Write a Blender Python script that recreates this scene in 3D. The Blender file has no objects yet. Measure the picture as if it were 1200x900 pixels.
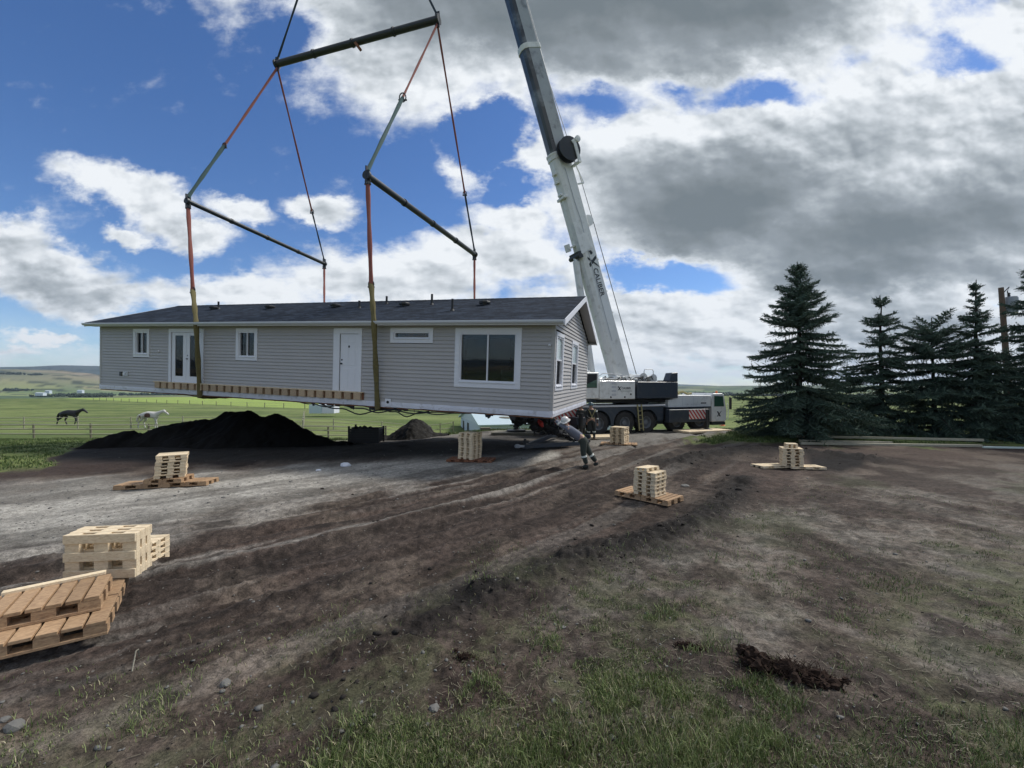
import bpy, bmesh, math, random
import numpy as np
from mathutils import Vector, Matrix, Quaternion
R = math.radians
random.seed(7); rng = np.random.default_rng(7)
sc = bpy.context.scene
COL = sc.collection

# ------------------------------------------------------------------ camera
CAMH, F, HZ = 2.4, 503.0, 455.0
cam = bpy.data.cameras.new('camera'); camo = bpy.data.objects.new('camera', cam); COL.objects.link(camo)
camo.location = (0, 0, CAMH); camo.rotation_euler = (R(90), 0, 0)
cam.sensor_width = 36; cam.lens = 36 * F / 1200; cam.shift_y = 5 / 1200
cam.clip_start = 0.05; cam.clip_end = 40000
sc.camera = camo

# ------------------------------------------------------------------ light
SUN_AZ, SUN_EL = 62, 50
sun = bpy.data.lights.new('sun', 'SUN'); sun.energy = 2.7; sun.angle = R(11); sun.color = (1, .965, .9)
suno = bpy.data.objects.new('sun', sun); COL.objects.link(suno)
sd = Vector((math.sin(R(SUN_AZ)) * math.cos(R(SUN_EL)), math.cos(R(SUN_AZ)) * math.cos(R(SUN_EL)), math.sin(R(SUN_EL))))
suno.rotation_euler = sd.to_track_quat('Z', 'Y').to_euler(); suno.location = (20, -5, 60)
sc.view_settings.view_transform = 'Standard'; sc.view_settings.look = 'None'
sc.view_settings.exposure = 0.40; sc.view_settings.gamma = 1.0
sc.cycles.volume_bounces = 0; sc.cycles.max_bounces = 6; sc.cycles.transparent_max_bounces = 12
sc.cycles.use_denoising = True

class NT:
    """small helper for node trees"""
    def __init__(s, tree): s.t = tree; s.n = tree.nodes; s.l = tree.links
    def node(s, kind, **kw):
        nd = s.n.new(kind)
        for k, v in kw.items():
            if k == 'ins':
                for kk, vv in v.items(): s.put(nd.inputs[kk], vv)
            else: setattr(nd, k, v)
        return nd
    def put(s, sock, v):
        if isinstance(v, bpy.types.NodeSocket): s.l.new(v, sock)
        else: sock.default_value = v
    def m(s, op, a, b=0.0, c=None, clamp=False):
        nd = s.n.new('ShaderNodeMath'); nd.operation = op; nd.use_clamp = clamp
        s.put(nd.inputs[0], a); s.put(nd.inputs[1], b)
        if c is not None: s.put(nd.inputs[2], c)
        return nd.outputs[0]
    def vm(s, op, a, b=None, sc_=None):
        nd = s.n.new('ShaderNodeVectorMath'); nd.operation = op
        s.put(nd.inputs[0], a)
        if b is not None: s.put(nd.inputs[1], b)
        if sc_ is not None: s.put(nd.inputs['Scale'], sc_)
        return nd.outputs[0]
    def noise(s, vec, scale, detail=4, rough=.55, dist=0.0, out=0, dim='3D'):
        nd = s.n.new('ShaderNodeTexNoise'); nd.noise_dimensions = dim
        s.put(nd.inputs['Vector'], vec)
        nd.inputs['Scale'].default_value = scale; nd.inputs['Detail'].default_value = detail
        nd.inputs['Roughness'].default_value = rough; nd.inputs['Distortion'].default_value = dist
        return nd.outputs[out]
    def smooth(s, x, a, b):
        nd = s.n.new('ShaderNodeMapRange'); nd.interpolation_type = 'SMOOTHSTEP'
        s.put(nd.inputs[0], x); nd.inputs[1].default_value = a; nd.inputs[2].default_value = b
        return nd.outputs[0]
    def ramp(s, x, stops, interp='LINEAR'):
        nd = s.n.new('ShaderNodeValToRGB'); s.put(nd.inputs[0], x); e = nd.color_ramp.elements
        nd.color_ramp.interpolation = interp
        while len(e) < len(stops): e.new(0.5)
        for i, (p, c) in enumerate(stops): e[i].position = p; e[i].color = (*c, 1)
        return nd.outputs[0]
    def mix(s, f, a, b, mode='MIX'):
        nd = s.n.new('ShaderNodeMix'); nd.data_type = 'RGBA'; nd.blend_type = mode
        s.put(nd.inputs[0], f); s.put(nd.inputs[6], a); s.put(nd.inputs[7], b)
        return nd.outputs[2]

# ------------------------------------------------------------------ sky with clouds
world = bpy.data.worlds.new('World'); sc.world = world; world.use_nodes = True
W = NT(world.node_tree); world.node_tree.nodes.clear()
SKY = dict(strength=0.100, cloud=.86)
def build_sky():
    out = W.node('ShaderNodeOutputWorld')
    sky = W.node('ShaderNodeTexSky', sky_type='NISHITA', sun_disc=False, sun_elevation=R(SUN_EL), sun_rotation=R(SUN_AZ),
                 altitude=1200, air_density=1.0, dust_density=0.35, ozone_density=2.6)
    hs = W.node('ShaderNodeHueSaturation'); W.put(hs.inputs['Color'], sky.outputs[0]); hs.inputs['Saturation'].default_value = 1.22; hs.inputs['Hue'].default_value = .508
    bgs = W.node('ShaderNodeBackground'); W.put(bgs.inputs[0], hs.outputs[0]); bgs.inputs[1].default_value = SKY['strength']
    tc = W.node('ShaderNodeTexCoord').outputs['Generated']
    sep = W.node('ShaderNodeSeparateXYZ'); W.put(sep.inputs[0], tc)
    X, Y, Z = sep.outputs
    yy = W.m('MAXIMUM', W.m('ABSOLUTE', Y), 0.22)
    u = W.m('DIVIDE', X, yy); v = W.m('MAXIMUM', W.m('DIVIDE', Z, yy), -0.02)
    cb = W.node('ShaderNodeCombineXYZ'); W.put(cb.inputs[0], u); W.put(cb.inputs[1], v)
    P = cb.outputs[0]
    # noise space: clouds squashed towards the horizon
    v2 = W.m('ADD', W.m('MULTIPLY', v, 1.25), W.m('MULTIPLY', W.m('DIVIDE', v, W.m('ADD', v, 0.22)), 0.55))
    cq = W.node('ShaderNodeCombineXYZ'); W.put(cq.inputs[0], u); W.put(cq.inputs[1], v2)
    Q = cq.outputs[0]
    # warp
    wn = W.noise(Q, 3.2, 6, .6, out=1)
    wv = W.vm('SUBTRACT', wn, (0.5, 0.5, 0.5))
    wn2 = W.noise(Q, 11, 5, .65, out=1)
    wv2 = W.vm('SUBTRACT', wn2, (0.5, 0.5, 0.5))
    Pw = W.vm('ADD', P, W.vm('ADD', W.vm('SCALE', wv, sc_=0.17), W.vm('SCALE', wv2, sc_=0.075)))
    sw = W.node('ShaderNodeSeparateXYZ'); W.put(sw.inputs[0], Pw)
    def blob(cx, cy, rx, ry, rot=0):
        # 1 in the middle, 0 at the rim, centre and radii in hundredths of the picture plane at unit distance
        cx, cy, rx, ry = (cx - 600) / F, (HZ - cy) / F, rx / F, ry / F
        mp = W.node('ShaderNodeMapping', vector_type='TEXTURE')
        W.put(mp.inputs[0], Pw); mp.inputs['Location'].default_value = (cx, cy, 0)
        mp.inputs['Rotation'].default_value = (0, 0, R(-rot)); mp.inputs['Scale'].default_value = (rx, ry, 1)
        flat = W.vm('MULTIPLY', mp.outputs[0], (1, 1, 0))
        g = W.node('ShaderNodeTexGradient', gradient_type='SPHERICAL'); W.put(g.inputs[0], flat)
        return g.outputs['Fac']
    def union(lst, combine='MAXIMUM'):
        acc = None
        for b in lst:
            val = blob(*b[:5])
            if len(b) > 5 and b[5] != 1: val = W.m('MULTIPLY', val, b[5])
            acc = val if acc is None else W.m(combine, acc, val)
        return acc
    cloud = [  # cx, cy, rx, ry, rot(down to the right), weight
        (720, -60, 540, 260, 0, 1.7), (470, 10, 230, 170, 25, 1.2), (600, 110, 130, 75, 0, .6),
        (840, 215, 270, 130, 0, 1.7), (1080, 190, 300, 190, 0, 1.8), (1030, 300, 380, 120, -4, 1.7),
        (640, 190, 90, 60, 20, .75), (530, 188, 62, 40, 15, .5), (605, 255, 80, 44, 0, .9), (570, 302, 150, 46, 0, 1.0),
        (450, 328, 210, 54, 0, 1.05), (280, 346, 220, 38, 0, .85), (745, 385, 300, 75, 0, 1.15), (1000, 400, 400, 70, 0, 1.2),
        (150, 222, 125, 40, 16, 1.05), (215, 264, 85, 34, 12, .95), (278, 240, 66, 26, 16, .9), (150, 272, 46, 15, 8, .8),
        (372, 240, 60, 26, 18, .95), (50, 320, 150, 50, 6, 1.1), (0, 288, 80, 42, 0, 1.0), (120, 348, 100, 34, 0, .9),
        (62, 392, 80, 14, 3, .75), (15, 408, 60, 12, 0, .6), (-200, 330, 220, 90, 0, 1.1), (690, 330, 80, 60, 0, .9),
        (1300, 60, 260, 200, 0, 1.2),
    ]
    hole = [(690, 116, 90, 36, 0, .50), (575, 158, 70, 36, -10, .8), (900, 108, 120, 30, 4, .50), (790, 98, 60, 24, 0, .45), (800, 322, 130, 30, 0, .95),
            (1130, 76, 120, 40, -10, .66), (600, 215, 60, 26, 0, .5), (330, 30, 60, 60, 0, .5), (470, 205, 60, 50, 0, .7)]
    dark = [(720, -40, 460, 190, 0, 1.55), (800, 40, 260, 90, 0, .9), (830, 245, 210, 95, 0, 1.35), (760, 215, 90, 60, 0, .6),
            (1020, 150, 130, 70, 15, .5), (1060, 266, 340, 78, -5, 1.25), (1020, 320, 330, 45, 0, .85), (900, 270, 150, 60, 0, .8), (480, 60, 150, 80, 20, .45),
            (80, 345, 150, 40, 5, .55), (210, 262, 100, 26, 14, .35), (560, 335, 140, 30, 0, .35), (1100, 380, 200, 50, 0, .7), (1250, 200, 150, 90, 0, .7)]
    D = W.m('SUBTRACT', union(cloud), W.m('MULTIPLY', union(hole), 1.1))
    n1 = W.m('SUBTRACT', W.noise(Q, 4.0, 9, .62), .5)
    n2 = W.m('SUBTRACT', W.noise(Q, 15, 7, .62), .5)
    dens = W.m('ADD', D, W.m('ADD', W.m('MULTIPLY', n1, 1.15), W.m('MULTIPLY', n2, .42)))
    # overhead and behind: broken cloud as well
    high = W.smooth(v, 1.25, 1.9)
    dens = W.m('ADD', dens, W.m('MULTIPLY', high, .4))
    mask = W.smooth(dens, 0.06, 0.50)
    # thin veil low on the horizon
    low = W.m('MULTIPLY', W.m('SUBTRACT', 1.0, W.smooth(v, 0.0, 0.22)), W.smooth(W.noise(Q, 7, 6, .6), .35, .7))
    mask = W.m('MAXIMUM', mask, W.m('MULTIPLY', low, .75))
    # relief: the same noise a little towards the sun
    Qs = W.vm('ADD', Q, (0.022, 0.035, 0))
    body = W.smooth(dens, .30, 1.25)
    dk = union(dark)
    r1 = W.m('SUBTRACT', W.noise(Q, 4.0, 4, .52), W.noise(Qs, 4.0, 4, .52))
    r2 = W.m('SUBTRACT', W.noise(Q, 13, 3, .5), W.noise(W.vm('ADD', Q, (0.009, 0.016, 0)), 13, 3, .5))
    relief = W.m('MULTIPLY', W.m('ADD', W.m('MULTIPLY', r1, 1.9), W.m('MULTIPLY', r2, .75)), W.m('SUBTRACT', 1.0, W.m('MULTIPLY', W.smooth(dk, .1, .8), .55)))
    dkn = W.m('MULTIPLY', dk, W.m('ADD', .55, W.m('MULTIPLY', W.noise(Q, 2.6, 4, .5), .9)))
    thick = W.m('ADD', W.m('MULTIPLY', W.m('MULTIPLY', dkn, W.smooth(dens, .2, .85)), .72), W.m('MULTIPLY', body, .22))
    thick = W.m('ADD', thick, W.m('MULTIPLY', W.m('SUBTRACT', W.noise(Q, 2.6, 3, .45), .5), .46))
    thick = W.m('ADD', thick, W.m('MULTIPLY', W.m('SUBTRACT', W.noise(Q, 14, 5, .5), .5), .10))
    thick = W.m('ADD', thick, W.m('MULTIPLY', high, .25))
    thick = W.m('SUBTRACT', thick, relief, clamp=True)
    ccol = W.ramp(thick, [(0.0, (.80, .83, .86)), (.2, (.60, .64, .68)), (.4, (.41, .45, .485)), (.62, (.26, .295, .325)), (.85, (.185, .215, .235)), (1, (.155, .185, .205))])
    bgc = W.node('ShaderNodeBackground'); W.put(bgc.inputs[0], ccol); bgc.inputs[1].default_value = SKY['cloud']
    ms = W.node('ShaderNodeMixShader'); W.put(ms.inputs[0], mask); W.put(ms.inputs[1], bgs.outputs[0]); W.put(ms.inputs[2], bgc.outputs[0])
    W.put(out.inputs[0], ms.outputs[0])
    world.cycles.sampling_method = 'MANUAL'; world.cycles.sample_map_resolution = 512
build_sky()

# ------------------------------------------------------------------ object helpers
def tag(o, label=None, cat=None, group=None, kind=None):
    if label: o['label'] = label
    if cat: o['category'] = cat
    if group: o['group'] = group
    if kind: o['kind'] = kind
    return o
def empty(name, loc=(0, 0, 0), rz=0.0, label=None, cat=None, group=None, matrix=None):
    o = bpy.data.objects.new(name, None); COL.objects.link(o); o.empty_display_size = .2
    if matrix is not None: o.matrix_world = matrix
    else: o.location = loc; o.rotation_euler = (0, 0, rz)
    return tag(o, label, cat, group)
def copy_tree(o, parent=None):
    c = o.copy(); COL.objects.link(c); c.parent = parent
    for ch in list(o.children): copy_tree(ch, c)
    return c
def frame(z, x):
    """rotation with local Z along z and local X near x"""
    z = Vector(z).normalized(); x = Vector(x); x = (x - z * x.dot(z))
    if x.length < 1e-6: x = z.orthogonal()
    x.normalize(); y = z.cross(x)
    return Matrix((x, y, z)).transposed()
class MB:
    def __init__(s): s.v = []; s.f = []; s.mi = []; s.cur = 0
    def add(s, vs, fs):
        b = len(s.v); s.v += [tuple(p) for p in vs]; s.f += [[b + i for i in f] for f in fs]; s.mi += [s.cur] * len(fs)
    def box(s, lo, hi, M=None):
        x0, y0, z0 = lo; x1, y1, z1 = hi
        vs = [Vector(p) for p in ((x0,y0,z0),(x1,y0,z0),(x1,y1,z0),(x0,y1,z0),(x0,y0,z1),(x1,y0,z1),(x1,y1,z1),(x0,y1,z1))]
        if M is not None: vs = [M @ p for p in vs]
        s.add(vs, [(3,2,1,0),(4,5,6,7),(0,1,5,4),(1,2,6,5),(2,3,7,6),(3,0,4,7)]); return s
    def cbox(s, c, size, M=None):
        c = Vector(c); h = Vector(size) / 2
        return s.box(c - h, c + h, M)
    def bar(s, a, b, w, h, side=(0, 0, 1), taper=1.0):
        """rectangular bar a-b, w across, h along 'side'"""
        a = Vector(a); b = Vector(b); q = frame(b - a, side); L = (b - a).length
        vs = []
        for z, k in ((0, 1), (L, taper)):
            for x, y in ((-h/2,-w/2),(h/2,-w/2),(h/2,w/2),(-h/2,w/2)): vs.append(a + q @ Vector((x * k, y * k, z)))
        s.add(vs, [(3,2,1,0),(4,5,6,7),(0,1,5,4),(1,2,6,5),(2,3,7,6),(3,0,4,7)]); return s
    def tube(s, a, b, r, r2=None, n=12, caps=True):
        a = Vector(a); b = Vector(b); r2 = r if r2 is None else r2; q = frame(b - a, (.3, .2, .9)); L = (b - a).length
        vs = []
        for z, k in ((0, r), (L, r2)):
            for i in range(n):
                t = 2 * math.pi * i / n; vs.append(a + q @ Vector((k * math.cos(t), k * math.sin(t), z)))
        fs = [(i, (i + 1) % n, n + (i + 1) % n, n + i) for i in range(n)]
        if caps: fs += [tuple(range(n))[::-1], tuple(range(n, 2 * n))]
        s.add(vs, fs); return s
    def path(s, pts, r, n=6, rs=None):
        pts = [Vector(p) for p in pts]; vs = []; m = len(pts)
        q0 = None
        for i, p in enumerate(pts):
            d = (pts[min(i + 1, m - 1)] - pts[max(i - 1, 0)]).normalized()
            if q0 is None: q = frame(d, (.31, .2, .9))
            else: q = frame(d, q0.col[0])
            q0 = q; rr = rs[i] if rs else r
            for k in range(n):
                t = 2 * math.pi * k / n; vs.append(p + q @ Vector((rr * math.cos(t), rr * math.sin(t), 0)))
        fs = [(i * n + k, i * n + (k + 1) % n, (i + 1) * n + (k + 1) % n, (i + 1) * n + k) for i in range(m - 1) for k in range(n)]
        fs += [tuple(range(n))[::-1], tuple(range((m - 1) * n, m * n))]
        s.add(vs, fs); return s
    def lathe(s, prof, c, axis=(0, 0, 1), n=24, side=(1, 0, 0), caps=True):
        """prof: list of (r, h) along axis from c"""
        q = frame(axis, side); c = Vector(c); vs = []; m = len(prof)
        for r, h in prof:
            for k in range(n):
                t = 2 * math.pi * k / n; vs.append(c + q @ Vector((r * math.cos(t), r * math.sin(t), h)))
        fs = [(i * n + k, i * n + (k + 1) % n, (i + 1) * n + (k + 1) % n, (i + 1) * n + k) for i in range(m - 1) for k in range(n)]
        if caps and prof[0][0] > 1e-4: fs.append(tuple(range(n))[::-1])
        if caps and prof[-1][0] > 1e-4: fs.append(tuple(range((m - 1) * n, m * n)))
        s.add(vs, fs); return s
    def prism(s, poly, q, c, depth):
        """poly in local XY of rotation q at c, extruded along local Z by depth"""
        c = Vector(c); n = len(poly)
        vs = [c + q @ Vector((x, y, 0)) for x, y in poly] + [c + q @ Vector((x, y, depth)) for x, y in poly]
        fs = [tuple(range(n))[::-1], tuple(range(n, 2 * n))] + [(i, (i + 1) % n, n + (i + 1) % n, n + i) for i in range(n)]
        s.add(vs, fs); return s
    def build(s, name, mat, parent=None, smooth=False, bevel=0.0, mats=None):
        me = bpy.data.meshes.new(name); me.from_pydata([tuple(p) for p in s.v], [], s.f)
        for m_ in (mats or [mat]): me.materials.append(m_)
        if mats: me.polygons.foreach_set('material_index', s.mi)
        bm = bmesh.new(); bm.from_mesh(me); bmesh.ops.recalc_face_normals(bm, faces=bm.faces); bm.to_mesh(me); bm.free()
        if smooth:
            me.polygons.foreach_set('use_smooth', [True] * len(me.polygons)); me.set_sharp_from_angle(angle=R(35))
        o = bpy.data.objects.new(name, me); COL.objects.link(o)
        if parent is not None: o.parent = parent
        if bevel > 0:
            b = o.modifiers.new('bevel', 'BEVEL'); b.width = bevel; b.segments = 1; b.limit_method = 'ANGLE'; b.angle_limit = R(50)
        return o
def mesh_np(name, V, Fc, mat, parent=None, smooth=False, attr=None):
    """V (n,3), Fc (m,k) arrays"""
    me = bpy.data.meshes.new(name); n, k = len(V), Fc.shape[1]
    me.vertices.add(n); me.vertices.foreach_set('co', np.asarray(V, dtype=np.float32).ravel())
    me.loops.add(Fc.size); me.loops.foreach_set('vertex_index', np.asarray(Fc, dtype=np.int32).ravel())
    me.polygons.add(len(Fc)); me.polygons.foreach_set('loop_start', np.arange(0, Fc.size, k, dtype=np.int32))
    me.polygons.foreach_set('loop_total', np.full(len(Fc), k, dtype=np.int32))
    me.update(calc_edges=True); me.validate()
    if smooth: me.polygons.foreach_set('use_smooth', np.ones(len(Fc), dtype=bool))
    if attr is not None:
        for an, A in attr.items():
            ca = me.color_attributes.new(an, 'FLOAT_COLOR', 'POINT')
            buf = np.ones((n, 4), dtype=np.float32); buf[:, :3] = A; ca.data.foreach_set('color', buf.ravel())
    me.materials.append(mat)
    o = bpy.data.objects.new(name, me); COL.objects.link(o)
    if parent is not None: o.parent = parent
    return o

# ------------------------------------------------------------------ materials
def mat(name, col, rough=.6, metal=0.0, nscale=6, namt=.15, bump=0.0, bscale=40, spec=.5, dirt=None, dscale=3, coat=0.0):
    m = bpy.data.materials.new(name); m.use_nodes = True; t = NT(m.node_tree); b = t.n['Principled BSDF']
    co = t.node('ShaderNodeTexCoord').outputs['Object']
    nz = t.noise(co, nscale, 6, .6)
    f = t.m('ADD', 1 - namt, t.m('MULTIPLY', nz, 2 * namt))
    c = t.vm('SCALE', (*col,), sc_=f)
    if dirt:
        dz = t.smooth(t.noise(co, dscale, 8, .65), .5, .72)
        c = t.mix(t.m('MULTIPLY', dz, dirt[3] if len(dirt) > 3 else .6), c, (*dirt[:3], 1))
    t.put(b.inputs['Base Color'], c)
    t.put(b.inputs['Roughness'], t.m('ADD', rough - .06, t.m('MULTIPLY', nz, .12), clamp=True))
    b.inputs['Metallic'].default_value = metal; b.inputs['Specular IOR Level'].default_value = spec
    b.inputs['Coat Weight'].default_value = coat
    if bump:
        bp = t.node('ShaderNodeBump'); bp.inputs['Strength'].default_value = bump; bp.inputs['Distance'].default_value = .01
        t.put(bp.inputs['Height'], t.noise(co, bscale, 5, .6)); t.put(b.inputs['Normal'], bp.outputs[0])
    return m
def wood(name, col, dark, scale=1.0, rough=.75):
    m = bpy.data.materials.new(name); m.use_nodes = True; t = NT(m.node_tree); b = t.n['Principled BSDF']
    co = t.node('ShaderNodeTexCoord').outputs['Object']
    g = t.noise(t.vm('MULTIPLY', co, (18 * scale, 60 * scale, 60 * scale)), 1, 5, .6, .6)
    g2 = t.noise(co, 2.3 * scale, 3, .6)
    oi = t.node('ShaderNodeObjectInfo').outputs['Random']
    geo = t.node('ShaderNodeNewGeometry').outputs['Random Per Island']
    c = t.mix(t.smooth(g, .35, .75), (*col, 1), (*dark, 1))
    k = t.m('ADD', .74, t.m('ADD', t.m('MULTIPLY', geo, .34), t.m('ADD', t.m('MULTIPLY', g2, .22), t.m('MULTIPLY', oi, .1))))
    st_ = t.smooth(t.noise(t.vm('MULTIPLY', co, (3, 9, 9)), 1.3, 6, .65, .4), .54, .74)
    c = t.mix(t.m('MULTIPLY', st_, .45), c, (dark[0] * .55, dark[1] * .55, dark[2] * .6, 1))
    t.put(b.inputs['Base Color'], t.vm('SCALE', c, sc_=k)); b.inputs['Roughness'].default_value = rough
    b.inputs['Specular IOR Level'].default_value = .25
    bp = t.node('ShaderNodeBump'); bp.inputs['Strength'].default_value = .25; bp.inputs['Distance'].default_value = .004
    t.put(bp.inputs['Height'], g); t.put(b.inputs['Normal'], bp.outputs[0])
    return m
M = {
    'pale_wood': wood('pale_pine', (.66, .55, .39), (.50, .38, .24)),
    'brown_wood': wood('weathered_pallet_wood', (.40, .265, .155), (.22, .135, .08)),
    'red_wood': wood('reddish_board', (.22, .10, .055), (.12, .05, .03)),
    'grey_wood': wood('grey_timber', (.22, .205, .16), (.13, .12, .095)),
    'trim': mat('white_trim', (.70, .71, .76), .5, namt=.05),
    'fascia': mat('pale_grey_metal', (.50, .52, .55), .4, namt=.05),
    'soffit': mat('soffit_vinyl', (.42, .42, .44), .6, namt=.04),
    'wrap': mat('white_house_wrap', (.66, .67, .74), .55, namt=.22, nscale=2.5, bump=.6, bscale=6, dirt=(.2, .18, .16, .5), dscale=5),
    'belly': mat('black_underlay', (.018, .018, .020), .7, bump=.4),
    'steel_dark': mat('dark_steel', (.035, .040, .044), .45, metal=.4, dirt=(.08, .05, .04, .5), dscale=8),
    'black': mat('black_plastic', (.012, .012, .013), .55),
    'rubber': mat('tyre_rubber', (.022, .022, .023), .8, bump=.3, dirt=(.09, .08, .07, .5), dscale=4),
    'crane_white': mat('white_crane_paint', (.72, .73, .72), .35, namt=.05, dirt=(.30, .29, .26, .45), dscale=2.5, coat=.2),
    'crane_grey': mat('dark_grey_crane_paint', (.034, .045, .062), .45, namt=.12, dirt=(.10, .09, .08, .5), dscale=3),
    'boom_shade': mat('glossy_boom_paint_shade_side', (.022, .028, .034), .3, namt=.4, nscale=1.2, dirt=(.26, .29, .33, .7), dscale=.55, coat=.3),  # dark copy for the shaded belly, pale patches painted as reflections
    'boom_lit': mat('glossy_boom_paint_lit_side', (.34, .36, .37), .3, namt=.2, nscale=1.5, dirt=(.04, .045, .05, .7), dscale=1.2, coat=.4),  # same boom on its bright side, light painted into the colour
    'rim_paint': mat('blue_grey_rim_paint', (.13, .145, .165), .5, namt=.2, dirt=(.14, .12, .10, .5), dscale=6),
    'chrome': mat('grey_cylinder_metal', (.55, .57, .58), .25, metal=.7),
    'red': mat('red_paint', (.42, .03, .02), .5),
    'orange': mat('orange_plastic', (.75, .20, .06), .5),
    'sling_red': mat('faded_red_webbing', (.23, .075, .06), .85, nscale=14, namt=.3, bump=.5, bscale=60),
    'sling_green': mat('grey_green_webbing', (.065, .115, .115), .85, nscale=14, namt=.3, bump=.5, bscale=60),
    'sling_navy': mat('dark_blue_webbing', (.03, .045, .065), .85, nscale=14, namt=.3),
    'sling_yellow': mat('olive_yellow_sleeve', (.135, .112, .042), .85, nscale=7, namt=.3, bump=.7, bscale=22, dirt=(.08, .07, .03, .6), dscale=6),
    'wire': mat('steel_rope', (.16, .17, .18), .45, metal=.6),
    'skin': mat('skin', (.42, .25, .18), .6, namt=.08),
    'cloth_dark': mat('dark_work_cloth', (.028, .032, .030), .9, namt=.35, bump=.5, bscale=25),
    'cloth_green': mat('dark_green_trousers', (.035, .042, .034), .9, namt=.3, bump=.5, bscale=25),
    'cloth_grey': mat('grey_blue_shirt', (.135, .145, .18), .9, namt=.2, bump=.5, bscale=20),
    'hivis': mat('yellow_green_vest', (.40, .50, .12), .8, namt=.15),
    'reflect': mat('reflective_band', (.68, .70, .64), .4, namt=.1),
    'strap': mat('dull_yellow_strap', (.30, .27, .13), .8),
    'glove': mat('dark_gloves', (.05, .045, .04), .9),
    'helmet_white': mat('white_hard_hat', (.65, .63, .60), .35, namt=.1, dirt=(.3, .28, .26, .5)),
    'helmet_blue': mat('dark_teal_hard_hat', (.03, .07, .09), .35),
    'horse_black': mat('black_horse_coat', (.012, .011, .014), .6),
    'hair_white': mat('white_horse_hair', (.60, .58, .52), .8),
    'hair_black': mat('black_horse_hair', (.010, .009, .010), .8),
    'fence_paint': mat('weathered_cream_rail', (.30, .29, .21), .7, namt=.2),
    'fence_post': mat('grey_brown_post', (.17, .16, .11), .85, namt=.3),
    'soil_black': mat('black_topsoil', (.010, .0095, .009), .97, nscale=5, namt=.4, bump=1.0, bscale=14, spec=.15),
    'soil_dark': mat('dark_soil_clod', (.030, .026, .023), .97, nscale=5, namt=.5, bump=1.0, bscale=30, spec=.15),
    'soil_grey': mat('grey_rubbly_soil', (.024, .023, .022), .97, nscale=6, namt=.6, bump=1.0, bscale=12, spec=.15, dirt=(.09, .085, .08, .6), dscale=7),
    'tan_wood': wood('tan_joist_wood', (.46, .35, .24), (.30, .21, .13)),
    'sod': mat('red_brown_root_soil', (.032, .020, .015), .97, nscale=9, namt=.5, bump=1.0, bscale=30, spec=.15),
    'stone': mat('grey_stone', (.135, .13, .12), .85, nscale=8, namt=.3, bump=.6, bscale=18),
    'bark': mat('spruce_bark', (.035, .028, .022), .95, bump=1, bscale=25),
    'pole_wood': mat('utility_pole_wood', (.13, .085, .06), .85, namt=.3, nscale=10),
    'grey_box': mat('grey_transformer_paint', (.30, .32, .34), .5),
    'shed_wall': mat('white_metal_cladding', (.62, .68, .74), .5, namt=.05),
    'shed_roof': mat('sky_tint_and_blue_sheet', (.50, .60, .63), .35, namt=.06),  # shed roof blue is painted sky reflection; the storage box is blue itself
    'pipe': mat('pale_green_plastic_pipe', (.50, .60, .56), .4),
    'interior': mat('dark_room', (.10, .10, .10), .9),
    'curtain': mat('pale_curtain', (.45, .45, .46), .9),
}
def glass_mat(name, tint=(.02, .025, .03), refl=.34):
    m = bpy.data.materials.new(name); m.use_nodes = True; t = NT(m.node_tree); t.n.clear()
    out = t.node('ShaderNodeOutputMaterial'); gl = t.node('ShaderNodeBsdfGlossy'); gl.inputs['Roughness'].default_value = .02
    gl.inputs['Color'].default_value = (refl, refl, refl * 1.03, 1)
    tr = t.node('ShaderNodeBsdfTransparent'); tr.inputs['Color'].default_value = (.55, .60, .60, 1)
    fr = t.node('ShaderNodeFresnel'); fr.inputs['IOR'].default_value = 1.6
    co = t.node('ShaderNodeTexCoord').outputs['Object']
    bp = t.node('ShaderNodeBump'); bp.inputs['Strength'].default_value = .05; bp.inputs['Distance'].default_value = .02
    t.put(bp.inputs['Height'], t.noise(co, 1.5, 2)); t.put(gl.inputs['Normal'], bp.outputs[0])
    ms = t.node('ShaderNodeMixShader'); t.put(ms.inputs[0], t.m('ADD', fr.outputs[0], .06, clamp=True))
    t.put(ms.inputs[1], tr.outputs[0]); t.put(ms.inputs[2], gl.outputs[0]); t.put(out.inputs[0], ms.outputs[0])
    return m
M['glass'] = glass_mat('window_glass')
M['cab_glass'] = mat('tinted_green_cab_glass', (.035, .085, .06), .06, namt=.05, spec=.8)
M['pane_pale'] = mat('frosted_pale_glass', (.38, .46, .47), .12, namt=.1, spec=.8)
def siding_mat():
    m = bpy.data.materials.new('grey_vinyl_siding'); m.use_nodes = True; t = NT(m.node_tree); b = t.n['Principled BSDF']
    co = t.node('ShaderNodeTexCoord').outputs['Object']
    n = t.noise(t.vm('MULTIPLY', co, (.5, .5, 7.9)), 1, 3)
    n2 = t.noise(co, 1.1, 5)
    k = t.m('ADD', .86, t.m('ADD', t.m('MULTIPLY', n, .16), t.m('MULTIPLY', n2, .12)))
    t.put(b.inputs['Base Color'], t.vm('SCALE', (.41, .393, .385), sc_=k)); b.inputs['Roughness'].default_value = .5
    bp = t.node('ShaderNodeBump'); bp.inputs['Strength'].default_value = .25; bp.inputs['Distance'].default_value = .01
    t.put(bp.inputs['Height'], t.noise(t.vm('MULTIPLY', co, (1.2, 1.2, 8)), 1, 3)); t.put(b.inputs['Normal'], bp.outputs[0])
    return m
M['siding'] = siding_mat()
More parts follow.
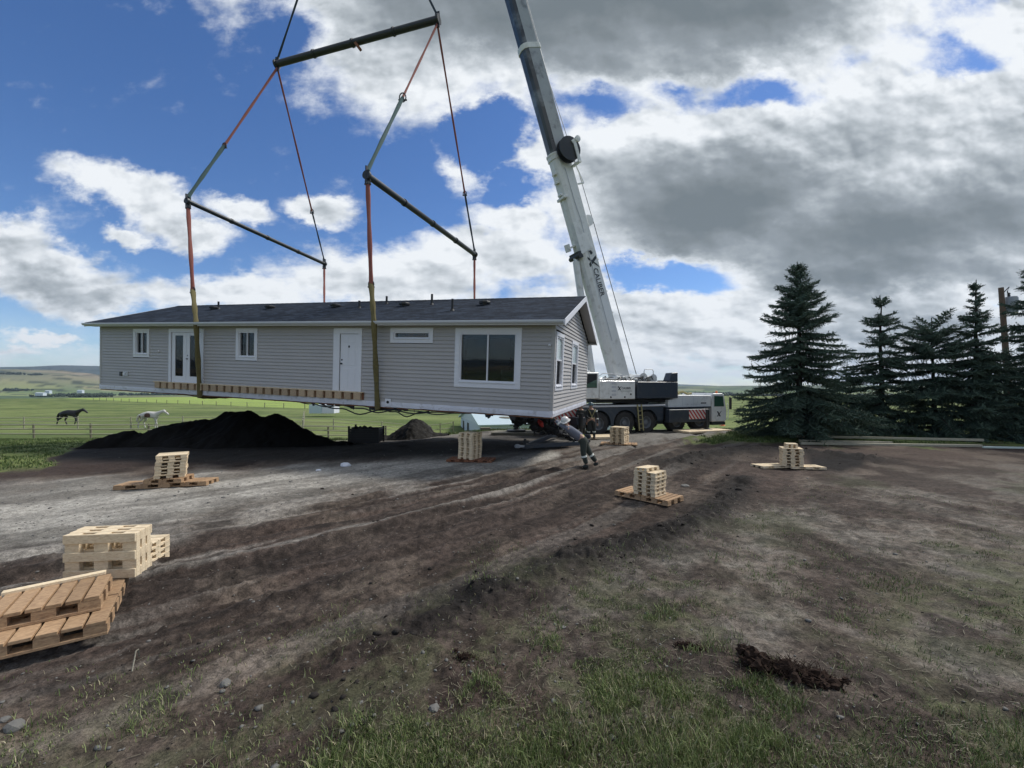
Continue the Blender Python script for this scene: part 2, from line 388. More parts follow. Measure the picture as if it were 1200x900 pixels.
def shingle_mat():
    m = bpy.data.materials.new('asphalt_shingles'); m.use_nodes = True; t = NT(m.node_tree); b = t.n['Principled BSDF']
    co = t.node('ShaderNodeTexCoord').outputs['Object']
    br = t.node('ShaderNodeTexBrick'); t.put(br.inputs['Vector'], co)
    br.inputs['Color1'].default_value = (.011, .017, .027, 1); br.inputs['Color2'].default_value = (.034, .045, .066, 1)
    br.inputs['Mortar'].default_value = (.015, .017, .022, 1); br.inputs['Scale'].default_value = 1
    br.inputs['Mortar Size'].default_value = .008; br.inputs['Brick Width'].default_value = .33; br.inputs['Row Height'].default_value = .14
    br.offset = .37; br.offset_frequency = 2
    n = t.noise(co, 2.2, 8, .7); n2 = t.noise(co, 60, 3)
    k = t.m('ADD', .42, t.m('ADD', t.m('MULTIPLY', t.smooth(n, .36, .64), .55), t.m('MULTIPLY', t.smooth(n2, .35, .65), .45)))
    t.put(b.inputs['Base Color'], t.vm('SCALE', br.outputs[0], sc_=k)); b.inputs['Roughness'].default_value = .95; b.inputs['Specular IOR Level'].default_value = .15
    bp = t.node('ShaderNodeBump'); bp.inputs['Strength'].default_value = .7; bp.inputs['Distance'].default_value = .01
    t.put(bp.inputs['Height'], t.m('ADD', br.outputs[1], t.m('MULTIPLY', n2, -.6))); bp.invert = True
    t.put(b.inputs['Normal'], bp.outputs[0])
    return m
M['shingle'] = shingle_mat()
def chevron_mat():
    m = bpy.data.materials.new('red_white_warning_stripes'); m.use_nodes = True; t = NT(m.node_tree); b = t.n['Principled BSDF']
    sp = t.node('ShaderNodeSeparateXYZ'); t.put(sp.inputs[0], t.node('ShaderNodeTexCoord').outputs['Object'])
    s_ = t.m('FRACT', t.m('MULTIPLY', t.m('ADD', t.m('ADD', sp.outputs[0], sp.outputs[1]), t.m('MULTIPLY', sp.outputs[2], .8)), 4.2))
    f = t.m('GREATER_THAN', s_, .5)
    t.put(b.inputs['Base Color'], t.mix(f, (.40, .035, .035, 1), (.62, .60, .58, 1))); b.inputs['Roughness'].default_value = .5
    return m
M['chevron'] = chevron_mat()

# ------------------------------------------------------------------ noise for geometry
def vnoise(x, y, seed=0):
    xi = np.floor(x).astype(np.int64); yi = np.floor(y).astype(np.int64); fx = x - xi; fy = y - yi
    def h(a, b):
        n = (a * 374761393 + b * 668265263 + seed * 2246822519) & 0xffffffff
        n = ((n ^ (n >> 13)) * 1274126177) & 0xffffffff
        return ((n ^ (n >> 16)) & 0xffff) / 65535.0
    u = fx * fx * (3 - 2 * fx); w = fy * fy * (3 - 2 * fy)
    return (h(xi, yi) * (1 - u) + h(xi + 1, yi) * u) * (1 - w) + (h(xi, yi + 1) * (1 - u) + h(xi + 1, yi + 1) * u) * w
def fbm(x, y, oct=4, seed=0, gain=.5):
    s = 0; a = 1; t = 0
    for i in range(oct):
        s = s + a * vnoise(x * 2 ** i + 17.3 * i, y * 2 ** i - 9.1 * i, seed + i); t += a; a *= gain
    return s / t
def sstep(a, b, x):
    t = np.clip((x - a) / (b - a), 0, 1); return t * t * (3 - 2 * t)

# ------------------------------------------------------------------ terrain
PD = [0, 16, 24, 33, 45, 90, 150, 250, 350, 600, 1000, 2000, 3000, 60000]
PZ = [0, 0, -.5, -1.5, -1.8, -2.6, -3.0, -3.4, -3.6, -9, -16, -24, -18, -18]
def gp(px, py):
    D = CAMH * F / (py - HZ); return ((px - 600) / F * D, D)
def gpl(pts): return [gp(*p) for p in pts]
def at(px, py, D): return Vector(((px - 600) / F * D, D, CAMH + (HZ - py) / F * D))
def seg_dist(x, y, pts):
    """signed distance to a polyline and length along it"""
    best = np.full(x.shape, 1e9); sg = np.zeros(x.shape); al = np.zeros(x.shape); L = 0
    for (ax, ay), (bx, by) in zip(pts[:-1], pts[1:]):
        dx, dy = bx - ax, by - ay; l = math.hypot(dx, dy)
        t = np.clip(((x - ax) * dx + (y - ay) * dy) / l ** 2, 0, 1)
        ex, ey = x - (ax + t * dx), y - (ay + t * dy); d = np.hypot(ex, ey)
        m_ = d < best; best = np.where(m_, d, best); sg = np.where(m_, np.sign(dx * ey - dy * ex), sg); al = np.where(m_, L + t * l, al); L += l
    return best * sg, al
def poly_sd(a, b, poly):
    """signed distance, positive inside"""
    x, y = a, b; n = len(poly); best = np.full(x.shape, 1e9); ins = np.zeros(x.shape, bool)
    for i in range(n):
        ax, ay = poly[i]; bx, by = poly[(i + 1) % n]; dx, dy = bx - ax, by - ay
        t = np.clip(((x - ax) * dx + (y - ay) * dy) / (dx * dx + dy * dy + 1e-9), 0, 1)
        best = np.minimum(best, np.hypot(x - ax - t * dx, y - ay - t * dy))
        if ay != by: ins ^= ((ay > y) != (by > y)) & (x < (bx - ax) * (y - ay) / (by - ay) + ax)
    return np.where(ins, best, -best)
ROAD = gpl([(-500, 800), (-200, 745), (0, 706), (200, 665), (400, 622), (560, 585), (680, 549), (760, 525), (850, 505)])
BERM = gpl([(330, 815), (450, 748), (560, 695), (640, 668), (700, 648), (760, 636), (815, 612), (850, 588), (872, 562)])
BERM2 = gpl([(790, 543), (840, 532), (890, 528), (960, 532), (1010, 538)])
def base_h(x, y):
    sh = 9 * sstep(-8, 0, x) * (1 - sstep(60, 120, y))
    D = np.maximum(y - sh, 0)
    r = np.hypot(x, y)
    Dm = np.where(y > 60, r * .9 + .1 * D, D) if True else D
    Dm = D * (1 - sstep(60, 140, r)) + np.maximum(r * .93, 0) * sstep(60, 140, r)
    z = np.interp(Dm, PD, PZ)
    z = z - 2.3 * np.exp(-((x - 3) / 15) ** 2 - ((y - 50) / 13) ** 2)
    t = x / np.maximum(y, 1)
    t = np.where(y <= 0, 3 * np.sign(x + .1), np.clip(t, -3, 3))
    e1 = np.interp(t, [-3, -1.3, -1.19, -1.05, -.97, -.9, -.5, 0, .4, .6, 3], [.012, .020, .0255, .027, .022, .012, .006, .006, .004, .004, .008])
    e2 = np.interp(t, [-3, -1.3, -1.19, -1.12, -1.05, -.95, -.6, 0, .3, .38, .5, .6, 1.2, 3], [.035, .038, .0385, .040, .0435, .044, .035, .02, .0125, .0115, .006, .005, .010, .02])
    b1 = sstep(2300, 3600, r) * (1 - sstep(3700, 5000, r))
    b2 = sstep(4600, 6800, r)
    w1 = .72 + .5 * fbm(x / 600, y / 600, 4, 3); w2 = .93 + .13 * fbm(x / 1500, y / 1500, 3, 5)
    z = z + b1 * (e1 * 3700 * w1 + 24) + b2 * (e2 * 7000 * w2 * .86 + 12)
    # rolling field
    z = z + (fbm(x / 60, y / 60, 2, 8) - .5) * .5 * sstep(45, 160, r) * (1 - sstep(400, 900, r))
    return z
def site_masks(x, y):
    yy = np.maximum(y, .3); a = 600 + F * x / yy; b = HZ + CAMH * F / yy
    wob = (fbm(x * .9, y * .9, 4, 11) - .5); k = 60 * (b - HZ) / 150 * .55
    aw = a + wob * k * 2.2; bw = b + (fbm(x * .9 + 40, y * .9, 4, 12) - .5) * k
    front = y > .3
    def msk(poly, soft):
        return np.where(front, sstep(-1, 1, poly_sd(aw, bw, poly) / np.maximum((b - HZ) / 150 * soft, 1.0)), 0)
    site = msk([(-900, 600), (-300, 565), (0, 553), (54, 548), (66, 534), (84, 520), (130, 510), (380, 507), (540, 505), (640, 502), (700, 499), (800, 495), (880, 494), (880, 504), (800, 516), (900, 520), (1500, 522), (4000, 540), (9000, 9000), (-9000, 9000)], 6)
    gA = msk([(-600, 610), (-200, 585), (0, 573), (200, 557), (380, 546), (500, 534), (640, 521), (655, 540), (560, 553), (470, 567), (380, 580), (300, 597), (200, 615), (100, 640), (0, 660), (-500, 730)], 16)
    gB = msk([(540, 510), (600, 503), (690, 498), (880, 489), (885, 502), (820, 512), (760, 520), (700, 523), (640, 519), (560, 521)], 5)
    gC = msk([(380, 506), (560, 505), (570, 513), (440, 518), (385, 515)], 4)
    dry = msk([(620, 720), (700, 655), (800, 628), (860, 592), (1000, 556), (1400, 536), (2000, 560), (2000, 900), (900, 860), (650, 780)], 25)
    grass = msk([(-300, 1500), (-100, 960), (60, 895), (230, 850), (380, 800), (520, 735), (590, 690), (680, 715), (760, 695), (900, 760), (1010, 770), (1060, 730), (1120, 655), (1250, 600), (1800, 590), (3000, 2500), (-300, 2500)], 60)
    return dict(a=a, b=b, site=site, gA=gA, gB=gB, gC=gC, dry=dry, grass=grass, front=front)
def micro(x, y, mk, rd, rs):
    r = np.hypot(x, y); near = 1 - sstep(26, 34, r)
    dark = np.clip(1 - mk['gA'] - mk['gB'] - mk['gC'], 0, 1) * mk['site']
    z = (fbm(x * 1.1, y * 1.1, 3, 21) - .5) * .09
    z += (fbm(x * 4, y * 4, 3, 22) - .5) * .05 * (.45 + .55 * dark)
    cl = fbm(x * 11, y * 11, 3, 23)
    z += np.clip(cl - .52, 0, 1) * .13 * dark * (.25 + .75 * sstep(.45, .65, fbm(x * .7, y * .7, 3, 29)))
    # tyre tracks along the road
    band = np.exp(-(rd / 2.4) ** 2)
    z += (fbm(x * 26, y * 26, 2, 24) - .5) * .016 * (1 - sstep(8, 14, r))
    z += (fbm(rd * 3.0 + 5, rs * .22, 3, 31) - .5) * .15 * band
    z += (np.abs(((rd * 4.2 + .35 * np.sin(rs * 5.0)) % 1) - .5) - .25) * .03 * band * sstep(.45, .6, fbm(rd * .8, rs * .3, 2, 37))
    for c in (-1.55, -.35, .75, 1.9):
        wig = c + (fbm(rs * .15, rs * 0 + c, 2, 33) - .5) * .8
        z -= .085 * np.exp(-((rd - wig) / .17) ** 2) * band; z += .05 * (np.exp(-((rd - wig - .3) / .12) ** 2) + np.exp(-((rd - wig + .3) / .12) ** 2)) * band
    return z * near
def height(x, y, full=True):
    x = np.asarray(x, float); y = np.asarray(y, float)
    z = base_h(x, y)
    if full:
        nr = (np.hypot(x, y) < 40) & (y > .3)
        if nr.any():
            xs, ys = x[nr], y[nr]; mk = site_masks(xs, ys); rd, rs = seg_dist(xs, ys, ROAD)
            bd, bs = seg_dist(xs, ys, BERM); b2, _ = seg_dist(xs, ys, BERM2)
            m_ = micro(xs, ys, mk, rd, rs)
            n = fbm(xs * 3.5, ys * 3.5, 4, 41); nf = fbm(xs * 9, ys * 9, 3, 42)
            m_ += np.exp(-(bd / (.22 + .18 * n)) ** 2) * (.02 + .30 * n * nf) * sstep(0, .25, bs / 20 + .05)
            m_ += np.exp(-(b2 / .8) ** 2) * .42 * n * nf
            z = z.copy(); z[nr] += m_
    return z
def hz(x, y, full=False): return float(height(np.array([x]), np.array([y]), full)[0])

def albedo(x, y, z):
    n = len(x); r = np.hypot(x, y); mk = site_masks(x, y); a, b = mk['a'], mk['b']
    rd, rs = seg_dist(x, y, ROAD); bd, bs = seg_dist(x, y, BERM); b2, _ = seg_dist(x, y, BERM2)
    def col(*c): return np.array(c)[None, :]
    def mx(A, B, w): return A * (1 - w[:, None]) + B * w[:, None]
    f1 = fbm(x * 1.3, y * 1.3, 4, 51); f2 = fbm(x * .45, y * .45, 3, 52); f3 = fbm(x * 6, y * 6, 3, 53)
    # site soil
    C = mx(np.repeat(col(.041, .029, .023), n, 0), np.repeat(col(.100, .077, .061), n, 0), sstep(.38, .62, f1))
    C = mx(C, np.repeat(col(.062, .044, .036), n, 0), sstep(.5, .62, f2) * .8 * (1 - .6 * mk['dry']))
    C = mx(C, np.repeat(col(.130, .118, .102), n, 0), mk['dry'] * (.18 + .62 * sstep(.40, .66, f1)) * (.6 + .4 * sstep(.4, .55, f3)))
    # pale streaks of compacted tracks along the road
    st = fbm(rd * 3.2, rs * .12, 4, 61)
    C = mx(C, np.repeat(col(.19, .178, .16), n, 0), sstep(.52, .66, st) * np.exp(-(rd / 3.0) ** 2) * .62)
    C = mx(C, np.repeat(col(.026, .023, .021), n, 0), sstep(.56, .44, st) * np.exp(-(rd / 3.2) ** 2) * .5)
    g = np.clip(mk['gA'] * (.5 + .9 * f1), 0, 1)
    st2 = fbm(rd * 1.7 + 9, rs * .1, 4, 62)
    G = mx(np.repeat(col(.34, .32, .285), n, 0), np.repeat(col(.18, .168, .148), n, 0), sstep(.42, .66, st2))
    C = mx(C, G, g)
    C = mx(C, np.repeat(col(.19, .18, .162), n, 0), mk['gB'] * (.5 + .5 * f1))
    C = mx(C, np.repeat(col(.20, .19, .17), n, 0), mk['gC'] * (.5 + .5 * f1))
    # fresh black soil at pile foot and berms, and painted ground shadow
    pile = mk['front'] * sstep(-6, 4, poly_sd(a, b, [(60, 540), (110, 516), (380, 508), (420, 516), (520, 519), (640, 516), (640, 528), (520, 535), (380, 540), (200, 540)]))  # pile foot soil, with house and pile shadow painted into the band
    C = mx(C, np.repeat(col(.016, .015, .014), n, 0), pile * .92)
    C = mx(C, np.repeat(col(.017, .015, .014), n, 0), np.exp(-(bd / (.30 + .35 * f1)) ** 2) * .95 * sstep(0, 2, bs))
    C = mx(C, np.repeat(col(.014, .012, .011), n, 0), np.exp(-(b2 / 1.0) ** 2) * .95)
    hole = mk['front'] * sstep(-4, 6, poly_sd(a, b, [(945, 533), (1010, 535), (1015, 548), (985, 556), (950, 550)]))
    C = mx(C, np.repeat(col(.008, .007, .007), n, 0), hole * .95)
    bandm = np.exp(-(rd / 3.4) ** 2); f4 = fbm(x * 3.1 + 2.5 * f1, y * 3.1 + 2.5 * f2, 5, 56, .62) * (1 - bandm) + fbm(rd * 8 + f1 * 2, rs * .8, 4, 57, .6) * bandm
    mot = (.72 + .56 * sstep(.36, .64, f4)) * (.72 + .56 * sstep(.38, .6, fbm(x * 17, y * 17, 3, 54)))
    C = C * (1 + (np.clip(mot, .4, 1.5) - 1) * (1 - .55 * g) * (1 - sstep(10, 20, r)))[:, None]
    # thin grass cover
    gg = mk['grass'] * sstep(.42, .60, fbm(x * 2.1, y * 2.1, 4, 71)) * (.35 + .65 * sstep(.4, .58, fbm(x * 8, y * 8, 3, 73)))
    C = mx(C, np.repeat(col(.105, .108, .060), n, 0), gg * .75)
    pt = sstep(.60, .72, fbm(x * .8, y * .8, 3, 72)) * mk['dry']
    C = mx(C, np.repeat(col(.060, .070, .036), n, 0), pt * .35)
    # field
    fl = fbm(x / 14, y / 3.5, 4, 81)
    Fd = mx(np.repeat(col(.085, .118, .034), n, 0), np.repeat(col(.17, .205, .068), n, 0), sstep(.3, .75, fl))
    Fd = mx(Fd, np.repeat(col(.13, .13, .06), n, 0), sstep(.55, .75, fbm(x / 9, y / 2.5, 3, 82)) * .4)
    t = x / np.maximum(y, 1)
    # field beyond the paddock, sunlight painted in as brighter green
    line = (y - (111 + (x + 55) * (-.676)))      # >0 beyond the field edge
    left = sstep(-.10, -.16, t + np.clip(y - 100, 0, 200) * 0)
    br = sstep(0, 5, line) * sstep(-.36, -.50, t) * (1 - sstep(420, 520, r)) * (r > 60)
    Fd = mx(Fd, np.repeat(col(.27, .35, .085), n, 0), br * (.75 + .25 * fl))
    # far patchwork
    px_, py_ = np.floor(x / 420 + fbm(x / 900, y / 900, 2, 90) * 1.5), np.floor(y / 260 + fbm(x / 700, y / 700, 2, 91))
    hsh = ((px_ * 12.9898 + py_ * 78.233) * .1371) % 1.0
    pal = np.array([(.10, .15, .05), (.20, .24, .09), (.15, .14, .08), (.07, .11, .045), (.24, .24, .12), (.12, .17, .07)])
    P_ = pal[(hsh * 5.999).astype(int)]
    Fd = mx(Fd, P_, sstep(430, 600, r))
    hill = sstep(2400, 3400, r)
    Hc = mx(np.repeat(col(.27, .215, .15), n, 0), np.repeat(col(.15, .145, .095), n, 0), sstep(.4, .6, fbm(x / 500, y / 300, 4, 92)))
    Hc = mx(Hc, np.repeat(col(.07, .11, .05), n, 0), sstep(-.2, .3, t) * .8)
    Fd = mx(Fd, Hc, hill * .85)
    Fd = mx(Fd, np.repeat(col(.04, .06, .06), n, 0), sstep(4600, 5600, r) * .9)  # far ridge tinted bluer, haze painted into its colour
    wood_ = sstep(.60, .66, fbm(x / 120, y / 45, 3, 93)) * sstep(700, 1000, r)
    Fd = mx(Fd, np.repeat(col(.02, .032, .018), n, 0), wood_ * .8)
    C = mx(Fd, C, mk['site'] * (1 - sstep(30, 40, r)))
    return C
def ground_mat():
    m = bpy.data.materials.new('site_ground'); m.use_nodes = True; t = NT(m.node_tree); b = t.n['Principled BSDF']
    co = t.node('ShaderNodeTexCoord').outputs['Object']
    at_ = t.node('ShaderNodeVertexColor', layer_name='albedo').outputs[0]
    n1 = t.noise(co, 9, 8, .7); n2 = t.noise(co, 45, 6, .7); n3 = t.noise(co, .8, 5, .6)
    k = t.m('ADD', .34, t.m('ADD', t.m('MULTIPLY', t.smooth(n1, .34, .66), .42), t.m('ADD', t.m('MULTIPLY', t.smooth(n2, .36, .64), .62), t.m('MULTIPLY', n3, .3))))
    c = t.vm('SCALE', at_, sc_=k)
    # small pale stones and straw bits scattered in the soil, thin out with distance
    vo = t.node('ShaderNodeTexVoronoi', feature='F1'); t.put(vo.inputs['Vector'], co); vo.inputs['Scale'].default_value = 16
    sp = t.m('MULTIPLY', t.m('LESS_THAN', vo.outputs['Distance'], .16), t.m('GREATER_THAN', t.noise(co, 3, 4), .53))
    sc2 = t.node('ShaderNodeSeparateXYZ'); t.put(sc2.inputs[0], vo.outputs['Color'])
    sp = t.m('MULTIPLY', sp, t.m('GREATER_THAN', sc2.outputs[0], .6))
    c = t.mix(t.m('MULTIPLY', sp, .55), c, (.22, .21, .19, 1))
    t.put(b.inputs['Base Color'], c); b.inputs['Roughness'].default_value = .95; b.inputs['Specular IOR Level'].default_value = .2
    bp = t.node('ShaderNodeBump'); bp.inputs['Strength'].default_value = .9; bp.inputs['Distance'].default_value = .045
    hgt = t.m('ADD', t.m('MULTIPLY', n1, .8), t.m('MULTIPLY', n2, .35)); t.put(bp.inputs['Height'], hgt)
    t.put(b.inputs['Normal'], bp.outputs[0])
    return m
def build_ground():
    def rings(r0, r1, k):
        n = int(math.log(r1 / r0) / k); return r0 * np.exp(np.arange(n) * k)
    rr = np.concatenate([rings(.5, 2, .05), rings(2, 14, .0062), rings(14, 70, .011), rings(70, 1000, .03), rings(1000, 9500, .022), [9500, 12000]])
    th = np.concatenate([np.linspace(-62, 62, 500), np.linspace(66, 294, 58)]); th = np.radians(th)
    nr, nt = len(rr), len(th)
    Rr, Th = np.meshgrid(rr, th, indexing='ij')
    x = (Rr * np.sin(Th)).ravel(); y = (Rr * np.cos(Th)).ravel(); z = height(x, y)
    C = albedo(x, y, z)
    i = np.arange(nr - 1)[:, None] * nt; j = np.arange(nt)[None, :]; j2 = (j + 1) % nt
    Fc = np.stack([i + j, i + j2, i + nt + j2, i + nt + j], -1).reshape(-1, 4)
    V = np.stack([x, y, z], 1); V = np.vstack([V, [[0, 0, 0]]]); C = np.vstack([C, C[:1]])
    cap = np.stack([np.full(nt, len(V) - 1), np.arange(nt), (np.arange(nt) + 1) % nt, (np.arange(nt) + 1) % nt], 1)
    o = mesh_np('ground', V, Fc, ground_mat(), smooth=True, attr={'albedo': C})
    return tag(o, kind='structure')
build_ground()

# ================================================================== the hanging house
HU = Vector((.9513932, -.30511492, -.04190305)); HV = Vector((.30611132, .95179139, .01972348)).normalized()
HW = HU.cross(HV).normalized(); HV = HW.cross(HU).normalized()
HP = Vector((1.223, 13.211, CAMH - .884))
HM = Matrix.Translation(HP) @ Matrix((HU, HV, HW)).transposed().to_4x4()
def H(x, y, z): return HM @ Vector((x, y, z))
HL, HD, HH, OE, OG = 21.066, 7.2, 2.80, .39, .37     # length, depth, wall height, overhangs
SL = .347
def roofz(v, lift=0.0): return HH + .06 + SL * (min(v, HD - v) + OE) + lift
def build_house():
    ho = empty('manufactured_house', matrix=HM, label='long grey sided house with dark shingle roof hanging from the crane slings', cat='house')
    E0 = .127; Z0 = .17
    # openings in the front wall: name, x0, x1, z0, z1 (outer trim), inner size
    fo = [('w', -18.84, -17.83, 1.47, 2.71), ('f', -16.64, -14.62, .46, 2.71), ('w', -12.87, -11.77, 1.46, 2.73),
          ('d', -8.17, -6.95, .45, 2.73), ('t', -5.79, -4.14, 2.22, 2.74), ('b', -3.32, -1.04, .80, 2.74)]
    def siding_wall(name, length, openings, top, origin, ax, nrm):
        """lap siding as stepped courses; origin at the left foot, ax along, nrm outwards"""
        mb = MB(); n = int(math.ceil((4.4 - Z0) / E0))
        for i in range(n):
            z0 = Z0 + i * E0; z1 = z0 + E0; zc = (z0 + z1) / 2
            lo, hi = top(zc)
            if lo is None: break
            segs = [(lo, hi)]
            for (a, b, c, d) in openings:
                if zc > c and zc < d:
                    ns = []
                    for s, e in segs:
                        if b <= s or a >= e: ns.append((s, e)); continue
                        if a > s: ns.append((s, a))
                        if b < e: ns.append((b, e))
                    segs = ns
            for s, e in segs:
                for (p, q) in ((s, e),):
                    b0 = origin + ax * p; b1 = origin + ax * q
                    k0, k1, kk = .034, .003, .0
                    zt = Vector((0, 0, z1)); zb = Vector((0, 0, z0)); zl = Vector((0, 0, z0 + .012))
                    vs = [b0 + nrm * 0.0 + zb, b1 + nrm * 0.0 + zb, b1 + nrm * k0 + zb, b0 + nrm * k0 + zb, b0 + nrm * (k0) + zl, b1 + nrm * k0 + zl, b1 + nrm * k1 + zt, b0 + nrm * k1 + zt]
                    mb.add(vs, [(0, 1, 2, 3), (3, 2, 5, 4), (4, 5, 6, 7)])
        me = bpy.data.meshes.new(name); me.from_pydata([tuple(v) for v in mb.v], [], mb.f); me.materials.append(M['siding'])
        o = bpy.data.objects.new(name, me); COL.objects.link(o); o.parent = ho
        return o
    ffl = lambda zc: (-HL + .08, -.08) if zc < HH + .03 else (None, None)
    def gtop(zc):
        if zc < HH: return (.08, HD - .08)
        m = (zc - HH) / SL
        return (m, HD - m) if m < HD / 2 else (None, None)
    siding_wall('front_wall', HL, [(a, b, c, d) for _, a, b, c, d in fo], ffl, Vector((0, 0, 0)), Vector((1, 0, 0)), Vector((0, -1, 0)))
    go = [(.14, 1.35, .80, 2.65), (2.95, 4.35, .80, 2.62)]
    siding_wall('gable_wall', HD, go, gtop, Vector((0, 0, 0)), Vector((0, 1, 0)), Vector((1, 0, 0)))
    siding_wall('rear_wall', HL, [], ffl, Vector((0, HD, 0)), Vector((1, 0, 0)), Vector((0, 1, 0)))
    siding_wall('gable_wall', HD, [], gtop, Vector((-HL, 0, 0)), Vector((0, 1, 0)), Vector((-1, 0, 0)))
    # corner boards
    for cx in (0, -HL):
        sx = 1 if cx == 0 else -1
        for cy, sy in ((0, -1), (HD, 1)):
            cb = MB()
            cb.box((min(cx, cx - sx * .08), min(cy + sy * .028, cy), .15), (max(cx, cx - sx * .08), max(cy + sy * .028, cy), HH + .02))
            cb.box((min(cx + sx * .001, cx + sx * .028), min(cy + sy * .028, cy - sy * .08), .15), (max(cx + sx * .001, cx + sx * .028), max(cy + sy * .028, cy - sy * .08), HH + .02))
            cb.build('corner_trim', M['siding'], ho)
    # inner shell so that the windows look into dark rooms
    sh = MB()
    def wallgrid(x0, x1, z0, z1, ops, mk):
        xs = sorted({x0, x1} | {o[0] + .11 for o in ops} | {o[1] - .11 for o in ops}); zs = sorted({z0, z1} | {o[2] + .11 for o in ops} | {o[3] - .11 for o in ops})
        for a, b in zip(xs[:-1], xs[1:]):
            for c, d in zip(zs[:-1], zs[1:]):
                mx_, mz_ = (a + b) / 2, (c + d) / 2
                if any(o[0] + .1 < mx_ < o[1] - .1 and o[2] + .1 < mz_ < o[3] - .1 for o in ops): continue
                mk(a, b, c, d)
    wallgrid(-HL + .1, -.1, .3, HH, [(a, b, c, d) for k, a, b, c, d in fo if k != 'd'], lambda a, b, c, d: sh.box((a, .1, c), (b, .12, d)))
    wallgrid(.12, HD - .12, .3, HH, go, lambda a, b, c, d: sh.box((-.12, a, c), (-.1, b, d)))
    sh.box((-HL + .1, HD - .12, .3), (-.1, HD - .1, HH)); sh.box((-HL + .1, .1, .3), (-HL + .12, HD - .1, HH))
    sh.box((-HL + .1, .1, HH - .1), (-.1, HD - .1, HH - .05)); sh.box((-HL + .1, .1, .3), (-.1, HD - .1, .4))
    for px_ in (-4.6, -9.5, -14.2, -17.4): sh.box((px_, .13, .4), (px_ + .08, HD - .13, HH - .1))
    sh.box((-4.5, 3.6, .4), (-2.6, 3.7, HH - .1))
    sh.build('inner_shell', M['interior'], ho)
    fu = MB(); fu.box((-2.35, 2.2, .42), (-1.35, 3.0, 1.15)); fu.box((-2.9, 3.4, .42), (-1.2, 3.6, 1.45))
    fu.build('kitchen_unit', M['curtain'], ho, bevel=.02)
    # bottom white wrapped band and belly
    wb = MB(); N = 90
    for (o_, ax, nr, L) in ((Vector((-HL - .03, 0, 0)), Vector((1, 0, 0)), Vector((0, -1, 0)), HL + .06), (Vector((0, -.03, 0)), Vector((0, 1, 0)), Vector((1, 0, 0)), HD + .06),
                            (Vector((-HL, -.03, 0)), Vector((0, 1, 0)), Vector((-1, 0, 0)), HD + .06), (Vector((-HL - .03, HD, 0)), Vector((1, 0, 0)), Vector((0, 1, 0)), HL + .06)):
        vs, fs = [], []
        for i in range(N + 1):
            p = o_ + ax * (L * i / N); w1 = random.uniform(0, .012)
            vs += [p + nr * .0 + Vector((0, 0, .185)), p + nr * (.030) + Vector((0, 0, .18)), p + nr * (.034 + w1) + Vector((0, 0, .09)), p + nr * (.032) + Vector((0, 0, -.012 + random.uniform(-.008, .008))), p + nr * 0 + Vector((0, 0, -.012))]
        for i in range(N):
            for k in range(4): fs.append((i * 5 + k, (i + 1) * 5 + k, (i + 1) * 5 + k + 1, i * 5 + k + 1))
        wb.add(vs, fs)
    wb.build('base_band', M['wrap'], ho)
    be = MB(); be.box((-HL, 0, -.03), (0, HD, -.003))
    for v_ in (1.4, 5.8):
        be.box((-HL + .3, v_ - .07, -.06), (-.3, v_ + .07, -.03))
    for i in range(18): be.cbox((-.8 - i * 1.14, HD / 2, -.055), (.06, HD - .3, .05))
    be.build('belly', M['belly'], ho)
    ed = MB(); ed.box((-HL, -.01, -.055), (0, .06, -.031)); ed.box((-.06, .061, -.055), (.01, HD, -.031)); ed.build('steel_edge', M['red_wood'], ho)
    # windows, doors
    def window(x0, x1, z0, z1, kind, q=None):
        """outer trim rectangle in local wall plane; q maps (along, out, up) to house space"""
        q = q or (lambda a, o, u: Vector((a, -o, u)))
        def bx(mb, a0, a1, o0, o1, u0, u1):
            vs = [q(a, o, u) for a, o, u in ((a0,o0,u0),(a1,o0,u0),(a1,o1,u0),(a0,o1,u0),(a0,o0,u1),(a1,o0,u1),(a1,o1,u1),(a0,o1,u1))]
            mb.add(vs, [(3,2,1,0),(4,5,6,7),(0,1,5,4),(1,2,6,5),(2,3,7,6),(3,0,4,7)])
        tw = {'w': .13, 'b': .17, 't': .13, 'f': .14, 'd': .20, 'g': .13}[kind]
        o = MB(); tl = tw if kind != 'd' else .27; tr = tw if kind != 'd' else .16; bot = 0 if kind in 'fd' else tw + .02
        bx(o, x0, x1, 0, .045, z1 - tw, z1); bx(o, x0, x0 + tl, 0, .045, z0, z1 - tw); bx(o, x1 - tr, x1, 0, .045, z0, z1 - tw)
        if bot: bx(o, x0 + tl, x1 - tr, 0, .045, z0, z0 + bot); bx(o, x0 + tl, x1 - tr, -.1, .075, z0 + bot - .03, z0 + bot - .002)
        ix0, ix1, iz0, iz1 = x0 + tl, x1 - tr, z0 + bot, z1 - tw
        w = o.build('window' if kind not in 'fd' else 'door', M['trim'], ho, bevel=.004)
        if kind in 'wbtg':
            f = MB(); s = .05
            bx(f, ix0, ix0 + s, -.1, .02, iz0, iz1); bx(f, ix1 - s, ix1, -.1, .02, iz0, iz1)
            bx(f, ix0 + s, ix1 - s, -.1, .02, iz1 - s, iz1); bx(f, ix0 + s, ix1 - s, -.1, .02, iz0, iz0 + s)
            if kind in 'wb': xm = (ix0 + ix1) / 2 - .02; bx(f, xm, xm + .045, -.08, .01, iz0 + s, iz1 - s)
            if kind == 'g': zm = (iz0 + iz1) / 2 + .02; bx(f, ix0 + s, ix1 - s, -.08, .01, zm, zm + .05)
            f.build('sash', M['trim'], w)
